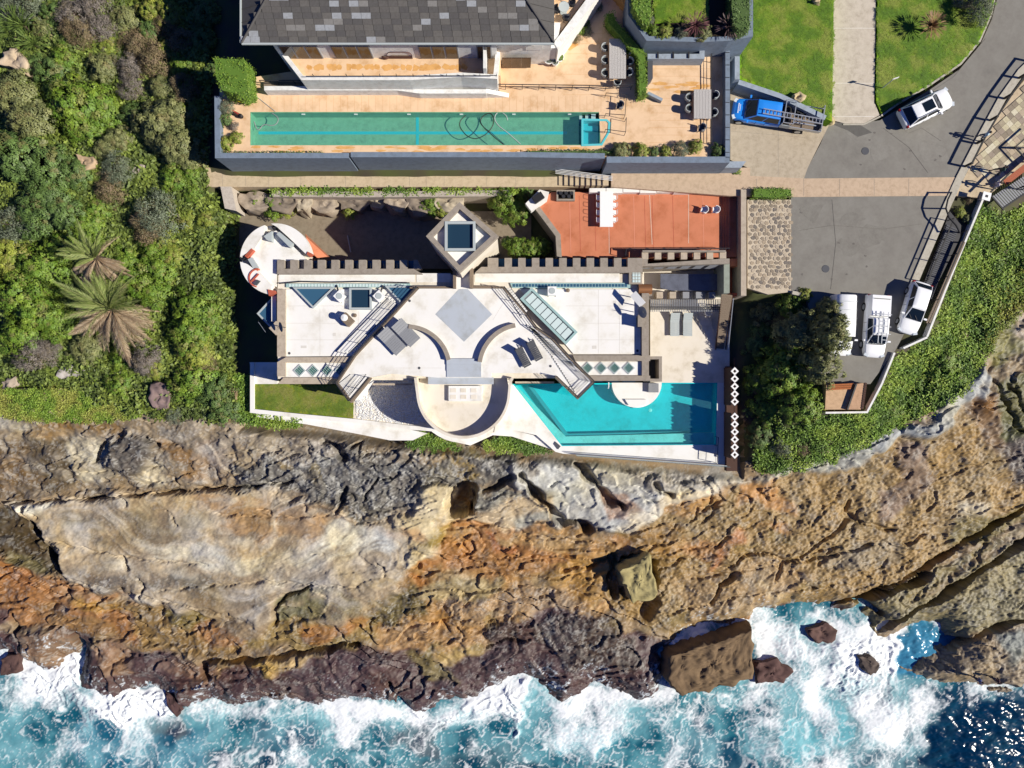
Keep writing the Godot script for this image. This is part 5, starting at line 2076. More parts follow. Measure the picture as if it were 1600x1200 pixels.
func build_lap_pool() -> void:
	var t := thing("lap_pool", "long narrow green lap pool with turquoise lane line on the neighbour's terrace", "pool", at(660, 201, 0.9))
	var s := sh()
	s.prism(rect(391, 175, 940, 227, TER), 0.9, 1.1)
	part("floor", s, M.lap, t)
	s = sh()
	s.wall(pl([391, 175, 938, 175, 938, 227, 391, 227, 391, 175, 500, 175], TER), 0.1, 0.9, TER - 0.01)
	part("basin_wall", s, M.lap, t)
	s = sh()
	s.prism(rect(404, 205.5, 886, 210, 1.1), 1.1, 1.11)
	part("lane_line", s, M.lane, t)
	s = sh()
	s.prism(rect(650, 179, 654.5, 228, 1.1), 1.1, 1.115)
	part("lane_line", s, M.lane, t)
	for u in [474, 556, 639, 721, 803, 890]:
		s = sh()
		s.box(at(u, 178, 1.9), Vector3(0.28, 0.1, 0.14))
		part("skimmer", s, M.paint_white, t)
	s = sh()
	s.prism(rect(391, 175, 909, 227, TER), TER - 0.12, TER - 0.12)
	part("water", s, M.water, t)
	for i in 3:
		s = sh()
		s.prism(rect(906 + i * 9, 177, 913 + i * 9, 187, TER), 1.1, TER - 0.5 + i * 0.18)
		part("step", s, M.glass_green, t)
	# spa
	t = thing("spa", "small turquoise spa with cut corner at the end of the lap pool", "spa", at(930, 206, 1.3))
	s = sh()
	s.prism(pl([911, 188, 948, 188, 952, 192, 951, 207, 940, 226, 911, 227], TER), 1.0, 1.5)
	part("floor", s, M.spa, t)
	s = sh()
	s.wall(pl([910, 187, 948, 188, 952, 192, 951, 207, 940, 226, 910, 227, 910, 187, 930, 187], TER), 0.16, 1.0, TER + 0.04)
	part("rim", s, mat(96, 196, 204, 0.4), t)
	s = sh()
	s.prism(pl([912, 194, 936, 194, 936, 202, 912, 202], TER), 1.4, 1.75)
	part("seat", s, M.spa, t)
	s = sh()
	s.prism(pl([911, 188, 948, 188, 951, 192, 950, 207, 940, 226, 911, 226], TER), TER - 0.1, TER - 0.1)
	part("water", s, M.water, t)
	# hoses lying in the pool
	var hose := func(list: Array, label: String, m: Material) -> void:
		var c := Curve3D.new()
		var pts := []
		for i in range(0, list.size(), 2):
			pts.append(at(list[i], list[i + 1], TER - 0.07))
		for i in pts.size():
			var d: Vector3 = (pts[mini(i + 1, pts.size() - 1)] - pts[maxi(i - 1, 0)]) * 0.2
			c.add_point(pts[i], -d, d)
		var e := sh()
		e.tube(Array(c.tessellate_even_length(4, 0.2)), 0.035, 0.035, 6)
		single("pool_hose", e, m, label, "hose")
	hose.call([787, 226, 770, 212, 753, 195, 753, 184, 765, 177, 771, 185, 768, 200, 752, 214, 735, 215, 721, 202, 719, 190, 728, 180], "dark looped hose floating in the green lap pool", M.iron)
	hose.call([813, 225, 795, 209, 778, 195, 773, 183, 780, 175, 790, 180, 793, 188], "white hose trailing across the green lap pool", M.light_grey)
	hose.call([424, 176, 434, 184, 432, 193, 424, 196, 412, 195, 403, 203, 397, 190], "thin dark hose looped in the west end of the lap pool", M.grey)
	s = sh()
	s.tube([at(400, 150, TER + 0.05), at(430, 174, TER + 0.05)], 0.02, 0.02, 6)
	single("pool_pole", s, M.light_grey, "thin pole lying across the terrace to the west end of the lap pool", "pole")

func build_slate_house() -> void:
	var t := thing("slate_house", "white rendered house with a dark slate hipped roof patched with pale slates", "house", at(620, 40, TER))
	var s: Shape
	var eave := 7.2
	var ridge := 10.4
	# walls
	s = sh()
	s.prism(pl([395, -60, 862, -60, 862, 66, 776, 66, 776, 76, 430, 76], 6.0), 0.5, 6.9)
	part("wall", s, M.white_wall, t)
	s = sh()
	s.prism(pl([776, 60, 872, 60, 872, 66, 866, 98, 776, 98], TER + 0.1), TER - 0.2, 4.9)
	part("wing_wall", s, M.white_wall, t)
	s = sh()
	s.prism(pl([822, 63, 848, 63, 848, 71, 822, 71], 5.6), 4.8, 5.6)
	part("bay", s, M.white_wall, t)
	s = sh()
	s.prism(pl([825, 65, 846, 65, 846, 69, 825, 69], 5.6), 5.6, 5.62)
	part("bay_glass", s, M.glass_dark, t)
	# south windows: three banks of sliding panes plus a door
	var zc := at(600, 76.5, 6.0).z
	for b in [[440, 500, 3], [520, 580, 3], [655, 716, 3], [745, 768, 2], ]:
		for k in b[2]:
			var w: float = (b[1] - b[0]) / float(b[2])
			var pa := at(b[0] + w * k, 76, 5.6)
			var pb := at(b[0] + w * (k + 1), 76, 5.6)
			s = sh()
			s.box(Vector3((pa.x + pb.x) * 0.5, 5.55, zc + 0.02), Vector3(pb.x - pa.x, 2.1, 0.1))
			var fr := part("window", s, M.grey, t)
			s = sh()
			s.box(Vector3((pa.x + pb.x) * 0.5, 5.55, zc + 0.06), Vector3(pb.x - pa.x - 0.16, 1.9, 0.06))
			part("pane", s, mat(58, 44, 34, 0.06), fr)
	for k in 3:
		var pa := at(792 + k * 15, 97, 3.2)
		s = sh()
		s.box(Vector3(pa.x, 3.3, pa.z + 0.1), Vector3(0.76, 1.7, 0.08))
		part("window", s, mat(70, 52, 40, 0.08), t)
	# roof slopes carrying slates
	var e0 := at(378, 67, eave)
	var e1 := at(866, 65, eave)
	var z_ridge := e0.z - 9.0
	var rx0 := e0.x + 7.0
	var rx1 := e1.x - 7.0
	var a := Vector3(e0.x, eave, e0.z)
	var b := Vector3(e1.x, eave, e0.z)
	var c := Vector3(rx1, ridge, z_ridge)
	var d := Vector3(rx0, ridge, z_ridge)
	var aw := Vector3(e0.x, eave, z_ridge - 9.0)
	var bw := Vector3(e1.x, eave, z_ridge - 9.0)
	s = sh()
	s.tri(a, b, c, Vector3(0, 0.94, 0.33)); s.tri(a, c, d, Vector3(0, 0.94, 0.33))
	s.tri(a, d, aw, Vector3(-0.4, 0.9, 0)); s.tri(b, c, bw, Vector3(0.4, 0.9, 0)); s.tri(d, c, bw, Vector3(0, 0.94, -0.33)); s.tri(d, bw, aw, Vector3(0, 0.94, -0.33))
	s.quad(a + Vector3(0, -0.25, 0), b + Vector3(0, -0.25, 0), b, a, Vector3(0, 0, 1))
	s.quad(a + Vector3(0, -0.25, 0), aw + Vector3(0, -0.25, 0), aw, a, Vector3(-1, 0, 0))
	s.quad(b + Vector3(0, -0.25, 0), bw + Vector3(0, -0.25, 0), bw, b, Vector3(1, 0, 0))
	s.quad(a + Vector3(0, -0.25, 0), b + Vector3(0, -0.25, 0), bw + Vector3(0, -0.25, 0), aw + Vector3(0, -0.25, 0), Vector3.DOWN)
	var roof := part("roof", s, M.slate[1], t)
	var up := (d - a).dot(Vector3(0, 0, -1))
	var slope := Vector3(0, ridge - eave, -9.0).normalized()
	var nrm := Vector3(0, 9.0, ridge - eave).normalized()
	var run := 0.4
	var wide := 0.72
	var tiles := []
	for k in 2:
		var q := sh()
		var hw := wide * 0.5 - 0.012
		q.hexa([Vector3(-hw, 0, 0), Vector3(hw, 0, 0), Vector3(hw, 0, -run - 0.04), Vector3(-hw, 0, -run - 0.04)], [Vector3(-hw, 0.05, 0), Vector3(hw, 0.05, 0), Vector3(hw, 0.015, -run - 0.04), Vector3(-hw, 0.015, -run - 0.04)])
		tiles.append(q.mesh())
	var basis := Basis(Vector3.RIGHT, nrm, -slope)
	var r := RandomNumberGenerator.new()
	r.seed = 8
	var pale := fnoise(44, 0.25, 3)
	var n := 0
	var rest := sh()
	for row in 10:
		var p0 := a + slope * (run * row + 0.02) + nrm * 0.015
		var inset := 7.0 * run * row / 9.6
		var x := p0.x + inset + (wide * 0.5 if row % 2 else 0.0) + 0.3
		while x < e1.x - inset - 0.3:
			var light := pale.get_noise_2d(x, row * 1.6) > 0.24 and r.randf() < 0.5 or r.randf() < 0.02
			var m: Material = M.slate_new[r.randi() % 2] if light else M.slate[r.randi() % 4]
			if n < 296:
				share("slate", tiles[0], m, roof, Transform3D(basis.rotated(nrm, r.randf_range(-0.012, 0.012)), Vector3(x, p0.y, p0.z) - t.position))
				n += 1
			else:
				var hw := wide * 0.5 - 0.012
				var o := Vector3(x, p0.y, p0.z)
				rest.quad(o + basis * Vector3(-hw, 0.05, 0), o + basis * Vector3(hw, 0.05, 0), o + basis * Vector3(hw, 0.015, -run), o + basis * Vector3(-hw, 0.015, -run), nrm)
			x += wide
	# battens of the west hip, seen as dark courses
	for k in 9:
		for side in 2:
			var q := (k + 0.5) / 9.0
			var lo := a.lerp(aw, q * 0.5) if side == 0 else b.lerp(bw, q * 0.5)
			var hi := a.lerp(d, q) if side == 0 else b.lerp(c, q)
			rest.bar(lo + Vector3(0, 0.03, 0), hi + Vector3(0, 0.03, 0), 0.03, 0.05)
	var rs := part("slate_courses", rest, M.slate[2], roof)
	rs.set_meta("kind", "stuff")
	for pr in [[a, d], [b, c]]:
		s = sh()
		s.tube([pr[0] + Vector3(0, 0.05, 0), pr[1] + Vector3(0, 0.05, 0)], 0.09, 0.09, 8)
		part("hip_cap", s, M.slate[2], roof)
	s = sh()
	s.bar(a + Vector3(0, 0.0, 0.08), b + Vector3(0, 0.0, 0.08), 0.14, 0.12)
	part("gutter", s, M.light_grey, roof)
	s = sh()
	s.bar(a + Vector3(-0.08, 0.0, 0), aw + Vector3(-0.08, 0, 0), 0.12, 0.12)
	part("gutter", s, M.light_grey, roof)
	# balcony
	var by := 4.4
	s = sh()
	s.prism(pl([438, 76, 782, 76, 782, 118, 700, 119, 640, 121, 472, 121], by), TER - 0.5, by)
	var bal := part("balcony", s, M.patio, t)
	s = sh()
	s.wall(pl([437, 76, 472, 121, 640, 121, 720, 116, 774, 119, 778, 80], by + 0.7), 0.34, TER - 0.5, by + 0.62)
	part("parapet", s, M.white_wall, bal)
	for i in 12:
		s = sh()
		var p := at(490 + i * 26.0, 119, by + 0.62)
		s.bar(p, p + Vector3(0, 0.4, 0), 0.04)
		part("rail_post", s, M.iron, bal)
	s = sh()
	s.bar(at(478, 119, by + 1.02), at(776, 118, by + 1.02), 0.04)
	part("rail", s, M.iron, bal)
	for i in 26:
		var u := 482.0 + i * 9.6 + r.randf() * 5.0
		s = sh()
		var poly := []
		for k in 6:
			var an := TAU * k / 6.0
			poly.append_array([u + cos(an) * r.randf_range(3, 9), 105 + sin(an) * r.randf_range(3, 7)])
		s.prism(pl(poly, by), by, by + 0.003 + i * 0.0003)
		part("water_stain", s, M.patio_stain, bal)
	s = sh()
	s.wall(pl([758, 82, 758, 112], by + 1.0), 0.25, by, by + 1.6)
	part("screen_wall", s, M.white_wall, bal)
	# white diagonal wing with its own upper terrace
	s = sh()
	s.prism(pl([866, 66, 930, -20, 945, -20, 872, 78], 5.0), TER - 0.4, 5.0)
	part("diagonal_wall", s, M.white_wall, t)
	s = sh()
	s.prism(pl([866, 62, 866, -30, 935, -30], 4.5), TER - 0.4, 4.5)
	part("upper_terrace", s, M.patio, t)

func build_terrace_walls() -> void:
	var s := sh()
	s.wall(pl([339, 150, 340, 243, 545, 243], 2.9), 0.42, -2.0, 2.9)
	s.wall(pl([548, 241.5, 815, 241.5, 945, 243.5], 2.9), 0.42, -2.0, 2.9)
	single("terrace_wall", s, M.greyblue, "tall blue-grey retaining wall south of the lap pool", "wall")
	s = sh()
	s.wall(pl([948, 249.5, 1140, 249.5], 3.0), 0.5, -0.5, 3.0)
	s.wall(pl([1137, 62, 1137, 247], 3.0), 0.36, -0.5, 3.0)
	var w := single("terrace_wall", s, M.greyblue, "blue-grey wall round the dining terrace beside the parked truck", "wall")
	s = sh()
	s.prism(pl([1138, 252, 1166, 252, 1158, 262, 1133, 262], 1.6), -0.2, 1.6)
	single("wall_spur", s, M.greyblue_cap, "low blue-grey wall stub at the outer corner of the dining terrace", "wall")
	for k in 9:
		s = sh()
		s.box(at(1137, 82 + k * 19.5, 3.02), Vector3(0.3, 0.04, 0.05))
		part("cap_joint", s, M.iron, w)
	# white wall with rail between patio and pool, fading out eastwards
	var t := thing("ramp_wall", "white ramp wall with a dark rail north of the lap pool", "wall", at(600, 142, TER))
	s = sh()
	s.wall(pl([412, 137, 620, 137, 655, 142, 760, 142], TER + 1.1), 0.34, TER, TER + 1.0)
	part("wall", s, M.white_wall, t)
	s = sh()
	var p := at(760, 142, TER + 1.0)
	var q := at(795, 149, TER + 0.02)
	s.hexa([Vector3(p.x, TER, p.z - 0.17), Vector3(q.x, TER, q.z - 0.17), Vector3(q.x, TER, q.z + 0.17), Vector3(p.x, TER, p.z + 0.17)], [Vector3(p.x, TER + 1.0, p.z - 0.17), Vector3(q.x, TER + 0.03, q.z - 0.17), Vector3(q.x, TER + 0.03, q.z + 0.17), Vector3(p.x, TER + 1.0, p.z + 0.17)])
	part("wall_end", s, M.white_wall, t)
	s = sh()
	s.prism(pl([412, 127, 620, 127, 700, 130, 780, 138, 780, 141, 655, 141, 620, 136, 412, 136], TER + 0.3), TER - 0.1, TER + 0.3)
	part("ramp_floor", s, M.timber, t)
	railing(t, [412, 134, 620, 134, 655, 139, 790, 140, 945, 142, 985, 140], TER + 0.05, 1.05, 1.4, M.iron, 0.02, 1)
	# lower footpath west of the stair
	s = sh()
	s.prism(pl([318, 262, 955, 262, 955, 292, 318, 292], -1.1), -2.4, -1.1)
	var fp := struct("lower_path", s, M.path)
	for u in [348, 384, 420, 470, 508, 540, 580, 640, 666, 694, 760, 806, 850]:
		s = sh()
		s.bar(at(u, 263, -1.098), at(u, 291, -1.098), 0.02, 0.01)
		part("joint", s, M.concrete, fp)
	t = thing("path_stair", "short stair with white handrails beside the blue-grey wall", "stair", at(915, 277, -1.1))
	for i in 9:
		s = sh()
		s.prism(rect(873 + i * 8.6, 270 + i * 0.6, 881.8 + i * 8.6, 290, -1.1 + i * 0.13), -1.5, -1.0 + i * 0.13)
		part("step", s, M.path, t)
	for e in 4:
		s = sh()
		s.bar(at(868, 264 + e * 2.2, -0.4), at(957, 275.5 + e * 2.2, 0.6), 0.05)
		part("handrail", s, M.paint_white, t)
	# glass fence of the dining terrace, running along the shaded strip
	t = thing("glass_fence", "row of thin rails along the shaded east edge of the dining terrace", "railing", at(1110, 150, TER))
	railing(t, [1109, 72, 1109, 226], TER, 0.6, 1.4, M.iron, 0.02, 2)

func build_upper_garden() -> void:
	var y := 4.9
	var s := sh()
	s.prism(pl([987, -40, 987, 22, 1014, 58, 1172, 54, 1172, -40], y), -0.2, y - 0.12)
	struct("garden_bed", s, M.soil)
	s = sh()
	s.prism(pl([1020, -40, 1107, -40, 1107, 32, 1024, 36], y), y - 0.2, y - 0.06)
	struct("upper_lawn", s, M.lawn)
	s = sh()
	s.wall(pl([985, -40, 985, 22, 1012, 60, 1098, 62, 1140, 60, 1173, 54, 1173, -40], y), 0.36, 0.5, y)
	single("garden_retaining_wall", s, M.greyblue, "tall blue-grey wall holding up the raised garden bed", "wall")
	s = sh()
	s.wall(pl([1012, 88, 1097, 88, 1097, 66], 3.4), 0.4, TER - 0.1, 3.4)
	var w := single("stairwell_wall", s, M.greyblue_cap, "low grey wall round the triangular stairwell on the dining terrace", "wall")
	for k in 3:
		s = sh()
		s.box(at(1028 + k * 24, 86, 3.45), Vector3(0.12, 0.1, 0.5))
		part("bracket", s, M.iron, w)
	s = sh()
	s.bar(at(1010, 68, 3.6), at(1046, 78, 3.0), 0.08)
	single("stair_handrail", s, M.light_grey, "pale sloping handrail beside the triangular stairwell", "handrail")
	var t := thing("brick_steps", "orange brick steps curving between the hedge and the raised garden", "steps", at(985, 50, TER))
	for i in 13:
		s = sh()
		var q := i / 12.0
		var c := at(lerpf(968, 1030, q), lerpf(4, 80, q), TER)
		s.box(c + Vector3(0, 0.1 + 0.5 * (1.0 - q), 0), Vector3(1.1, 0.2 + 1.0 * (1.0 - q), 0.42), -0.7)
		part("step", s, M.patio_stain, t)
	s = sh()
	s.prism(pl([1012, 94, 1020, 92, 1020, 122, 1012, 130], TER + 0.9), TER, TER + 0.9)
	single("barbecue_cabinet", s, M.dark_grey, "dark cabinet beside the hedge end on the dining terrace", "cabinet")
	s = sh()
	s.prism(pl([1010, 146, 1014, 143, 1036, 154, 1034, 158], TER + 0.5), TER, TER + 0.5)
	single("hedge_kerb", s, M.greyblue_cap, "short slanting grey kerb at the south end of the long hedge", "kerb")
	# retaining wall beside the truck
	s = sh()
	s.wall(pl([1152, 88, 1152, 124], 2.0), 0.4, 0.0, 2.0)
	s.wall(pl([1154, 128, 1220, 150, 1290, 184], 1.6), 0.4, 0.0, 1.6)
	single("drive_wall", s, M.greyblue_cap, "grey retaining wall between the truck's drive and the lawn", "wall")
	s = sh()
	s.prism(pl([1174, -40, 1303, -40, 1300, 190, 1288, 184, 1222, 148, 1156, 124, 1156, 60, 1174, 58], 1.2), -0.2, 1.2)
	lawn_struct("drive_lawn", s, M.lawn)

# ---- roads, car park, lookout -------------------------------------------------
func build_road() -> void:
	var s := sh()
	s.prism(pl([1256, 279, 1262, 262, 1282, 225, 1296, 190, 1330, 194, 1375, 188, 1450, 142, 1500, 108, 1532, 70, 1550, 30, 1568, -40, 1680, -40, 1680, 70, 1600, 112, 1570, 150, 1530, 215, 1494, 279]), -0.4, 0.0)
	s.prism(pl([1236, 308, 1482, 304, 1440, 400, 1418, 452, 1424, 500, 1400, 546, 1360, 600, 1285, 602, 1262, 470, 1236, 456]), -0.4, 0.0)
	var road := struct("road", s, M.asphalt)
	s = sh()
	s.prism(pl([1300, 194, 1310, 192, 1345, 196, 1363, 207, 1340, 214, 1325, 204]), 0.0, 0.004)
	part("road_patch", s, mat(104, 102, 98, 0.95, "asphalt", 0.2), road)
	var rp := RandomNumberGenerator.new()
	rp.seed = 51
	var worn := [mat(141, 138, 131, 0.95, "asphalt", 0.11), mat(134, 131, 124, 0.95, "asphalt", 0.13), mat(112, 108, 103, 0.9, "asphalt", 0.2)]
	for i in 26:                     # worn, patched and oil-spotted places
		var cu := rp.randf_range(1250, 1400) if i % 2 else rp.randf_range(1320, 1500)
		var cv := rp.randf_range(320, 445) if i % 2 else rp.randf_range(205, 265)
		var big := i < 10
		var poly := []
		for k in 9:
			var a := TAU * k / 9.0
			var e := rp.randf_range(8.0, 20.0) if big else rp.randf_range(0.6, 2.2)
			poly.append_array([cu + cos(a) * e * 1.4, cv + sin(a) * e])
		s = sh()
		s.prism(pl(poly), 0.0, 0.002 + 0.0004 * i)
		part("road_patch", s, worn[i % 2] if big else worn[2], road)
	for q in [[1250, 360, 1300, 352, 1380, 358, 1440, 350], [1300, 312, 1306, 380, 1298, 452], [1380, 200, 1420, 230, 1450, 270], [1430, 160, 1490, 120, 1540, 60], [1470, 220, 1440, 200, 1420, 208]]:
		var pts := []
		for i in range(0, q.size(), 2):
			pts.append(at(q[i], q[i + 1], 0.008))
		s = sh()
		for i in pts.size() - 1:
			s.bar(pts[i], pts[i + 1], 0.016, 0.014)
		part("tar_seam", s, worn[2], road)
	for q in [[1352, 236], [1290, 420]]:
		s = sh()
		s.lathe(at(q[0], q[1], 0.0), [[0.32, 0], [0.32, 0.02], [0.28, 0.022], [0, 0.02]], 20)
		part("manhole_cover", s, M.dark_grey, road)
	s = sh()
	s.prism(pl([1132, 262, 1172, 262, 1172, 275, 1258, 279, 1494, 277, 1484, 306, 1236, 308, 1140, 306, 955, 292, 955, 262]), -0.3, 0.03)
	var fp := struct("footpath", s, M.foot)
	for u in [1182, 1256, 1312, 1366, 1420]:
		s = sh()
		s.bar(at(u, 279, 0.031), at(u, 306, 0.031), 0.025, 0.01)
		part("joint", s, M.concrete, fp)
	s = sh()
	s.prism(pl([1141, 118, 1160, 132, 1226, 152, 1288, 182, 1298, 190, 1262, 262, 1256, 279, 1172, 275, 1168, 262, 1141, 250]), -0.3, 0.02)
	var ap := struct("drive_apron", s, M.apron)
	for q in [[1216, 190, 1216, 276], [1142, 205, 1270, 216]]:
		s = sh()
		s.bar(at(q[0], q[1], 0.021), at(q[2], q[3], 0.021), 0.02, 0.008)
		part("joint", s, M.concrete, ap)
	s = sh()
	s.prism(pl([1303, -40, 1369, -40, 1366, 160, 1374, 180, 1350, 193, 1320, 193, 1300, 188]), -0.3, 0.03)
	var dr := struct("driveway", s, M.drive)
	for v in [44, 130, 182]:
		s = sh()
		s.bar(at(1303, v, 0.031), at(1366, v, 0.031), 0.025, 0.01)
		part("joint", s, M.white, dr)
	s = sh()
	s.prism(pl([1371, -40, 1560, -40, 1548, 20, 1530, 62, 1500, 98, 1450, 132, 1402, 160, 1376, 178, 1368, 160]), -0.2, 0.14)
	lawn_struct("verge_lawn", s, M.lawn)
	s = sh()
	s.wall(pl([1561, -40, 1549, 22, 1531, 64, 1501, 100, 1451, 134, 1403, 162, 1377, 181], 0.1), 0.16, -0.2, 0.12)
	s.wall(pl([1377, 181, 1350, 194, 1318, 194], 0.1), 0.12, -0.2, 0.05)
	single("road_kerb", s, M.kerb, "concrete kerb round the grass verge", "kerb")
	# light edging path east of the road
	s = sh()
	s.wall(pl([1640, 70, 1596, 112, 1566, 154, 1530, 220, 1498, 282, 1474, 335, 1440, 415, 1422, 458], 0.1), 0.62, -0.3, 0.1)
	struct("kerb_path", s, M.kerb)
	# crazy paving strip
	s = sh()
	s.prism(pl([1168, 312, 1236, 312, 1237, 456, 1200, 460, 1168, 450]), -0.4, 0.0)
	var cp := struct("crazy_paving", s, mat(206, 192, 170, 0.95, "mottle", 0.2))
	var r := RandomNumberGenerator.new()
	r.seed = 31
	var mesh := []
	for k in 9:
		var q := sh()
		var poly := PackedVector2Array()
		for i in 6:
			var a := TAU * i / 6.0
			poly.append(Vector2(cos(a), sin(a)) * r.randf_range(0.13, 0.21))
		q.prism(poly, 0.0, 0.03)
		mesh.append(q.mesh())
	var tones := []
	for k in 5:
		tones.append(mat([176, 150, 128, 190, 160][k], [160, 138, 120, 176, 146][k], [138, 122, 112, 156, 128][k], 0.95, "mottle", 0.4))
	var n := 0
	var rows := 22
	for j in rows:
		for i in 9:
			var p := at(1173 + i * 7.3 + (3.6 if j % 2 else 0.0) + r.randf_range(-1.2, 1.2), 316 + j * 6.3 + r.randf_range(-1.2, 1.2), 0.0)
			share("paving_stone", mesh[r.randi() % 9], tones[r.randi() % 5], cp, Transform3D(Basis(Vector3.UP, r.randf() * TAU), p - cp.position))
			n += 1
	# lookout plaza with mixed pavers
	s = sh()
	var plaza := [1680, 60, 1606, 118, 1572, 160, 1538, 218, 1500, 290, 1492, 306, 1538, 310, 1570, 285, 1620, 240, 1680, 200]
	s.prism(pl(plaza), -0.3, 0.05)
	var pz := struct("lookout_plaza", s, M.path)
	var area := pl([1680, 66, 1608, 126, 1578, 164, 1544, 220, 1516, 270, 1560, 286, 1600, 250, 1680, 200])
	var pave := sh()
	pave.box(Vector3(0, 0.03, 0), Vector3(0.46, 0.06, 0.46))
	var pm := pave.mesh()
	var half := sh()
	half.box(Vector3(0, 0.03, 0), Vector3(0.46, 0.058, 0.94))
	var hm := half.mesh()
	var pt := []
	for c in [[206, 196, 164], [176, 164, 140], [150, 138, 120], [220, 212, 186], [164, 150, 134], [192, 176, 152]]:
		pt.append(mat(c[0], c[1], c[2], 0.9, "mottle", 0.4))
	for j in range(-14, 15):
		for i in range(-14, 15):
			var o := at(1570, 200, 0.0)
			var p := o + Vector3(i * 0.475, 0, j * 0.475).rotated(Vector3.UP, 0.72)
			if Geometry2D.is_point_in_polygon(Vector2(p.x, p.z), area):
				share("paver", pm, pt[r.randi() % 6], pz, Transform3D(Basis(Vector3.UP, 0.72), p + Vector3(0, 0.045, 0) - pz.position))
	# post and rail fence on the kerb
	var t := thing("kerb_fence", "heavy dark rail fence on posts along the lookout kerb", "fence", at(1550, 180, 0.1))
	var line := [[1612, 96], [1592, 122], [1569, 154], [1547, 188], [1526, 224], [1508, 260]]
	for i in line.size():
		var p := at(line[i][0], line[i][1], 0.1)
		s = sh()
		s.bar(p, p + Vector3(0, 1.0, 0), 0.16)
		part("post", s, M.black, t)
		if i < line.size() - 1:
			for h in [0.95]:
				s = sh()
				var q := at(line[i + 1][0], line[i + 1][1], 0.1)
				s.bar(p + Vector3(0, h, 0), q + Vector3(0, h, 0), 0.12)
				part("rail", s, M.black, t)
	t = thing("ramp_rail", "curved black handrail at the head of the boardwalk", "railing", at(1485, 320, 0.1))
	s = sh()
	s.tube([at(1487, 300, 1.1), at(1481, 312, 1.1), at(1478, 326, 1.1), at(1483, 340, 1.1), at(1494, 352, 1.1), at(1500, 364, 1.1)], 0.07, 0.07, 8)
	part("handrail", s, M.black, t)
	for q in [[1487, 301], [1479, 326], [1499, 363]]:
		s = sh()
		s.bar(at(q[0], q[1], 0.0), at(q[0], q[1], 1.1), 0.09)
		part("post", s, M.black, t)
	# boardwalk down beside the car park
	s = sh()
	s.prism(pl([1484, 330, 1502, 352, 1500, 372, 1452, 470, 1436, 462, 1462, 395], 0.02), -0.5, 0.02)
	struct("boardwalk_base", s, M.iron)
	t = thing("boardwalk", "narrow grey boardwalk with black rails beside the parked silver-white car", "boardwalk", at(1470, 400, 0.0))
	for i in 38:
		var q := i / 37.0
		s = sh()
		s.bar(at(lerpf(1479, 1440, q), lerpf(352, 462, q), 0.06), at(lerpf(1497, 1456, q), lerpf(360, 466, q), 0.06), 0.13, 0.06)
		part("plank", s, M.dark_grey, t)
	railing(t, [1480, 345, 1440, 440], 0.08, 1.0, 2.2, M.black, 0.03, 0)
	railing(t, [1500, 364, 1456, 470], 0.08, 1.0, 2.2, M.black, 0.03, 0)
	t = thing("timber_rail", "long pale timber rail outside the boardwalk", "rail", at(1480, 420, 0.0))
	for e in [0, 4]:
		s = sh()
		s.bar(at(1503 + e, 378, 0.55), at(1448 + e, 505, 0.55), 0.12, 0.08)
		part("rail", s, M.timber, t)
	for i in 5:
		s = sh()
		var q := i / 4.0
		s.bar(at(lerpf(1505, 1450, q), lerpf(379, 504, q), -0.6), at(lerpf(1505, 1450, q), lerpf(379, 504, q), 0.52), 0.1)
		part("post", s, M.timber, t)
	# white boundary rails round the car park bank
	for q in [[[1541, 300, 1522, 345, 1486, 432, 1449, 526], "long thin white wall along the bank below the boardwalk"], [[1449, 527, 1412, 544], "short white wall section at the bend above the ivy bank"], [[1398, 551, 1378, 600, 1355, 644, 1290, 645], "white wall section round the small garden hut"]]:
		s = sh()
		s.wall(pl(q[0], 0.3), 0.16, -1.5, 0.3)
		single("boundary_wall", s, M.white_wall, q[1], "wall")
	s = sh()
	s.wall(pl([1238, 457, 1262, 462], 0.2), 0.3, -0.4, 0.25)
	single("bay_kerb", s, M.kerb, "short kerb between crazy paving and the parking bays", "kerb")
	s = sh()
	s.prism(pl([1262, 600, 1352, 596, 1352, 645, 1262, 646], -0.4), -1.2, -0.4)
	struct("hut_pad", s, M.path)
	t = thing("garden_hut", "small tan flat roofed hut with an orange timber bench", "hut", at(1322, 620, -0.4))
	s = sh()
	s.prism(pl([1292, 600, 1338, 600, 1322, 640, 1290, 640], 0.6), -0.8, 0.5)
	part("roof", s, mat(206, 172, 136, 0.9, "mottle", 0.2), t)
	s = sh()
	s.prism(pl([1340, 600, 1352, 598, 1346, 640, 1324, 640], 0.8), -0.8, 0.7)
	part("side_roof", s, mat(198, 160, 128, 0.9, "mottle", 0.2), t)
	for k in 3:
		s = sh()
		s.bar(at(1296, 602 + k * 3.2, 0.62), at(1334, 600 + k * 3.2, 0.62), 0.14, 0.06)
		part("plank", s, mat(196, 116, 60, 0.8, "wood", 0.5), t)
	s = sh()
	s.bar(at(1338, 600, 0.75), at(1324, 640, 0.75), 0.12)
	part("ridge", s, M.iron, t)
	for i in 11:
		s = sh()
		s.lathe(at(1351 - i * 0.5, 600 + i * 3.7, 0.55), [[0.12, 0], [0.12, 0.2], [0, 0.2]], 8)
		part("edge_tile", s, M.timber_brown, t)
	# lookout shelter: slatted bench deck
	t = thing("lookout_bench", "grey slatted lookout deck with a terracotta bench top", "bench", at(1575, 290, 0.0))
	for i in 22:
		s = sh()
		var q := i / 21.0
		s.bar(at(lerpf(1552, 1620, q), lerpf(306, 262, q), 0.3), at(lerpf(1568, 1636, q), lerpf(324, 280, q), 0.3), 0.14, 0.05)
		part("slat", s, M.grey, t)
	for e in [[1570, 286, 1640, 232], ]:
		s = sh()
		s.bar(at(e[0], e[1], 0.75), at(e[2], e[3], 0.75), 0.5, 0.08)
		part("bench_top", s, mat(196, 110, 76, 0.8, "wood", 0.5), t)
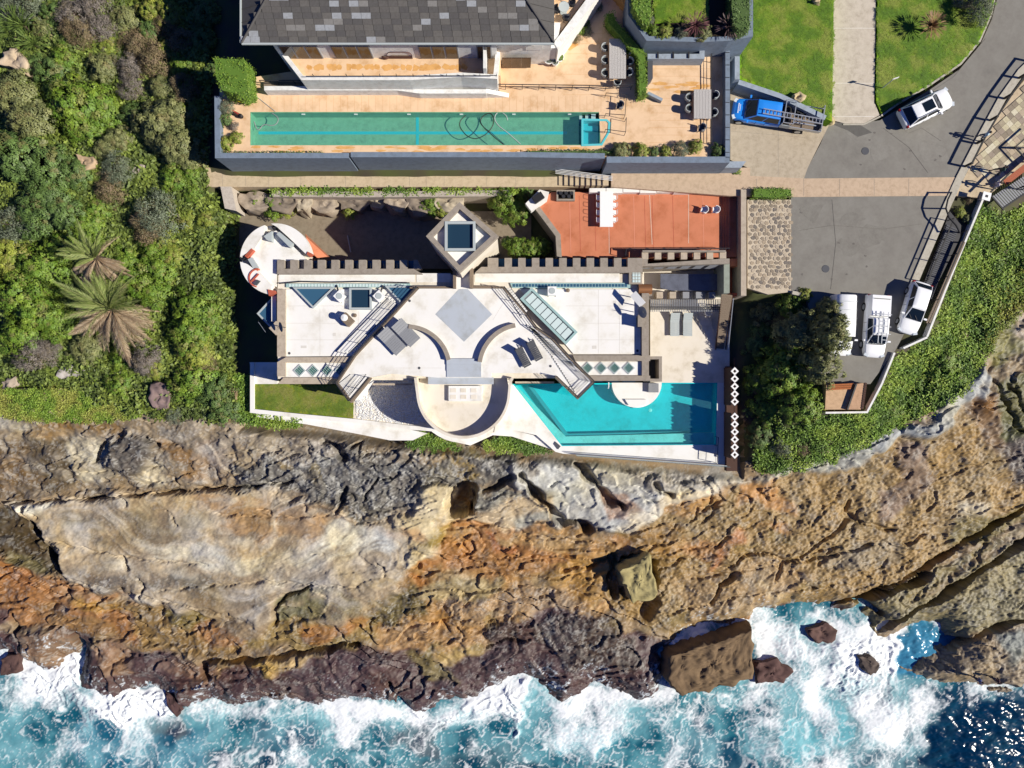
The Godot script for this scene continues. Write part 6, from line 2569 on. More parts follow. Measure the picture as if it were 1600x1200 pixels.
	for i in 4:
		s = sh()
		var q := i / 3.0
		s.bar(at(lerpf(1572, 1636, q), lerpf(286, 236, q), 0.0), at(lerpf(1572, 1636, q), lerpf(286, 236, q), 0.72), 0.1)
		part("leg", s, M.black, t)
	for e in [[1548, 300, 1580, 268, 1.0], [1566, 326, 1620, 290, 0.3], [1545, 302, 1568, 328, 0.35]]:
		s = sh()
		s.bar(at(e[0], e[1], e[4]), at(e[2], e[3], e[4]), 0.12)
		part("edge_beam", s, M.black, t)
	t = thing("information_post", "white square sign post with a dark centre beside the lookout path", "sign", at(1528, 312, 0.0))
	s = sh()
	s.box(Vector3(0, 0.55, 0), Vector3(0.12, 1.1, 0.12))
	part("post", s, M.grey, t, true)
	s = sh()
	s.box(Vector3(0, 1.12, 0), Vector3(0.68, 0.06, 0.68), -0.25)
	part("board", s, M.paint_white, t, true)
	s = sh()
	s.box(Vector3(0, 1.16, 0), Vector3(0.2, 0.03, 0.2), -0.25)
	part("mark", s, M.iron, t, true)
	t = thing("frame_sculpture", "thin dark triangular frame standing on the mixed pavers", "frame", at(1594, 231, 0.1))
	for q in [[1586, 230, 1620, 200, 0.8], [1586, 230, 1620, 232, 0.8], [1586, 230, 1612, 258, 0.8]]:
		s = sh()
		s.bar(at(q[0], q[1], q[4]), at(q[2], q[3], q[4]), 0.1)
		part("bar", s, M.iron, t)
	s = sh()
	s.bar(at(1586, 230, 0), at(1586, 230, 0.8), 0.1)
	part("post", s, M.iron, t)
	# street light by the drive
	t = thing("street_sign", "slim pole with a small pale plate on the verge beside the drive", "sign", at(1378, 138, 0.1))
	s = sh()
	s.tube([Vector3.ZERO, Vector3.UP * 2.0], 0.04, 0.04, 8)
	part("pole", s, M.light_grey, t, true)
	s = sh()
	s.box(Vector3(0.1, 2.0, 0), Vector3(0.5, 0.25, 0.04), 0.3)
	part("plate", s, M.paint_white, t, true)

# ---- vehicles -----------------------------------------------------------------
# local axes: +x forwards, y up, z to the right
func car_body(len: float, wid: float, prof: Array, m: Material, t: Node3D, called := "body") -> void:
	# prof: [x, half width factor, sill y, shoulder y, crown y]
	var s := sh()
	var rows := []
	for p in prof:
		var x: float = p[0] * len
		var w: float = p[1] * wid * 0.5
		var line := [Vector3(x, p[2], -w * 0.92), Vector3(x, p[2] + 0.12, -w * 0.985), Vector3(x, lerpf(p[2], p[3], 0.6), -w), Vector3(x, p[3], -w * 0.955), Vector3(x, lerpf(p[3], p[4], 0.6), -w * 0.84), Vector3(x, lerpf(p[3], p[4], 0.92), -w * 0.5), Vector3(x, p[4], 0)]
		for k in range(5, -1, -1):
			line.append(Vector3(line[k].x, line[k].y, -line[k].z))
		rows.append(line)
	s.grid(rows)
	# close nose and tail
	for e in [0, rows.size() - 1]:
		var nn := Vector3(-1 if e == 0 else 1, 0, 0)
		for k in range(1, 12):
			s.tri(rows[e][0], rows[e][k], rows[e][k + 1], nn)
	part(called, s, m, t, true)

func wheels(t: Node3D, xs: Array, half: float, r: float) -> void:
	for x in xs:
		for z in [-half, half]:
			var s := sh()
			s.tube([Vector3(x, r, z - 0.11), Vector3(x, r, z + 0.11)], r, r, 18)
			var w := part("wheel", s, M.tyre, t, true)
			s = sh()
			s.tube([Vector3(x, r, z - 0.125), Vector3(x, r, z + 0.125)], r * 0.6, r * 0.6, 14)
			part("rim", s, M.steel, w, true)

func cabin(t: Node3D, base: Array, top: Array, y0: float, y1: float, paint: Material, crown := 0.05) -> void:
	# base and top: [x rear, x front, half width]
	var b := [Vector3(base[0], y0, -base[2]), Vector3(base[1], y0, -base[2] * 0.94), Vector3(base[1], y0, base[2] * 0.94), Vector3(base[0], y0, base[2])]
	var p := [Vector3(top[0], y1, -top[2]), Vector3(top[1], y1, -top[2] * 0.95), Vector3(top[1], y1, top[2] * 0.95), Vector3(top[0], y1, top[2])]
	var mid := Vector3((base[0] + base[1]) * 0.5, (y0 + y1) * 0.5, 0)
	# pillars: an inner shell in body colour, glass set just outside
	var s := sh()
	s.hexa(b, p)
	part("pillars", s, paint, t, true)
	var names := ["side_window", "windscreen", "side_window", "rear_window"]
	for k in 4:
		var j := (k + 1) % 4
		var pts := [b[k], b[j], p[j], p[k]]
		var c: Vector3 = (pts[0] + pts[1] + pts[2] + pts[3]) * 0.25
		var nn: Vector3 = (pts[1] - pts[0]).cross(pts[2] - pts[0]).normalized()
		if nn.dot(c - mid) < 0:
			nn = -nn
		var cuts := [[0.04, 0.96]] if k % 2 else [[0.05, 0.48], [0.52, 0.93]]
		for cut in cuts:
			s = sh()
			var q := func(a: float, h: float) -> Vector3:
				return pts[0].lerp(pts[1], a).lerp(pts[3].lerp(pts[2], a), h) + nn * 0.012
			var i := [q.call(cut[0], 0.06), q.call(cut[1], 0.06), q.call(cut[1], 0.92), q.call(cut[0], 0.92)]
			s.quad(i[0], i[1], i[2], i[3], nn)
			part(names[k], s, M.car_glass, t, true)
	s = sh()
	var rows := []
	for i in 9:
		var a := i / 8.0
		var line := []
		for k in 9:
			var w := k / 8.0
			var e: Vector3 = p[0].lerp(p[1], a).lerp(p[3].lerp(p[2], a), w)
			var edge := minf(minf(a, 1.0 - a) * 6.0, minf(w, 1.0 - w) * 6.0)
			e.y += 0.01 + crown * sqrt(clampf(edge, 0.0, 1.0))
			line.append(e)
		rows.append(line)
	s.grid(rows)
	part("roof", s, paint, t, true)

func mirrors_lights(t: Node3D, xm: float, half: float, y: float, paint: Material, nose: float, tail: float, wid: float, yl: float) -> void:
	for z in [-1.0, 1.0]:
		var s := sh()
		s.box(Vector3(xm, y, z * (half + 0.12)), Vector3(0.14, 0.14, 0.24))
		part("mirror", s, paint, t, true)
		s = sh()
		s.box(Vector3(nose - 0.1, yl, z * wid * 0.36), Vector3(0.26, 0.14, 0.34), z * -0.4)
		part("headlight", s, M.lamp_glass, t, true)
		s = sh()
		s.box(Vector3(tail + 0.05, yl + 0.12, z * wid * 0.42), Vector3(0.12, 0.24, 0.2))
		part("tail_light", s, M.tail_red, t, true)
	# cowl, wipers, door shut lines
	for e in [[xm + 0.28, 0.0, 0.06, wid * 0.66], ]:
		var k := sh()
		k.box(Vector3(e[0], y + 0.0, 0), Vector3(e[2], 0.03, e[3]))
		part("cowl", k, M.black, t, true)
	for z in [-0.3, 0.2]:
		var k := sh()
		k.bar(Vector3(xm + 0.26, y + 0.06, z), Vector3(xm - 0.02, y + 0.22, z + 0.34), 0.025)
		part("wiper", k, M.black, t, true)
	for z in [-1.0, 1.0]:
		for x in [xm - 0.75, xm - 1.5]:
			var k := sh()
			k.box(Vector3(x, y - 0.3, z * wid * 0.5), Vector3(0.02, 0.5, 0.02))
			part("door_gap", k, M.black, t, true)
	var s2 := sh()
	s2.box(Vector3(nose - 0.02, yl - 0.16, 0), Vector3(0.08, 0.2, wid * 0.5))
	part("grille", s2, M.black, t, true)

func build_vehicles() -> void:
	# white SUV on the road
	var t := thing("suv", "white SUV with black sunroof turning on the road beside the verge", "car", at(1439, 174, 0.02), deg_to_rad(26))
	car_body(4.5, 1.86, [[-0.5, 0.82, 0.4, 0.75, 0.95], [-0.475, 0.93, 0.3, 0.85, 1.02], [-0.4, 0.99, 0.28, 0.9, 1.06], [-0.2, 1.0, 0.27, 0.93, 1.08], [0.1, 1.0, 0.27, 0.93, 1.08], [0.25, 0.99, 0.27, 0.9, 1.05], [0.4, 0.95, 0.28, 0.84, 0.98], [0.47, 0.84, 0.32, 0.74, 0.88], [0.5, 0.66, 0.42, 0.62, 0.76]], M.car_white, t)
	cabin(t, [-2.05, 1.05, 0.82], [-1.55, 0.3, 0.62], 1.04, 1.62, M.car_white)
	wheels(t, [-1.35, 1.4], 0.82, 0.36)
	mirrors_lights(t, 0.75, 0.86, 1.08, M.car_white, 2.2, -2.22, 1.86, 0.78)
	var s := sh()
	s.box(Vector3(-0.3, 1.69, 0), Vector3(0.95, 0.02, 0.78))
	part("sunroof", s, M.car_glass, t, true)
	for z in [-0.6, 0.6]:
		s = sh()
		s.bar(Vector3(-1.45, 1.7, z), Vector3(0.2, 1.7, z), 0.05)
		part("roof_rail", s, M.steel, t, true)
	# white hatchback in the bays, nose south-west
	t = thing("hatchback", "white hatchback parked at an angle between the boardwalk and a pickup", "car", at(1422, 483, 0.02), deg_to_rad(-107))
	car_body(4.4, 1.8, [[-0.5, 0.8, 0.38, 0.7, 0.9], [-0.47, 0.93, 0.28, 0.82, 0.98], [-0.38, 0.99, 0.25, 0.86, 1.0], [-0.1, 1.0, 0.24, 0.86, 1.0], [0.15, 1.0, 0.24, 0.84, 0.98], [0.3, 0.97, 0.25, 0.78, 0.92], [0.42, 0.9, 0.27, 0.7, 0.82], [0.48, 0.72, 0.32, 0.6, 0.7], [0.5, 0.52, 0.4, 0.52, 0.6]], M.car_white, t)
	cabin(t, [-2.08, 1.1, 0.8], [-1.6, 0.1, 0.6], 0.96, 1.44, M.car_white)
	wheels(t, [-1.3, 1.35], 0.8, 0.32)
	mirrors_lights(t, 0.72, 0.84, 1.0, M.car_white, 2.1, -2.16, 1.8, 0.66)
	# white pickup with ladder rack
	t = thing("work_pickup", "white pickup with ladders on its roof rack, middle one of the three parked vehicles", "pickup", at(1361, 511, 0.02), deg_to_rad(-94))
	car_body(5.2, 1.86, [[-0.5, 0.96, 0.42, 0.95, 1.0], [-0.49, 0.99, 0.38, 1.0, 1.06], [-0.1, 1.0, 0.36, 1.0, 1.06], [0.15, 1.0, 0.34, 0.98, 1.06], [0.3, 0.98, 0.34, 0.96, 1.08], [0.42, 0.92, 0.36, 0.9, 1.0], [0.48, 0.78, 0.4, 0.78, 0.86], [0.5, 0.58, 0.48, 0.64, 0.72]], M.car_white, t)
	cabin(t, [-0.75, 1.5, 0.83], [-0.6, 0.75, 0.66], 1.06, 1.72, M.car_white)
	s = sh()
	s.hexa([Vector3(-2.55, 1.06, -0.85), Vector3(-0.8, 1.06, -0.85), Vector3(-0.8, 1.06, 0.85), Vector3(-2.55, 1.06, 0.85)], [Vector3(-2.5, 1.55, -0.78), Vector3(-0.8, 1.6, -0.78), Vector3(-0.8, 1.6, 0.78), Vector3(-2.5, 1.55, 0.78)])
	part("canopy", s, M.car_white, t, true)
	s = sh()
	s.box(Vector3(-2.2, 1.62, 0), Vector3(0.05, 0.06, 1.3))
	part("rack_bar", s, M.iron, t, true)
	wheels(t, [-1.6, 1.55], 0.82, 0.37)
	mirrors_lights(t, 1.25, 0.88, 1.15, M.car_white, 2.5, -2.6, 1.86, 0.82)
	for x in [-0.9, 0.1, 0.7]:
		s = sh()
		s.bar(Vector3(x, 1.9, -0.72), Vector3(x, 1.9, 0.72), 0.05)
		part("rack_bar", s, M.steel, t, true)
	for z in [-0.4, 0.0, 0.3]:
		s = sh()
		s.bar(Vector3(-1.1, 1.95, z), Vector3(1.5, 1.95, z), 0.05)
		part("ladder_rail", s, M.steel, t, true)
	for i in 8:
		s = sh()
		s.bar(Vector3(-0.9 + i * 0.3, 1.95, -0.4), Vector3(-0.9 + i * 0.3, 1.95, 0.0), 0.045)
		part("ladder_rung", s, M.steel, t, true)
	# white van half under the tree
	t = thing("van", "white van half hidden under the big tree, beside the pickup with ladders", "van", at(1308, 510, 0.02), deg_to_rad(-92))
	car_body(5.0, 1.9, [[-0.5, 0.97, 0.42, 1.3, 1.75], [-0.48, 1.0, 0.36, 1.35, 1.9], [0.0, 1.0, 0.34, 1.35, 1.95], [0.2, 1.0, 0.34, 1.3, 1.9], [0.25, 0.99, 0.34, 1.05, 1.3], [0.34, 0.97, 0.36, 0.98, 1.1], [0.46, 0.86, 0.4, 0.84, 0.94], [0.5, 0.6, 0.5, 0.66, 0.76]], M.car_white, t)
	for z in [-0.955, 0.955]:
		s = sh()
		s.box(Vector3(0.5, 1.3, z * 0.98), Vector3(1.1, 0.4, 0.03))
		part("side_window", s, M.car_glass, t, true)
	for i in 3:
		s = sh()
		s.box(Vector3(-1.9 + i * 0.7, 1.97, 0), Vector3(0.03, 0.03, 1.5))
		part("roof_rib", s, M.light_grey, t, true)
	s = sh()
	s.obox(Vector3(1.14, 1.58, 0), Vector3(0.04, 0.72, 1.6), Basis(Vector3.BACK, 0.42))
	part("windscreen", s, M.car_glass, t, true)
	wheels(t, [-1.5, 1.5], 0.86, 0.35)
	mirrors_lights(t, 1.2, 0.95, 1.2, M.car_white, 2.4, -2.5, 1.9, 0.8)
	build_truck()

func build_truck() -> void:
	var t := thing("utility_truck", "bright blue dual cab truck with steel tray and ladder on the driveway apron", "truck", at(1209, 186, 0.03), deg_to_rad(180 - 9))
	var L := 7.2
	car_body(4.0, 1.9, [[-0.5, 0.97, 0.5, 1.0, 1.1], [-0.2, 1.0, 0.42, 1.02, 1.12], [0.1, 1.0, 0.42, 1.02, 1.12], [0.24, 0.99, 0.42, 0.98, 1.1], [0.4, 0.94, 0.44, 0.92, 1.04], [0.47, 0.8, 0.48, 0.82, 0.94], [0.5, 0.6, 0.56, 0.7, 0.82]], M.car_blue, t)
	for c in t.get_children():
		c.position.x += 1.75
	var cab := Node3D.new()
	cab.name = "cab"
	t.add_child(cab)
	cab.position.x = 1.75
	cabin(cab, [-1.95, 1.0, 0.86], [-1.8, 0.2, 0.7], 1.1, 1.8, M.car_blue)
	wheels(t, [-2.0, 3.0], 0.84, 0.4)
	mirrors_lights(t, 2.5, 0.92, 1.2, M.car_blue, 3.7, -3.62, 1.9, 0.86)
	var s := sh()
	# tray floor, sides, toolbox
	s.box(Vector3(-1.95, 0.86, 0), Vector3(3.35, 0.1, 1.9))
	part("tray_floor", s, M.timber, t, true)
	for z in [-0.95, 0.95]:
		s = sh()
		s.box(Vector3(-2.3, 1.1, z), Vector3(2.6, 0.4, 0.06))
		part("tray_side", s, M.steel, t, true)
		s = sh()
		s.box(Vector3(-0.65, 1.15, z), Vector3(0.75, 0.6, 0.06))
		part("toolbox_side", s, M.light_grey, t, true)
	s = sh()
	s.box(Vector3(-3.62, 1.1, 0), Vector3(0.06, 0.4, 1.9))
	part("tailgate", s, M.steel, t, true)
	s = sh()
	s.box(Vector3(-0.65, 1.0, 0), Vector3(0.72, 0.2, 1.8))
	part("toolbox", s, M.iron, t, true)
	for z in [-0.42, 0.42]:
		s = sh()
		var pts := []
		for k in 17:
			var a := TAU * k / 16.0
			pts.append(Vector3(-0.65 + cos(a) * 0.25, 1.2, z + sin(a) * 0.3))
		s.tube(pts, 0.09, 0.09, 8, false)
		part("spare_tyre", s, M.tyre, t, true)
	for x in [-0.25, -1.05, -3.4]:
		for z in [-0.93, 0.93]:
			s = sh()
			s.bar(Vector3(x, 0.9, z), Vector3(x, 1.95, z), 0.06)
			part("rack_post", s, M.steel, t, true)
		s = sh()
		s.bar(Vector3(x, 1.95, -0.96), Vector3(x, 1.95, 0.96), 0.06)
		part("rack_bar", s, M.steel, t, true)
	for z in [-0.95, 0.95]:
		s = sh()
		s.bar(Vector3(-0.25, 1.95, z), Vector3(-1.05, 1.95, z), 0.05)
		part("rack_side", s, M.steel, t, true)
	for q in [[-1.9, 0.3, 0.5], [-2.3, 0.45, 0.2], [-2.6, 0.55, 0.25], [-1.6, 0.5, 0.3]]:
		s = sh()
		s.box(Vector3(q[0], 1.05, q[1]), Vector3(0.3, 0.3, q[2]))
		part("tool_crate", s, M.black, t, true)
	for z in [-0.2, -0.42]:
		s = sh()
		s.bar(Vector3(-1.4, 0.98, z), Vector3(-3.3, 0.98, z), 0.1)
		part("loose_plank", s, M.steel, t, true)
	# bonnet lettering: short white strokes, too small to read
	s = sh()
	for k in 9:
		s.box(Vector3(3.35, 1.075, -0.38 + k * 0.095), Vector3(0.1, 0.02, 0.05))
		if k > 1 and k < 8:
			s.box(Vector3(3.22, 1.09, -0.38 + k * 0.095), Vector3(0.07, 0.02, 0.045))
	part("bonnet_lettering", s, M.paint_white, t, true)
	# ladder lying over cab and rack
	var l := thing("ladder", "long aluminium extension ladder lying over the blue truck's rack", "ladder", at(1208, 185, 2.05), deg_to_rad(180 - 9))
	for z in [0.18, 0.56]:
		s = sh()
		s.bar(Vector3(0.9, 0.0, z + 0.1), Vector3(-4.0, 0.0, z), 0.07, 0.1)
		part("stile", s, M.steel, l, true)
	for i in 16:
		s = sh()
		s.bar(Vector3(0.7 - i * 0.3, 0.0, 0.24), Vector3(0.7 - i * 0.3, 0.0, 0.62), 0.05)
		part("rung", s, M.steel, l, true)

# ---- plants -------------------------------------------------------------------
var crowns := {}
var stem_mesh: Mesh
const TONE := {
	"bright": [[0.2, 0.29, 0.03], [0.1, 0.19, 0.02], "bright green leafy bush"],
	"lime": [[0.3, 0.33, 0.05], [0.17, 0.23, 0.03], "yellow-green leafy bush"],
	"olive": [[0.24, 0.25, 0.09], [0.13, 0.15, 0.055], "olive green bush"],
	"dark": [[0.13, 0.21, 0.05], [0.07, 0.12, 0.03], "dark green dense bush"],
	"brown": [[0.32, 0.235, 0.14], [0.18, 0.15, 0.07], "brownish heathy bush"],
	"grey": [[0.29, 0.25, 0.22], [0.17, 0.15, 0.125], "grey-brown dry bush"],
	"silver": [[0.23, 0.27, 0.18], [0.12, 0.15, 0.09], "grey-green soft bush"],
}

func leaf_quad(s: Shape, p: Vector3, dir: Vector3, nrm: Vector3, l: float, w: float) -> void:
	var side := dir.cross(nrm).normalized() * w * 0.5
	var nn := side.cross(dir).normalized()
	if nn.dot(nrm) < 0:
		nn = -nn
	var tip := p + dir * l
	var mid := p + dir * l * 0.45
	s.tri(p, mid + side, tip, nn)
	s.tri(p, tip, mid - side, nn)

func crown_mesh(tone: String, k: int) -> Mesh:
	var key := tone + str(k)
	if crowns.has(key):
		return crowns[key]
	var r := RandomNumberGenerator.new()
	r.seed = key.hash()
	var c0 := Color(TONE[tone][0][0], TONE[tone][0][1], TONE[tone][0][2])
	var c1 := Color(TONE[tone][1][0], TONE[tone][1][1], TONE[tone][1][2])
	var fine := tone in ["brown", "grey", "silver"]
	var s := Shape.new()
	var n := fnoise(key.hash() % 99, 0.55, 2)
	for i in 110:                       # clumps over a bumpy dome of radius 2
		var a := r.randf() * TAU
		var z := pow(r.randf(), 0.75)
		var dir := Vector3(cos(a) * sqrt(1 - z * z), z * 0.85, sin(a) * sqrt(1 - z * z))
		var rad := 1.75 * (1.0 + 0.45 * n.get_noise_3d(dir.x * 2, dir.y * 2, dir.z * 2)) * r.randf_range(0.72, 1.06)
		var c := dir * rad
		var cr := r.randf_range(0.22, 0.56)
		var lf := r.randf_range(0.65, 1.5)
		var tint := c0.lerp(c1, r.randf())
		if r.randf() < 0.12:
			tint = tint.lerp(Color(0.2, 0.15, 0.06), 0.5)
		for j in 52:
			var q := Vector3(r.randfn(), r.randfn(), r.randfn()).normalized()
			q = (q + dir * 0.7 + Vector3.UP * 0.35).normalized()
			var p := c + q * cr * r.randf_range(0.55, 1.0)
			var d := (q + Vector3(r.randfn(), r.randfn(), r.randfn()) * 0.7).normalized()
			s.col = tint * r.randf_range(0.7, 1.35)
			if fine:
				leaf_quad(s, p, d, q, r.randf_range(0.16, 0.3), 0.045)
			else:
				leaf_quad(s, p, d.cross(q).normalized(), (q + Vector3.UP * 0.4).normalized(), r.randf_range(0.13, 0.23) * lf, r.randf_range(0.07, 0.12) * lf)
	for i in s.n.size():
		s.n[i] = (s.n[i] + (s.v[i].normalized() + Vector3.UP * 0.4) * 0.7).normalized()
	crowns[key] = s.mesh()
	return crowns[key]

func shrub(u: float, v: float, rp: float, tone: String, called := "bush", label := "", group := "", lift := -99.0, tall := 1.0) -> Node3D:
	var g := at(u, v, 0.0)
	var y := ground_height(g.x, g.z) if lift < -90.0 else lift
	var r := px(rp, y)
	var p := at(u, v, y + r * 0.7 * tall)
	p.y = y
	var text: String = label if label else "%s %s on the west hillside %s" % ["large" if rp > 33 else "small" if rp < 22 else "rounded", TONE[tone][2], "above the mossy ledge" if v > 525.0 and u < 210.0 else "beside the villa lawn" if v > 545.0 else "west of the palms" if v > 340.0 and u < 110.0 else "between palms and villa" if v > 340.0 else "beside the lower path" if v > 205.0 and u > 225.0 else "among the tan outcrops" if v > 205.0 else "facing the slate-roofed house" if u > 225.0 else "round the bright green thicket" if v > 95.0 else "near the yuccas" if u < 100.0 else "in the dry heath patch"]
	var t := thing(called, text, "tree" if called.ends_with("tree") else "bush", p, rng.randf() * TAU, group if group else text)
	var k := r / 2.0
	share("crown", crown_mesh(tone, rng.randi() % 2), M.leaf, t, Transform3D(Basis().scaled(Vector3(k, k * 1.1 * tall, k)), Vector3(0, r * 0.12 + (tall - 1.0) * r, 0)))
	if stem_mesh == null:
		var s := Shape.new()
		s.tube([Vector3.ZERO, Vector3(0.05, 0.5, 0), Vector3(0, 1.0, 0.05)], 0.16, 0.1, 8)
		for i in 5:
			var a := TAU * i / 5.0
			s.tube([Vector3(0, 0.7, 0), Vector3(cos(a) * 0.6, 1.1, sin(a) * 0.6), Vector3(cos(a) * 1.2, 1.3, sin(a) * 1.2)], 0.08, 0.03, 6)
		stem_mesh = s.mesh()
	share("trunk", stem_mesh, M.bark, t, Transform3D(Basis().scaled(Vector3(k, k * tall, k)), Vector3.ZERO))
	return t

func frond_mesh(length: float, droop: float, seed_: int, c0: Color, c1: Color) -> Mesh:
	var r := RandomNumberGenerator.new()
	r.seed = seed_
	var s := Shape.new()
	var pts := []
	for i in 9:
		var q := i / 8.0
		pts.append(Vector3(q * length, sin(q * 1.9) * length * 0.18 - q * q * droop, 0))
	s.col = c1
	s.tube(pts, 0.05, 0.012, 5)
	for i in 46:
		var q := 0.12 + 0.88 * i / 45.0
		var f := q * 8.0
		var k := mini(int(f), 7)
		var p: Vector3 = pts[k].lerp(pts[k + 1], f - k)
		var l := length * 0.15 * sin(PI * clampf(q, 0.08, 0.96)) + 0.12
		for e in [-1.0, 1.0]:
			s.col = c0.lerp(c1, r.randf()) * r.randf_range(0.75, 1.25)
			var d := Vector3(0.9, -0.25 + r.randf_range(-0.2, 0.15), e * r.randf_range(0.5, 0.75)).normalized()
			leaf_quad(s, p, d, Vector3(0, 1, 0.3 * e).normalized(), l, 0.038)
	return s.mesh()

func palm(u: float, v: float, length: float, fronds: int, label: String) -> void:
	var g := at(u, v, 0.0)
	var y := ground_height(g.x, g.z)
	var crown_y := y + 2.6
	var p := at(u, v, crown_y)
	var t := thing("palm_tree", label, "palm", Vector3(p.x, y, p.z))
	var s := Shape.new()
	s.tube([Vector3.ZERO, Vector3(0.05, 1.2, 0), Vector3(0, 2.5, 0)], 0.32, 0.24, 10)
	part("trunk", s, M.bark, t, true)
	var green := Color(0.16, 0.24, 0.04)
	var pale := Color(0.27, 0.3, 0.1)
	var dry := Color(0.5, 0.4, 0.27)
	var dry2 := Color(0.3, 0.2, 0.12)
	var kinds := []
	for k in 3:
		kinds.append(frond_mesh(length * (0.85 + 0.1 * k), 0.4 + 0.35 * k, k + 3, green, pale))
	for k in 3:
		kinds.append(frond_mesh(length * (0.95 + 0.08 * k), 1.2 + 0.5 * k, k + 9, dry, dry2))
	var r := RandomNumberGenerator.new()
	r.seed = int(u)
	for i in fronds:
		var a := TAU * i / fronds * 3.02 + r.randf_range(-0.15, 0.15)
		var south := sin(a) * -1.0          # rotation about y: angle a points to (cos a, -sin a)
		var old: bool = r.randf() < (0.92 if south > 0.15 else 0.1)
		var lift := r.randf_range(0.1, 1.15) if not old else r.randf_range(-0.45, 0.25)
		var b := Basis(Vector3.UP, a) * Basis(Vector3.BACK, lift) * Basis(Vector3.RIGHT, r.randf_range(-0.4, 0.4))
		share("frond", kinds[(3 if old else 0) + r.randi() % 3], M.leaf, t, Transform3D(b.scaled_local(Vector3.ONE * r.randf_range(0.62, 1.08)), Vector3(0, 2.5 - (0.25 if old else 0.0), 0)))

func rosette(u: float, v: float, y: float, l: float, n: int, c0: Color, c1: Color, called: String, label: String, height := 0.3, group := "") -> void:
	var p := at(u, v, y + height)
	p.y = y
	var t := thing(called, label, "plant", p, 0.0, group)
	var s := Shape.new()
	var r := RandomNumberGenerator.new()
	r.seed = int(u * 7 + v)
	for i in n:
		var a := r.randf() * TAU
		var e := r.randf_range(0.1, 1.3)
		var d := Vector3(cos(a) * cos(e), sin(e), sin(a) * cos(e))
		s.col = c0.lerp(c1, r.randf())
		var o := Vector3(0, height, 0)
		var m := o + d * l * 0.55
		leaf_quad(s, o, d, Vector3.UP.slerp(-d, 0.2), l * 0.6, 0.09)
		leaf_quad(s, m, (d + Vector3(0, -0.35, 0)).normalized(), Vector3.UP, l * 0.5, 0.07)
	part("leaves", s, M.leaf, t, true)
	s = Shape.new()
	s.tube([Vector3.ZERO, Vector3(0, height, 0)], 0.09, 0.07, 8)
	part("stem", s, M.bark, t, true)

func hedge(list: Array, y0: float, y1: float, tone: String, called: String, label: String, dens := 90.0) -> void:
	var poly := pl(list, y1)
	var s := Shape.new()
	var c := Vector2.ZERO
	for p in poly:
		c += p / poly.size()
	var r := RandomNumberGenerator.new()
	r.seed = label.hash()
	var c0 := Color(TONE[tone][0][0], TONE[tone][0][1], TONE[tone][0][2])
	var c1 := Color(TONE[tone][1][0], TONE[tone][1][1], TONE[tone][1][2])
	var t := thing(called, label, "hedge", Vector3(c.x, y0, c.y))
	var inner := Geometry2D.offset_polygon(poly, -0.1)
	if inner.size() > 0:
		s.col = c1
		s.prism(inner[0], y0, y1 - 0.12)
		part("stems", s, M.vertex, t)
	s = Shape.new()
	var lo := poly[0]
	var hi := poly[0]
	for p in poly:
		lo = lo.min(p)
		hi = hi.max(p)
	var n := int((hi.x - lo.x) * (hi.y - lo.y) * dens)
	var nz := fnoise(5, 0.9, 2)
	for i in n:
		var q := Vector2(r.randf_range(lo.x, hi.x), r.randf_range(lo.y, hi.y))
		if Geometry2D.is_point_in_polygon(q, poly):
			var p := Vector3(q.x, y1 - 0.14 + nz.get_noise_2d(q.x, q.y) * 0.14 + r.randf() * 0.1, q.y)
			s.col = c0.lerp(c1, r.randf()) * r.randf_range(0.75, 1.35)
			var d := Vector3(r.randfn(), r.randfn() * 0.5, r.randfn()).normalized()
			leaf_quad(s, p, d, (Vector3.UP + Vector3(r.randfn(), 0, r.randfn()) * 0.5).normalized(), r.randf_range(0.1, 0.17), r.randf_range(0.05, 0.09))
	for i in poly.size():
		var a := poly[i]
		var b := poly[(i + 1) % poly.size()]
		var m := int(a.distance_to(b) * (y1 - y0) * dens * 0.7)
		for k in m:
			var q := a.lerp(b, r.randf())
			var o := (q - c).normalized()
			s.col = c0.lerp(c1, r.randf()) * r.randf_range(0.75, 1.3)
			var d := Vector3(r.randfn(), r.randfn(), r.randfn()).normalized()
			leaf_quad(s, Vector3(q.x, r.randf_range(y0, y1 - 0.05), q.y) + Vector3(o.x, 0, o.y) * r.randf_range(-0.08, 0.06), d, Vector3(o.x, 0.5, o.y).normalized(), r.randf_range(0.1, 0.16), 0.07)
	part("foliage", s, M.leaf, t)

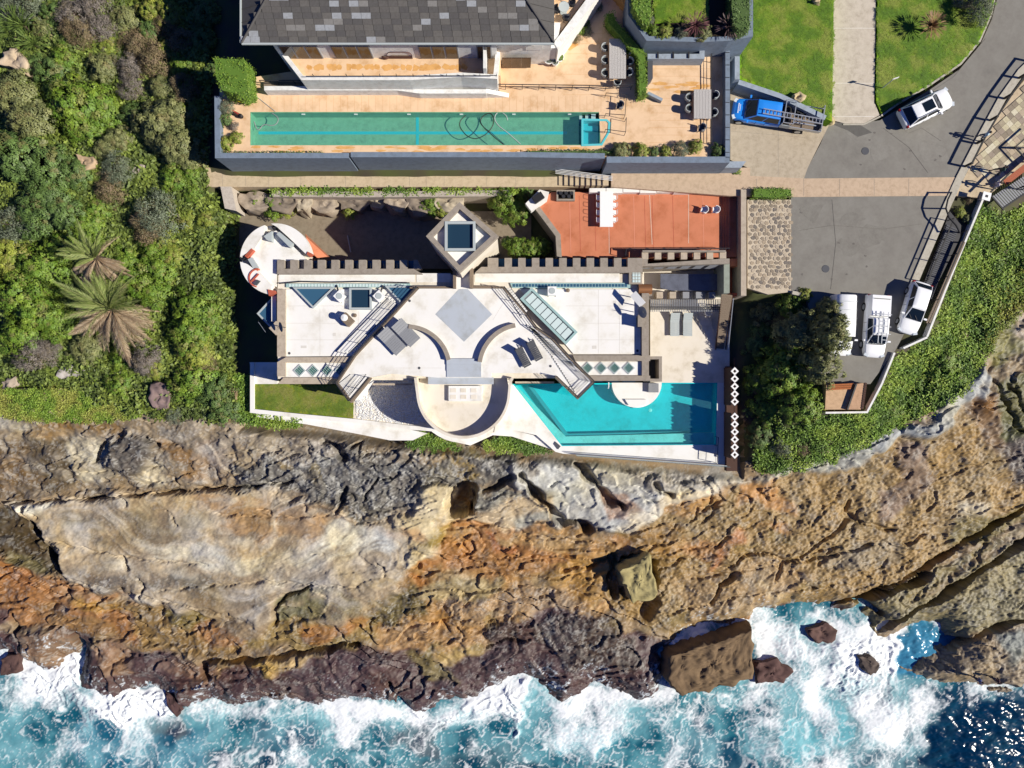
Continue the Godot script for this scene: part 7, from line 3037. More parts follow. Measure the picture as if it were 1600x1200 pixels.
var clump_mesh: Mesh
var tuft_mesh: Mesh
func cover(called: String, label: String, category: String, list: Array, per: float, cols: Array, height: Callable, scale := 1.0, grass := false) -> void:
	# ground cover: one instanced object over an area given in survey units
	if clump_mesh == null:
		var r0 := RandomNumberGenerator.new()
		r0.seed = 3
		var s := Shape.new()
		for i in 26:
			var a := r0.randf() * TAU
			var q := Vector3(cos(a) * r0.randf() * 0.26, r0.randf_range(0.02, 0.24), sin(a) * r0.randf() * 0.26)
			s.col = Color(1, 1, 1) * r0.randf_range(0.7, 1.25)
			leaf_quad(s, q, Vector3(r0.randfn(), r0.randfn() * 0.5, r0.randfn()).normalized(), (Vector3.UP + Vector3(r0.randfn(), 0, r0.randfn()) * 0.5).normalized(), r0.randf_range(0.12, 0.2), r0.randf_range(0.07, 0.11))
		clump_mesh = s.mesh()
		s = Shape.new()
		for i in 12:
			var a := r0.randf() * TAU
			var d := Vector3(cos(a), 0.55, sin(a)).normalized()
			s.col = Color(1, 1, 1) * r0.randf_range(0.7, 1.25)
			leaf_quad(s, Vector3(cos(a), 0, sin(a)) * r0.randf() * 0.09, d, Vector3.UP, r0.randf_range(0.05, 0.09), 0.03)
		for i in s.n.size():
			s.n[i] = (s.n[i] * 0.3 + Vector3.UP).normalized()
		tuft_mesh = s.mesh()
	var poly := PackedVector2Array()
	for i in range(0, list.size(), 2):
		poly.append(Vector2(list[i], list[i + 1]))
	var lo := poly[0]
	var hi := poly[0]
	for p in poly:
		lo = lo.min(p)
		hi = hi.max(p)
	var r := RandomNumberGenerator.new()
	r.seed = label.hash()
	var nz := fnoise(label.hash() % 500, 0.02, 3, FastNoiseLite.TYPE_SIMPLEX, 0.6)
	var tr: Array[Transform3D] = []
	var tc := []
	var k0 := CAM_H / FOCAL
	var n := int((hi.x - lo.x) * (hi.y - lo.y) * k0 * k0 * per)
	for i in n:
		var q := Vector2(r.randf_range(lo.x, hi.x), r.randf_range(lo.y, hi.y))
		var w := q + Vector2(nz.get_noise_2d(q.x * 4, q.y * 4), nz.get_noise_2d(q.y * 4, q.x * 4)) * 8.0
		if not Geometry2D.is_point_in_polygon(w, poly):
			continue
		var y: float = height.call(q.x, q.y)
		var p := at(q.x, q.y, y)
		var f := clampf(nz.get_noise_2d(q.x, q.y) * 1.3 + 0.5 + r.randfn() * 0.12, 0.0, 0.999) * (cols.size() - 1)
		var c: Color = cols[int(f)].lerp(cols[int(f) + 1], f - int(f)) if cols.size() > 1 else cols[0]
		var sc := scale * r.randf_range(0.7, 1.25)
		tr.append(Transform3D(Basis(Vector3.UP, r.randf() * TAU).scaled(Vector3.ONE * sc), p))
		tc.append(c * r.randf_range(0.75, 1.25))
	var mm := MultiMesh.new()
	mm.transform_format = MultiMesh.TRANSFORM_3D
	mm.use_colors = true
	mm.mesh = tuft_mesh if grass else clump_mesh
	mm.instance_count = tr.size()
	for i in tr.size():
		mm.set_instance_transform(i, tr[i])
		mm.set_instance_color(i, tc[i])
	var o := MultiMeshInstance3D.new()
	o.multimesh = mm
	o.material_override = M.leaf
	o.name = numbered(called)
	add_child(o)
	tag(o, label, category)
	o.set_meta("kind", "stuff")

func bank_height(u: float, v: float) -> float:
	# solves the height of the bank under a survey point
	var y := -1.0
	for i in 3:
		var p := at(u, v, y)
		y = maxf(ground_height(p.x, p.z), rock_height(p.x, p.z))
	return y

func build_plants() -> void:
	# carpets first
	var g := [Color(0.11, 0.2, 0.025), Color(0.18, 0.3, 0.03), Color(0.28, 0.38, 0.05)]
	cover("undergrowth", "low green undergrowth between the bushes of the west hillside", "undergrowth", [-60, -60, 330, -60, 320, 300, 365, 330, 365, 640, 330, 655, 200, 640, 100, 600, -60, 600], 16.0, [Color(0.1, 0.14, 0.03), Color(0.16, 0.22, 0.04), Color(0.22, 0.28, 0.045)], bank_height, 2.0)
	cover("moss_carpet", "soft bright green mat of ground cover above the western rock ledges", "ground cover", [-60, 600, 60, 600, 110, 585, 190, 590, 215, 610, 235, 640, 200, 655, 60, 660, -60, 640], 50.0, [Color(0.18, 0.3, 0.03), Color(0.28, 0.38, 0.05), Color(0.34, 0.36, 0.07)], bank_height, 0.8)
	cover("ivy_bank", "dense bright green creeper covering the bank below the car park", "creeper", [1530, 318, 1560, 335, 1600, 325, 1680, 300, 1680, 445, 1600, 455, 1560, 480, 1535, 560, 1515, 600, 1490, 625, 1430, 650, 1360, 690, 1290, 722, 1215, 738, 1180, 735, 1180, 700, 1290, 650, 1357, 648, 1402, 556, 1452, 530], 26.0, g, bank_height, 1.25)
	cover("creeper_edge", "yellowing creeper trailing over the rocks at the lower edge of the bank", "creeper", [1600, 400, 1680, 400, 1620, 470, 1560, 520, 1540, 560, 1530, 520, 1550, 470], 22.0, [Color(0.27, 0.28, 0.03), Color(0.2, 0.27, 0.03)], bank_height, 1.0)
	cover("cliff_bed", "dark green creeping plants in the bed between round walk and rocks", "creeper", [634, 686, 660, 676, 690, 684, 720, 698, 690, 704, 640, 697], 45.0, g, func(_u, _v): return -3.7, 0.9)
	cover("cliff_bed", "green creeping plants in the bed below the pointed end of the pool", "creeper", [752, 690, 800, 680, 835, 684, 862, 708, 800, 706, 756, 700], 45.0, g, func(_u, _v): return -3.8, 0.9)
	cover("lawn_edge_plants", "green fringe of low plants outside the villa lawn kerb", "plants", [364, 585, 391, 585, 391, 645, 480, 660, 440, 668, 364, 658], 40.0, g, func(_u, _v): return -3.6, 1.1)
	cover("rock_wall_plants", "green plants growing along the top of the sunken rock wall", "plants", [425, 296, 830, 296, 830, 300, 560, 304, 425, 302], 50.0, g, func(_u, _v): return -1.3, 0.9)
	# grass tufts on the lawns
	var turf := [Color(0.13, 0.26, 0.012), Color(0.17, 0.31, 0.014), Color(0.22, 0.34, 0.02), Color(0.3, 0.37, 0.05)]
	cover("lawn_grass", "short green grass of the lawn beside the blue truck", "grass", [1176, -30, 1302, -30, 1299, 186, 1288, 182, 1222, 146, 1160, 122, 1160, 62, 1176, 60], 150.0, turf, func(_u, _v): return 1.2, 1.3, true)
	cover("lawn_grass", "short green grass of the verge beside the white SUV", "grass", [1372, -30, 1556, -30, 1546, 20, 1528, 62, 1500, 96, 1450, 130, 1402, 158, 1378, 174, 1370, 160], 150.0, turf, func(_u, _v): return 0.14, 1.3, true)
	cover("lawn_grass", "short grass of the raised garden behind the dining terrace", "grass", [1022, -30, 1106, -30, 1106, 31, 1026, 34], 150.0, turf, func(_u, _v): return 4.84, 1.2, true)
	cover("lawn_grass", "patchy olive grass of the villa lawn", "grass", [399, 602, 552, 602, 551, 652, 399, 638], 170.0, [Color(0.15, 0.23, 0.025), Color(0.21, 0.28, 0.04), Color(0.29, 0.3, 0.07)], func(_u, _v): return POOL_Y + 0.02, 0.9, true)
	# bushes of the west hillside: u, v, radius, tone
	for b in [[40, 8, 34, "silver"], [8, 20, 26, "silver"], [78, 18, 20, "dark"], [65, 42, 18, "olive"], [112, 18, 28, "grey"], [145, 8, 26, "grey"], [152, 44, 26, "grey"], [122, 48, 26, "brown"], [168, 68, 16, "lime"], [212, 66, 28, "brown"], [190, 26, 26, "olive"], [232, 12, 24, "lime"], [262, 20, 26, "lime"], [284, 62, 22, "brown"], [262, 44, 22, "brown"], [230, 46, 20, "dark"], [240, 92, 28, "brown"], [200, 106, 24, "grey"], [256, 76, 16, "lime"], [205, 136, 22, "grey"], [156, 102, 26, "olive"], [108, 158, 44, "bright"], [150, 166, 34, "bright"], [124, 194, 32, "bright"], [74, 110, 28, "dark"], [96, 86, 22, "bright"], [50, 100, 20, "dark"], [18, 146, 42, "olive"], [44, 188, 40, "olive"], [18, 240, 44, "dark"], [70, 258, 38, "dark"], [112, 268, 26, "dark"], [64, 308, 38, "dark"], [238, 192, 36, "olive"], [266, 172, 30, "olive"], [296, 168, 20, "lime"], [272, 224, 34, "olive"], [292, 242, 26, "olive"], [182, 214, 22, "olive"], [160, 232, 20, "olive"], [180, 262, 26, "silver"], [170, 292, 26, "brown"], [240, 334, 40, "silver"], [228, 352, 30, "brown"], [268, 276, 24, "bright"], [296, 272, 18, "bright"], [205, 180, 22, "dark"], [280, 100, 18, "bright"], [284, 136, 24, "brown"], [250, 136, 22, "olive"],
		[52, 334, 40, "dark"], [96, 330, 30, "dark"], [18, 350, 34, "silver"], [132, 350, 28, "bright"], [146, 326, 20, "bright"], [60, 420, 44, "bright"], [22, 452, 44, "bright"], [10, 400, 34, "lime"], [50, 484, 36, "bright"], [82, 506, 30, "bright"], [28, 524, 34, "bright"], [92, 386, 28, "bright"], [212, 432, 36, "bright"], [246, 420, 32, "bright"], [192, 410, 26, "bright"], [236, 456, 28, "bright"], [268, 398, 20, "lime"], [252, 374, 20, "lime"], [292, 344, 18, "lime"], [320, 340, 16, "lime"], [300, 480, 38, "bright"], [290, 522, 36, "bright"], [322, 502, 24, "bright"], [302, 552, 34, "lime"], [320, 568, 20, "brown"], [294, 592, 36, "bright"], [330, 614, 30, "dark"], [346, 640, 26, "dark"], [300, 622, 22, "bright"], [222, 562, 26, "grey"], [130, 542, 28, "olive"], [50, 552, 30, "grey"], [76, 548, 22, "grey"], [182, 600, 22, "bright"], [186, 560, 20, "bright"], [240, 576, 18, "lime"], [270, 648, 15, "silver"], [236, 390, 22, "bright"], [300, 300, 16, "bright"]]:
		shrub(b[0], b[1], b[2], b[3])
	# tall dark shade trees in the gap west of the houses
	for b in [[316, 60, 22], [322, 20, 24], [330, 110, 16]]:
		shrub(b[0], b[1], b[2], "dark", "shade_tree", "dark shaded tree in the gap beside the slate-roofed house", "shade trees beside the slate house", -1.0, 1.0)
	palm(172, 482, 4.1, 84, "large palm with a skirt of dry straw-coloured fronds")
	palm(148, 402, 2.8, 40, "smaller palm with grey-tipped fronds behind the large palm")
	for q in [[14, 52], [36, 40], [52, 68], [24, 36]]:
		rosette(q[0], q[1], -0.6, 1.5, 60, Color(0.08, 0.14, 0.02), Color(0.16, 0.22, 0.05), "yucca", "green spiky yucca clump at the top of the west hillside", 0.8, "yuccas at the top of the west hillside")
	# trees between villa and car park
	for b in [[1206, 486, 28, "olive", 0.75], [1196, 532, 30, "dark", 0.8], [1238, 472, 22, "bright", 1.1], [1252, 520, 36, "olive", 1.15], [1290, 522, 32, "olive", 1.9], [1292, 486, 22, "olive", 1.7], [1228, 580, 40, "bright", 1.2], [1282, 572, 32, "olive", 1.6], [1196, 590, 30, "bright", 0.9], [1214, 640, 36, "bright", 0.8], [1258, 636, 34, "bright", 1.0], [1192, 680, 24, "dark", 0.8], [1226, 692, 24, "silver", 0.9], [1284, 626, 24, "lime", 0.9], [1264, 694, 22, "brown", 0.8], [1176, 640, 13, "dark", 0.7]]:
		var gp := at(b[0], b[1], -1.5)
		shrub(b[0], b[1], b[2], b[3], "leafy_tree", "%s between villa and car park, %s" % [TONE[b[3]][2].replace("bush", "tree"), "overhanging the white van" if b[0] > 1275.0 and b[1] < 560.0 else "next to the garden hut" if b[0] > 1245.0 and b[1] > 550.0 and b[1] < 660.0 else "at the foot above the rocks" if b[1] > 660.0 else "beside the diamond finials" if b[0] < 1220.0 and b[1] > 550.0 else "behind the plank stair" if b[0] < 1225.0 else "in the middle of the clump"], "trees between villa and car park", -2.9 if b[0] < 1220 else maxf(ground_height(gp.x, gp.z) - 0.6, -3.4), b[4])
	for b in [[1480, 560, 34], [1440, 600, 30], [1500, 590, 24], [1395, 640, 22]]:
		shrub(b[0], b[1], b[2], "bright", "bank_bush", "full green bush swelling out of the creeper bank", "bushes on the creeper bank", bank_height(b[0], b[1]) - 0.4, 0.8)
	# court and terrace planting
	for b in [[425, 318, 22, "bright", -3.0], [445, 322, 18, "lime", -3.0], [400, 312, 14, "bright", -2.6], [545, 330, 12, "lime", -3.0]]:
		shrub(b[0], b[1], b[2], b[3], "court_bush", "%s below the rock wall of the sunken court" % TONE[b[3]][2], "bushes below the rock wall", b[4])
	for b in [[672, 318, 18, "bright"], [690, 326, 16, "lime"], [655, 318, 12, "dark"]]:
		shrub(b[0], b[1], b[2], b[3], "court_bush", "%s tucked behind the tower turned on its corner" % TONE[b[3]][2], "bushes behind the tower", -2.6)
	for b in [[790, 312, 26, "bright"], [806, 330, 22, "bright"], [776, 306, 18, "lime"], [818, 300, 16, "dark"]]:
		shrub(b[0], b[1], b[2], b[3], "court_tree", "%s between tower and red terrace" % TONE[b[3]][2].replace("bush", "tree"), "small trees between tower and red terrace", -2.8, 1.2)
	for b in [[806, 385, 18, "bright"], [826, 388, 18, "bright"], [846, 384, 16, "bright"], [792, 378, 10, "dark"]]:
		shrub(b[0], b[1], b[2], b[3], "court_bush", "%s in the row behind the eastern battlements" % TONE[b[3]][2], "row of bushes behind the eastern battlements", -2.6, 1.0)
	hedge([1177, 293, 1208, 292, 1238, 294, 1240, 306, 1210, 310, 1177, 309], 0.0, 0.7, "bright", "path_hedge", "low clipped hedge between footpath and crazy paving")
	hedge([332, 88, 383, 90, 387, 140, 372, 148, 345, 142, 334, 118], TER, TER + 2.4, "bright", "block_hedge", "big square clipped hedge beside the slate-roofed house")
	hedge([946, 20, 960, 16, 964, 30, 990, 60, 1010, 80, 1012, 148, 998, 150, 996, 90, 968, 56, 948, 34], TER, TER + 1.3, "bright", "long_hedge", "long angled clipped hedge beside the eight-seat dining table")
	hedge([342, 236, 500, 236, 508, 240, 500, 242, 342, 242], TER, TER + 0.5, "dark", "low_hedge", "low dark hedge strip along the wall at the west end of the lap pool")
	hedge([810, 239, 830, 233, 960, 233, 960, 240, 812, 241], TER, TER + 0.5, "dark", "low_hedge", "low dark hedge strip along the wall at the spa end of the lap pool")
	hedge([988, -30, 1018, -30, 1020, 20, 1012, 42, 1000, 30, 988, 10], 4.8, 6.0, "bright", "garden_hedge", "leafy hedge at the west side of the raised lawn")
	hedge([1142, -30, 1174, -30, 1174, 44, 1158, 48, 1146, 40, 1142, 10], 4.8, 6.3, "dark", "garden_hedge", "tall dark hedge at the east side of the raised lawn")
	for b in [[970, 234, 15, "olive", "feathery olive shrub at the spa end of the planting strip"], [1002, 235, 14, "lime", "round yellow-green shrub in the planting strip"], [1022, 236, 9, "dark", "small dark shrub between the round shrub and the bluish one"], [1040, 235, 10, "lime", "small pale green shrub in the planting strip"], [1064, 233, 14, "silver", "bluish shrub in the planting strip"], [1088, 228, 12, "lime", "upright yellow-green shrub in the planting strip"], [1123, 234, 12, "dark", "dark round shrub in the corner of the dining terrace"]]:
		shrub(b[0], b[1], b[2], b[3], "terrace_shrub", b[4], "shrubs of the dining terrace planting strip", TER, 1.0)
	for b in [[350, 222, 13, "lime", "clipped round ball shrub at the west end of the lap pool"], [367, 214, 11, "lime", "smaller clipped ball shrub beside the lap pool corner"], [352, 168, 14, "silver", "pale flowering shrub below the big square hedge"], [350, 186, 12, "dark", "glossy dark shrub beside the west terrace wall"], [364, 196, 8, "grey", "white-flowered shrub beside the lap pool corner"]]:
		shrub(b[0], b[1], b[2], b[3], "terrace_shrub", b[4], "", TER, 1.0)
	for b in [[1040, 46, 13, "lime", "yellow-green mound in the raised garden bed"], [1022, 46, 10, "bright", "small bright shrub at the corner of the raised bed"], [1064, 50, 10, "silver", "small bluish shrub in the raised garden bed"], [1100, 48, 14, "olive", "olive shrub beside the purple spiky plant"], [1015, 32, 9, "silver", "silvery shrub at the edge of the raised lawn"], [1150, 52, 9, "silver", "bluish shrub at the end of the raised bed"]]:
		shrub(b[0], b[1], b[2], b[3], "bed_shrub", b[4], "", 4.8, 0.9)
	rosette(1086, 40, 4.8, 1.1, 80, Color(0.12, 0.04, 0.05), Color(0.2, 0.09, 0.09), "cordyline", "purple spiky plant in the raised garden bed", 0.7)
	rosette(1138, 42, 4.8, 1.1, 70, Color(0.05, 0.03, 0.03), Color(0.16, 0.1, 0.1), "cordyline", "dark purple spiky plant at the east end of the raised bed", 0.6)
	rosette(1455, 41, 0.14, 1.25, 130, Color(0.24, 0.14, 0.06), Color(0.36, 0.22, 0.11), "spiky_plant", "bronze spiky plant alone on the grass verge", 0.9)
	shrub(1530, 12, 24, "silver", "verge_bush", "grey-green bush on the grass verge by the road", "", 0.1, 1.2)
	shrub(1510, -6, 18, "grey", "verge_bush", "dry grey bush at the top of the grass verge", "", 0.1, 1.0)
	for b in [[1502, 330, 9, "lime"], [1512, 340, 8, "olive"], [1516, 312, 7, "brown"]]:
		shrub(b[0], b[1], b[2], b[3], "lookout_shrub", "%s in the shaded bed beside the curved black handrail" % TONE[b[3]][2], "shrubs beside the curved handrail", -0.3, 0.9)
	shrub(1258, 460, 12, "lime", "bay_shrub", "small bright shrub at the corner of the parking bays", "", -0.2, 1.0)
	shrub(1152, 266, 7, "bright", "path_weed", "small green weed at the foot of the wall stub", "", 0.0, 0.8)
	# potted plants beside the diagonal wall
	for b in [[893, 52, 11, "olive"], [905, 44, 11, "bright"], [914, 34, 9, "dark"], [900, 58, 9, "brown"], [884, 62, 8, "brown"], [918, 48, 8, "silver"], [936, 10, 7, "silver"]]:
		shrub(b[0], b[1], b[2], b[3], "patio_plant", "%s in the row of plants along the white diagonal wall" % TONE[b[3]][2], "plants along the white diagonal wall", TER, 1.0)

# ---- people -------------------------------------------------------------------
func body_mesh(bones: Array, cell: float) -> Mesh:
	# bones: [a, b, ra, rb, colour]; smooth union of tapered capsules, meshed as surface nets
	var lo := Vector3(1e9, 1e9, 1e9)
	var hi := -lo
	for b in bones:
		var m: float = maxf(b[2], b[3]) + cell * 3.0
		lo = lo.min(b[0] - Vector3.ONE * m).min(b[1] - Vector3.ONE * m)
		hi = hi.max(b[0] + Vector3.ONE * m).max(b[1] + Vector3.ONE * m)
	var nx := int((hi.x - lo.x) / cell) + 2
	var ny := int((hi.y - lo.y) / cell) + 2
	var nz := int((hi.z - lo.z) / cell) + 2
	var f := PackedFloat32Array()
	f.resize(nx * ny * nz)
	f.fill(1.0)
	for b in bones:
		var m: float = maxf(b[2], b[3]) + cell * 2.5
		var l: Vector3 = ((b[0] as Vector3).min(b[1]) - Vector3.ONE * m - lo) / cell
		var h: Vector3 = ((b[0] as Vector3).max(b[1]) + Vector3.ONE * m - lo) / cell
		for z in range(maxi(int(l.z), 0), mini(int(h.z) + 1, nz - 1) + 1):
			for y in range(maxi(int(l.y), 0), mini(int(h.y) + 1, ny - 1) + 1):
				for x in range(maxi(int(l.x), 0), mini(int(h.x) + 1, nx - 1) + 1):
					var p := lo + Vector3(x, y, z) * cell
					var ab: Vector3 = b[1] - b[0]
					var t := clampf((p - b[0]).dot(ab) / maxf(ab.length_squared(), 1e-6), 0.0, 1.0)
					var d: float = p.distance_to(b[0] + ab * t) - lerpf(b[2], b[3], t)
					var q := (z * ny + y) * nx + x
					var k := 0.03
					var hh := clampf(0.5 + 0.5 * (f[q] - d) / k, 0.0, 1.0)
					f[q] = lerpf(f[q], d, hh) - k * hh * (1.0 - hh)
	var s := Shape.new()
	var cells := {}
	var grad := func(p: Vector3) -> Vector3:
		var best := 1e9
		var n := Vector3.UP
		for b in bones:
			var ab: Vector3 = b[1] - b[0]
			var t := clampf((p - b[0]).dot(ab) / maxf(ab.length_squared(), 1e-6), 0.0, 1.0)
			var o: Vector3 = p - (b[0] + ab * t)
			var d: float = o.length() - lerpf(b[2], b[3], t)
			if d < best:
				best = d
				n = o.normalized()
				s.col = b[4]
		return n
	for z in nz - 1:
		for y in ny - 1:
			for x in nx - 1:
				var q := (z * ny + y) * nx + x
				var mask := 0
				var sum := Vector3.ZERO
				var cnt := 0
				var vals := [f[q], f[q + 1], f[q + nx], f[q + nx + 1], f[q + nx * ny], f[q + nx * ny + 1], f[q + nx * ny + nx], f[q + nx * ny + nx + 1]]
				for i in 8:
					if vals[i] < 0:
						mask |= 1 << i
				if mask == 0 or mask == 255:
					continue
				for e in [[0, 1], [2, 3], [4, 5], [6, 7], [0, 2], [1, 3], [4, 6], [5, 7], [0, 4], [1, 5], [2, 6], [3, 7]]:
					var a: int = e[0]
					var b: int = e[1]
					if (vals[a] < 0) != (vals[b] < 0):
						var t: float = vals[a] / (vals[a] - vals[b])
						var pa := Vector3(a & 1, (a >> 1) & 1, a >> 2)
						var pb := Vector3(b & 1, (b >> 1) & 1, b >> 2)
						sum += pa.lerp(pb, t)
						cnt += 1
				cells[q] = lo + (Vector3(x, y, z) + sum / cnt) * cell
	for q in cells:
		var x: int = q % nx
		var y: int = (q / nx) % ny
		var z: int = q / (nx * ny)
		for ax in 3:
			var st: int = [1, nx, nx * ny][ax]
			var u: int = [nx, nx * ny, 1][ax]
			var w: int = [nx * ny, 1, nx][ax]
			if q + st >= f.size() or (f[q] < 0) == (f[q + st] < 0):
				continue
			if cells.has(q - u) and cells.has(q - w) and cells.has(q - u - w):
				var a: Vector3 = cells[q]
				var b: Vector3 = cells[q - u]
				var c: Vector3 = cells[q - u - w]
				var d: Vector3 = cells[q - w]
				var na: Vector3 = grad.call((a + c) * 0.5)
				s.tri(a, b, c, na)
				s.tri(a, c, d, na)
	return s.mesh()

func person(label: String, where: Vector3, turn: float, skin: Color, top: Color, legs: Color, hair: Color, stride: float, extra := Vector3.ZERO) -> void:
	var t := thing("person", label, "person", where, turn)
	var B := []
	var hip := 0.92
	for e in [-1.0, 1.0]:
		var st: float = stride * e
		var knee := Vector3(0.06 + st * 0.22, 0.5, e * 0.1)
		var foot := Vector3(st * 0.36 - (0.1 if st < 0 else 0.0), 0.08, e * 0.1)
		B.append([Vector3(0, hip, e * 0.09), knee, 0.09, 0.062, legs])
		B.append([knee, foot, 0.062, 0.042, legs])
		B.append([foot, foot + Vector3(0.15, -0.035, 0), 0.045, 0.035, Color(0.05, 0.05, 0.05)])
		var sho := Vector3(0, 1.42, e * 0.19)
		var elb := Vector3(-st * 0.16, 1.14, e * 0.27)
		var hand := Vector3(-st * 0.3 + 0.08, 0.92, e * 0.24) if extra == Vector3.ZERO else elb + extra + Vector3(0, 0, -e * 0.05)
		B.append([sho, elb, 0.055, 0.045, top])
		B.append([elb, hand, 0.042, 0.03, skin])
		var hd: Vector3 = (hand - elb).normalized()
		for k in 5:   # palm and five fingers
			var sp := Vector3(0.012 * (k - 2), 0, 0)
			B.append([hand + sp, hand + sp * 1.6 + hd * ([0.05, 0.09, 0.1, 0.09, 0.075][k]), 0.014, 0.009, skin])
		B.append([Vector3(0, 1.4, 0), sho, 0.07, 0.06, top])
	B.append([Vector3(0, hip, 0), Vector3(0, 1.15, 0), 0.13, 0.12, legs])
	B.append([Vector3(0, 1.1, 0), Vector3(0.01, 1.36, 0), 0.12, 0.14, top])
	B.append([Vector3(0, 1.42, 0), Vector3(0.02, 1.53, 0), 0.055, 0.05, skin])
	B.append([Vector3(0.02, 1.6, 0), Vector3(0.03, 1.68, 0), 0.085, 0.09, skin])
	B.append([Vector3(0.12, 1.62, 0), Vector3(0.11, 1.65, 0), 0.016, 0.012, skin])
	for e in [-1.0, 1.0]:
		B.append([Vector3(0.02, 1.63, e * 0.09), Vector3(0.02, 1.66, e * 0.09), 0.02, 0.018, skin])
	share("body", body_mesh(B, 0.024), M.vertex, t)
	var h := Shape.new()
	h.col = hair
	var rows := []
	for i in 8:
		var a := PI * 0.62 * i / 7.0
		var line := []
		for k in 16:
			var b := TAU * k / 16.0
			line.append(Vector3(0.012, 1.665, 0) + Vector3(cos(b) * sin(a) * 0.108, cos(a) * 0.115, sin(b) * sin(a) * 0.1))
		rows.append(line)
	h.grid(rows, true)
	part("hair", h, M.vertex, t, true)

func build_people() -> void:
	var skin := Color(0.5, 0.32, 0.23)
	person("person in a pale blue top standing at the kerb fence", at(1528, 217, 0.1), 2.6, skin, Color(0.45, 0.6, 0.68), Color(0.1, 0.12, 0.16), Color(0.06, 0.045, 0.035), 0.5)
	person("person in dark green clothes walking over the mixed pavers", at(1553, 270, 0.1), 2.9, skin, Color(0.04, 0.08, 0.07), Color(0.04, 0.045, 0.05), Color(0.03, 0.025, 0.02), 0.9)
	person("person in a lavender top walking towards the footpath", at(1544, 293, 0.1), 3.0, skin, Color(0.5, 0.44, 0.5), Color(0.2, 0.18, 0.2), Color(0.1, 0.07, 0.05), 1.0)
	person("person in dark clothes standing on the slatted lookout deck", at(1592, 296, 0.36), 0.4, skin, Color(0.05, 0.05, 0.06), Color(0.04, 0.04, 0.05), Color(0.03, 0.02, 0.02), 0.3)
	for q in [[1512, 1052, "person in blue standing on the low rock point above the surf", Color(0.06, 0.09, 0.24)], [1544, 1055, "person in dark clothes stooping on the low rock point", Color(0.06, 0.03, 0.04)]]:
		var p := at(q[0], q[1], -6.8)
		p.y = rock_height(p.x, p.z)
		person(q[2], p, 3.4, skin, q[3], Color(0.05, 0.05, 0.08), Color(0.04, 0.03, 0.02), 0.4, Vector3(0.2, 0.08, 0))

# ---- furniture and loose things ------------------------------------------------
func tub_chair(label: String, group: String, p: Vector3, turn: float, shell: Material, seat: Material) -> Node3D:
	var t := thing("tub_chair", label, "chair", p, turn, group)
	var s := sh()
	s.box(Vector3(0, 0.43, 0), Vector3(0.5, 0.07, 0.5))
	part("seat", s, seat, t, true)
	s = sh()
	var pts := PackedVector2Array()
	for i in 13:
		var a := lerpf(-PI * 0.56, PI * 0.56, i / 12.0)
		pts.append(Vector2(-cos(a) * 0.3, sin(a) * 0.29))
	s.wall(pts, 0.045, 0.42, 0.8)
	part("backrest", s, shell, t, true)
	for x in [-0.2, 0.22]:
		for z in [-0.2, 0.2]:
			s = sh()
			s.bar(Vector3(x, 0, z), Vector3(x * 0.9, 0.41, z * 0.9), 0.035)
			part("leg", s, shell, t, true)
	return t

func slat_table(called: String, label: String, p: Vector3, lx: float, lz: float, m: Material, slats: int) -> void:
	var t := thing(called, label, "table", p)
	for i in slats:
		var s := sh()
		var w := lx / slats
		s.box(Vector3(-lx * 0.5 + (i + 0.5) * w, 0.735, 0), Vector3(w - 0.012, 0.035, lz))
		part("plank", s, m, t, true)
	for x in [-lx * 0.42, lx * 0.42]:
		for z in [-lz * 0.44, lz * 0.44]:
			var s := sh()
			s.bar(Vector3(x, 0, z), Vector3(x, 0.715, z), 0.09)
			part("leg", s, m, t, true)
	var f := sh()
	f.box(Vector3(0, 0.68, 0), Vector3(lx * 0.86, 0.07, lz * 0.9))
	part("frame", f, m, t, true)

func lounger(called: String, label: String, group: String, p: Vector3, turn: float, ln: float, wd: float, back: float, m: Material, slats: int) -> void:
	var t := thing(called, label, "sun lounger", p, turn, group)
	var s: Shape
	var bl := ln * 0.38
	for i in slats:
		s = sh()
		var x := -ln * 0.5 + bl + (i + 0.5) * (ln - bl) / slats
		s.box(Vector3(x, 0.33, 0), Vector3((ln - bl) / slats - 0.012, 0.05, wd))
		part("slat", s, m, t, true)
	for i in slats / 2:
		s = sh()
		var q := (i + 0.5) / (slats / 2)
		var c := Vector3(-ln * 0.5 + bl, 0.33, 0) + Vector3(-cos(back), sin(back), 0) * bl * q
		s.obox(c, Vector3(bl / (slats / 2) - 0.012, 0.05, wd), Basis(Vector3.BACK, -back))
		part("back_slat", s, m, t, true)
	for z in [-wd * 0.47, wd * 0.47]:
		s = sh()
		s.bar(Vector3(-ln * 0.42, 0.28, z), Vector3(ln * 0.5, 0.28, z), 0.05)
		part("side_rail", s, M.iron, t, true)
		for x in [-ln * 0.36, ln * 0.42]:
			s = sh()
			s.bar(Vector3(x, 0, z), Vector3(x, 0.28, z), 0.05)
			part("leg", s, M.iron, t, true)

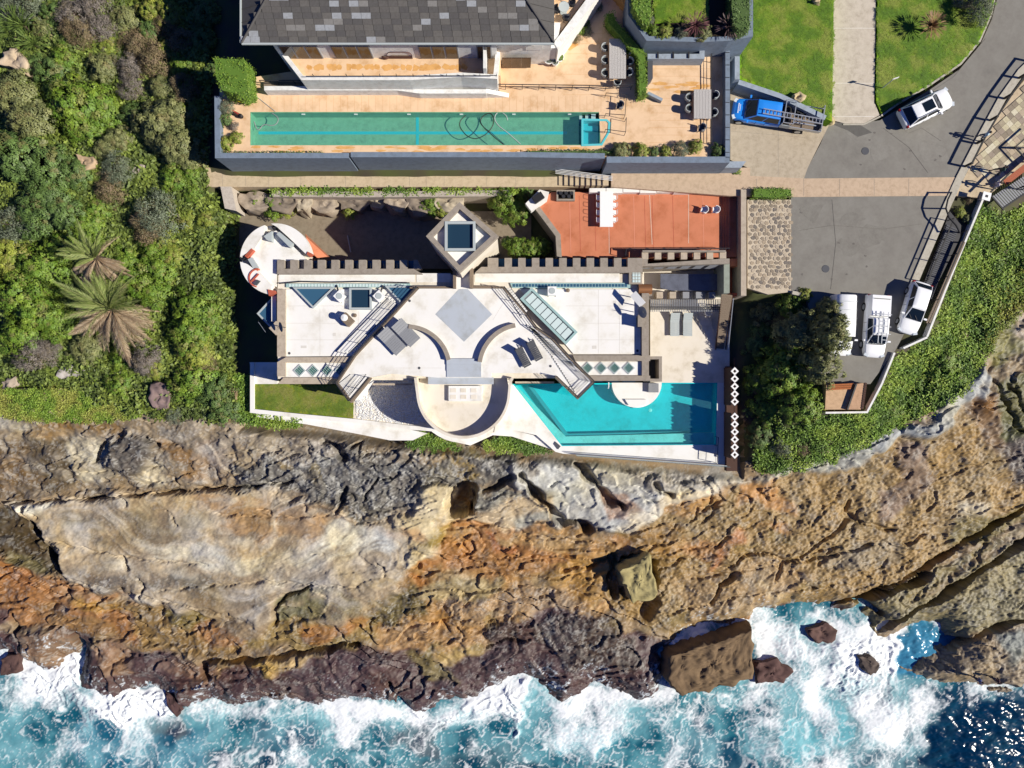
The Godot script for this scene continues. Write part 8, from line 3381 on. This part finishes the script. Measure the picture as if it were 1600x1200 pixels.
func boulder(called: String, label: String, list: Array, y0: float, y1: float, m: Material, seed_ := 1, group := "") -> MeshInstance3D:
	# an angular block from an outline at its top, with chamfered and uneven edges
	var poly := pl(list, y1)
	var dense := PackedVector2Array()
	for i in poly.size():
		var a := poly[i]
		var b := poly[(i + 1) % poly.size()]
		var k := maxi(2, int(a.distance_to(b) / 0.35))
		for j in k:
			dense.append(a.lerp(b, float(j) / k))
	var c := Vector2.ZERO
	for p in dense:
		c += p / dense.size()
	var n := fnoise(seed_ + 60, 0.7, 3)
	var n2 := fnoise(seed_ + 61, 1.5, 4, FastNoiseLite.TYPE_SIMPLEX, 0.6)
	var rows := []
	var levels := [[1.06, y0], [1.07, lerpf(y0, y1, 0.3)], [1.03, lerpf(y0, y1, 0.6)], [1.01, lerpf(y0, y1, 0.88)], [0.97, y1 - 0.05]]
	var reach := 0.0
	for p in dense:
		reach = maxf(reach, p.distance_to(c))
	var rings := maxi(8, int(reach / 0.2))
	for i in rings:
		levels.append([lerpf(0.93, 0.01, float(i) / (rings - 1.0)), y1])
	for l in levels:
		var line := []
		for p in dense:
			var q := c + (p - c) * float(l[0])
			var e := n.get_noise_3d(q.x, l[1], q.y)
			var f := n2.get_noise_3d(q.x, l[1], q.y)
			q += (p - c).normalized() * (e * 0.36 + f * 0.2 - absf(f) * 0.2) * (1.0 if l[0] > 0.9 else 0.0)
			line.append(Vector3(q.x, float(l[1]) + e * 0.24 + f * 0.14 - absf(f) * 0.18, q.y))
		rows.append(line)
	var s := sh()
	s.grid(rows, true)
	for i in s.v.size():
		var p := s.v[i]
		var b := 1.0 + 0.45 * n.get_noise_3d(p.x * 1.6 + 9.0, p.y, p.z * 1.6) + 0.4 * n2.get_noise_3d(p.x, p.y + 5.0, p.z)
		s.c[i] = Color(b, b * 0.99, b * 0.96).clamp(Color(0.3, 0.3, 0.3), Color(1.4, 1.4, 1.4))
	return single(called, s, m, label, "rock", group)

func stone_mat(r: float, g: float, b: float) -> StandardMaterial3D:
	var m := mat(r, g, b, 0.9, "mottle", 0.25)
	m.vertex_color_use_as_albedo = true
	return m

func build_furniture() -> void:
	var s: Shape
	# dining terrace
	slat_table("dining_table", "long pale grey table for seven beside the angled hedge", at(963, 98, TER), 1.35, 3.2, M.timber_grey, 6)
	for q in [[944, 79, PI], [944, 99, PI], [944, 119, PI]]:
		tub_chair("pale-rimmed dark tub chair on the house side of the long grey table", "chairs on the house side of the long grey table", at(q[0], q[1], TER), 0.0, M.light_grey, M.black)
	for q in [[982, 84], [982, 101], [981, 118]]:
		tub_chair("pale-rimmed dark tub chair between the long grey table and the hedge", "chairs between the long grey table and the hedge", at(q[0], q[1], TER), PI, M.light_grey, M.black)
	tub_chair("pale-rimmed dark tub chair at the south end of the long grey table", "", at(963, 133, TER), PI * 0.5, M.light_grey, M.black)
	slat_table("dining_table", "shorter pale grey table for four near the blue-grey wall", at(1094, 168, TER), 1.4, 2.35, M.timber_grey, 6)
	for q in [[1074, 157], [1074, 174]]:
		tub_chair("pale-rimmed dark tub chair on the open side of the shorter grey table", "chairs on the open side of the shorter table", at(q[0], q[1], TER), 0.0, M.light_grey, M.black)
	for q in [[1114, 153], [1112, 180]]:
		tub_chair("pale-rimmed dark tub chair on the rail side of the shorter grey table", "chairs on the rail side of the shorter table", at(q[0], q[1], TER), PI, M.light_grey, M.black)
	tub_chair("dark armchair alone beside the spa", "", at(967, 168, TER), PI, M.grey, M.dark_grey)
	tub_chair("dark armchair alone south of the shorter grey table", "", at(1094, 203, TER), PI, M.grey, M.dark_grey)
	var t := thing("spa_fence", "thin dark rail frame around the spa corner", "railing", at(975, 185, TER))
	railing(t, [945, 152, 976, 155, 974, 186, 944, 184], TER, 0.9, 2.0, M.iron, 0.015, 0)
	railing(t, [944, 208, 975, 212, 976, 190], TER, 0.9, 2.0, M.iron, 0.015, 0)
	# pots by the wing
	for q in [[872, 80, 0.42, "dark", "white round pot with a clipped dark plant by the white wing"], [857, 97, 0.4, "silver", "white bowl planter in the cluster by the white wing"], [874, 94, 0.36, "bright", "white planter with pale green leaves in the cluster by the white wing"], [867, 101, 0.3, "silver", "smallest white planter of the cluster by the white wing"]]:
		t = thing("plant_pot", q[4], "pot", at(q[0], q[1], TER))
		s = sh()
		s.lathe(Vector3.ZERO, [[q[2] * 0.6, 0], [q[2], 0.5], [q[2], 0.56], [q[2] * 0.86, 0.56], [q[2] * 0.84, 0.46], [0, 0.46]], 18)
		part("pot", s, M.paint_white, t, true)
		share("foliage", crown_mesh(q[3], 0), M.leaf, t, Transform3D(Basis().scaled(Vector3.ONE * q[2] * 0.42), Vector3(0, 0.46, 0)))
	s = sh()
	s.prism(pl([881, 71, 893, 61, 904, 70, 890, 79], TER), TER, TER + 0.03)
	single("door_mat", s, M.patio_stain, "tan mat beside the plants at the white diagonal wall", "mat")
	# round table on the small upper terrace
	t = thing("cafe_table", "round pale table on the small terrace behind the white diagonal wall", "table", at(880, 18, 4.5))
	s = sh()
	s.lathe(Vector3.ZERO, [[0.3, 0], [0.3, 0.04], [0.05, 0.06], [0.05, 0.7], [0.42, 0.7], [0.42, 0.74], [0, 0.74]], 20)
	part("top", s, M.light_grey, t, true)
	for q in [[870, 20, 0.0], [884, 31, 1.6], [892, 10, 3.0]]:
		tub_chair("dark chair beside the round table behind the diagonal wall", "chairs round the small round table", at(q[0], q[1], 4.5), q[2], M.iron, M.dark_grey)
	# wicker daybed on the balcony
	t = thing("wicker_daybed", "curved brown wicker daybed with hood on the balcony", "daybed", at(626, 86, 4.4))
	s = sh()
	s.prism(PackedVector2Array(Array(range(0, 17)).map(func(i): return Vector2(cos(PI * i / 16.0) * 0.95, -sin(PI * i / 16.0) * 0.7 + 0.3))), 0.0, 0.4)
	part("base", s, M.wicker, t, true)
	s = sh()
	var rows := []
	for i in 9:
		var a := PI * 0.5 * i / 8.0
		var line := []
		for k in 15:
			var b := PI * k / 14.0
			line.append(Vector3(cos(b) * 0.98 * cos(a * 0.6), 0.4 + sin(a) * 0.7, 0.3 - sin(b) * 0.95 * cos(a)))
		rows.append(line)
	s.grid(rows)
	part("hood", s, M.wicker, t, true)
	s = sh()
	s.box(Vector3(0, 0.45, 0.02), Vector3(1.3, 0.12, 0.5))
	part("cushion", s, M.timber, t, true)
	t = thing("wicker_footstool", "small brown wicker footstool beside the daybed", "footstool", at(603, 87, 4.4))
	s = sh()
	s.lathe(Vector3.ZERO, [[0.3, 0], [0.36, 0.1], [0.36, 0.3], [0.3, 0.36], [0, 0.38]], 18)
	part("base", s, M.wicker, t, true)
	s = sh()
	s.lathe(Vector3(0, 0.36, 0), [[0.26, 0], [0.24, 0.06], [0, 0.07]], 18)
	part("cushion", s, M.timber, t, true)
	t = thing("yellow_tub", "yellow round tub beside the big square hedge", "tub", at(380, 156, TER))
	s = sh()
	s.lathe(Vector3.ZERO, [[0.26, 0], [0.36, 0.42], [0.38, 0.45], [0.34, 0.45], [0.26, 0.1], [0, 0.1]], 20)
	part("bowl", s, mat(222, 184, 20, 0.5), t, true)
	s = sh()
	s.tube([Vector3(-0.36, 0.45, 0), Vector3(-0.2, 0.7, 0), Vector3(0.2, 0.7, 0), Vector3(0.36, 0.45, 0)], 0.02, 0.02, 6)
	part("handle", s, M.iron, t, true)
	t = thing("pool_pump", "small red and black pool pump beside the lap pool corner", "pump", at(374, 181, TER))
	s = sh()
	s.tube([Vector3(-0.3, 0.2, -0.15), Vector3(0.3, 0.2, 0.15)], 0.16, 0.14, 12)
	part("motor", s, M.timber_brown, t, true)
	s = sh()
	s.lathe(Vector3(0.2, 0.05, 0.1), [[0.16, 0], [0.16, 0.3], [0.1, 0.36], [0, 0.38]], 14)
	part("strainer", s, M.black, t, true)
	s = sh()
	s.bar(Vector3(-0.4, 0.4, -0.3), Vector3(0.1, 0.3, 0.0), 0.06)
	part("handle", s, mat(186, 60, 50, 0.6), t, true)
	# red terrace
	slat_table("banquet_table", "long white table with folding chairs on the red terrace", at(946, 330, -0.9), 1.12, 3.0, M.paint_white, 1)
	for e in 2:
		for k in 4:
			var p := at(935 if e == 0 else 958, 311 + k * 11.5, -0.9)
			t = thing("folding_chair", ["white folding chair on the west side of the long white table", "white folding chair on the east side of the long white table"][e], "chair", p, 0.0 if e == 0 else PI, ["folding chairs west of the white table", "folding chairs east of the white table"][e])
			s = sh()
			s.box(Vector3(0, 0.45, 0), Vector3(0.4, 0.035, 0.4))
			part("seat", s, M.paint_white, t, true)
			s = sh()
			s.tube([Vector3(-0.2, 0.45, -0.19), Vector3(-0.26, 0.8, -0.17), Vector3(-0.27, 0.84, 0), Vector3(-0.26, 0.8, 0.17), Vector3(-0.2, 0.45, 0.19)], 0.02, 0.02, 6)
			part("backrest", s, M.paint_white, t, true)
			for x in [-0.17, 0.17]:
				for z in [-0.17, 0.17]:
					s = sh()
					s.bar(Vector3(-x, 0, z), Vector3(x, 0.44, z), 0.025)
					part("leg", s, M.paint_white, t, true)
	for q in [[1098, 330], [1116, 330]]:
		tub_chair("white moulded chair on the empty east part of the red terrace", "white moulded chairs on the red terrace", at(q[0], q[1], -0.9), PI * 0.9 if q[0] < 1100 else PI, M.paint_white, M.paint_white)
	# villa terrace loungers
	for q in [[613, 533], [635, 520]]:
		lounger("sunbed", "wide grey slatted sunbed at the west side of the villa terrace", "grey sunbeds on the villa terrace", at(q[0], q[1], DECK), deg_to_rad(-47), 2.3, 1.15, 0.35, M.grey, 8)
	for q in [[816, 556], [834, 546]]:
		lounger("deck_lounger", "dark grey lounger with raised back at the east side of the villa terrace", "dark loungers on the villa terrace", at(q[0], q[1], DECK), deg_to_rad(-62), 2.0, 0.66, 0.95, M.dark_grey, 8)
	for q in [[1053, 507], [1073, 507]]:
		lounger("pool_lounger", "pale grey lounger on the east terrace below the slat screen", "pale grey loungers on the east terrace", at(q[0], q[1], POOL_Y), deg_to_rad(-90), 2.1, 0.8, 0.45, M.light_grey, 8)
	tub_chair("white moulded chair in the shade beside the pale grey loungers", "", at(1104, 489, POOL_Y), 1.2, M.paint_white, M.paint_white)
	lounger("bench_seat", "low grey bench on the round island terrace beside the pool", "", at(1020, 606, POOL_Y), 0.0, 0.9, 0.8, 0.05, M.grey, 6)
	# rocks
	boulder("boulder", "squared sandstone boulder sitting in a shadowed hollow of the ochre shelf", [968, 893, 1015, 865, 1020, 880, 1026, 925, 1022, 940, 990, 942, 984, 935, 972, 912], -7.6, -4.0, stone_mat(172, 160, 112), 3)
	boulder("rock_block", "huge flat topped sandstone block standing in the surf", [1046, 1024, 1090, 1010, 1176, 984, 1179, 1030, 1178, 1062, 1120, 1078, 1066, 1090, 1040, 1062], -9.6, -5.6, stone_mat(124, 102, 76), 5)
	boulder("rock_block_step", "lower dark shelf of rock joined to the flat topped block", [1180, 1036, 1215, 1030, 1240, 1050, 1225, 1068, 1184, 1068], -9.6, -7.5, stone_mat(96, 70, 66), 6)
	boulder("surf_rock", "dark rounded rock with foam streaming off it in the inlet", [1260, 985, 1290, 972, 1310, 985, 1300, 1005, 1275, 1004], -9.4, -7.5, stone_mat(104, 78, 72), 7)
	boulder("surf_rock", "small split dark rock among the white water of the inlet", [1342, 1026, 1366, 1024, 1378, 1040, 1362, 1056, 1348, 1045], -9.4, -7.3, stone_mat(96, 84, 78), 8)
	boulder("surf_rock", "low dark rock washed by foam at the west end of the surf", [0, 1030, 30, 1022, 30, 1050, 0, 1056], -9.4, -7.5, stone_mat(90, 66, 62), 9)
	boulder("surf_rock", "dark submerged rock fin beside the white breaker on the west shore", [258, 1082, 270, 1086, 284, 1112, 276, 1120, 262, 1100], -9.4, -7.5, stone_mat(84, 60, 60), 10)
	boulder("hillside_rock", "tall dark boulder between the palms and the rock ledges", [236, 600, 258, 596, 266, 615, 262, 640, 242, 642, 234, 622], -5.2, -2.2, stone_mat(138, 118, 116), 11)
	boulder("hillside_rock", "pale broken rocks beside the tall dark boulder", [206, 606, 228, 604, 232, 630, 212, 636], -5.0, -3.0, stone_mat(176, 148, 124), 12)
	boulder("hillside_rock", "dark square rock beside the lowest bushes of the hillside", [276, 630, 304, 632, 306, 656, 280, 658], -5.4, -3.0, stone_mat(110, 96, 90), 13)
	boulder("hillside_rock", "pale grey rock under bare twigs below the large palm", [88, 574, 128, 568, 136, 584, 96, 592], -4.6, -2.6, stone_mat(190, 184, 180), 14)
	boulder("hillside_rock", "tan rock outcrop among the dark bushes", [118, 240, 146, 244, 152, 258, 130, 270, 119, 260], -2.6, -0.2, stone_mat(196, 170, 140), 15)
	boulder("hillside_rock", "grey broken outcrop beside the soft round bush", [206, 254, 226, 260, 238, 272, 222, 280, 208, 268], -2.6, -0.4, stone_mat(186, 172, 160), 16)
	boulder("hillside_rock", "flat pale slab at the top edge of the hillside path", [0, 78, 22, 72, 44, 100, 40, 116, 0, 100], -2.0, 0.3, stone_mat(210, 190, 164), 17)
	boulder("hillside_rock", "pale rock at the western end of the mossy ledge", [0, 596, 24, 588, 28, 600, 8, 618, 0, 616], -5.0, -3.1, stone_mat(178, 164, 150), 18)
	for q in [[[1240, 146, 1250, 141, 1259, 150, 1252, 160, 1241, 156], "cream boulder on the lawn above the drive wall"], [[1296, 183, 1304, 181, 1306, 190, 1298, 191], "small cream boulder at the lawn corner by the driveway"], [[1272, -4, 1284, -2, 1282, 3, 1274, 3], "cream boulder at the far edge of the lawn"]]:
		boulder("garden_boulder", q[1], q[0], 0.6 if q[0][0] < 1290 else -0.2, 1.75 if q[0][0] < 1290 else 0.5, stone_mat(222, 202, 160), int(q[0][0]))
	# rock wall of the sunken court: a row of rough blocks
	var r := RandomNumberGenerator.new()
	r.seed = 12
	var tones := [stone_mat(170, 156, 140), stone_mat(140, 128, 116), stone_mat(188, 176, 156)]
	var u := 372.0
	var k := 0
	while u < 700.0:
		var w := r.randf_range(26.0, 52.0)
		var v0 := 300.0 + r.randf_range(-2, 4)
		var v1 := 345.0 + r.randf_range(-14, 8) - (u - 372.0) * 0.04
		boulder("court_rock", "rough grey sandstone block in the rock wall above the sunken court", [u, v0, u + w * 0.5, v0 - 2, u + w, v0 + 1, u + w + 3, lerpf(v0, v1, 0.6), u + w * 0.7, v1, u + w * 0.2, v1 - 3, u - 3, lerpf(v0, v1, 0.5)], -4.2, -1.6 - r.randf() * 0.7, tones[k % 3], 30 + k, "blocks of the court rock wall")
		u += w - 3.0
		k += 1
	s = sh()
	s.wall(pl([425, 303, 560, 304, 700, 303, 800, 302], -1.2), 0.5, -3.8, -1.15)
	single("retaining_wall", s, stone_mat(186, 176, 164), "rubble retaining wall along the lower path above the sunken court", "wall")
	s = sh()
	s.prism(pl([345, 292, 362, 292, 370, 330, 352, 326], -1.0), -3.0, -0.9)
	single("stone_pier", s, stone_mat(200, 190, 178), "pale rubble pier at the west end of the lower path", "pier")
	s = sh()
	s.tube([at(543, 368, -3.3), at(548, 394, -3.2)], 0.05, 0.05, 6)
	single("court_pole", s, M.light_grey, "pale pole lying in the deep shade of the sunken court", "pole")
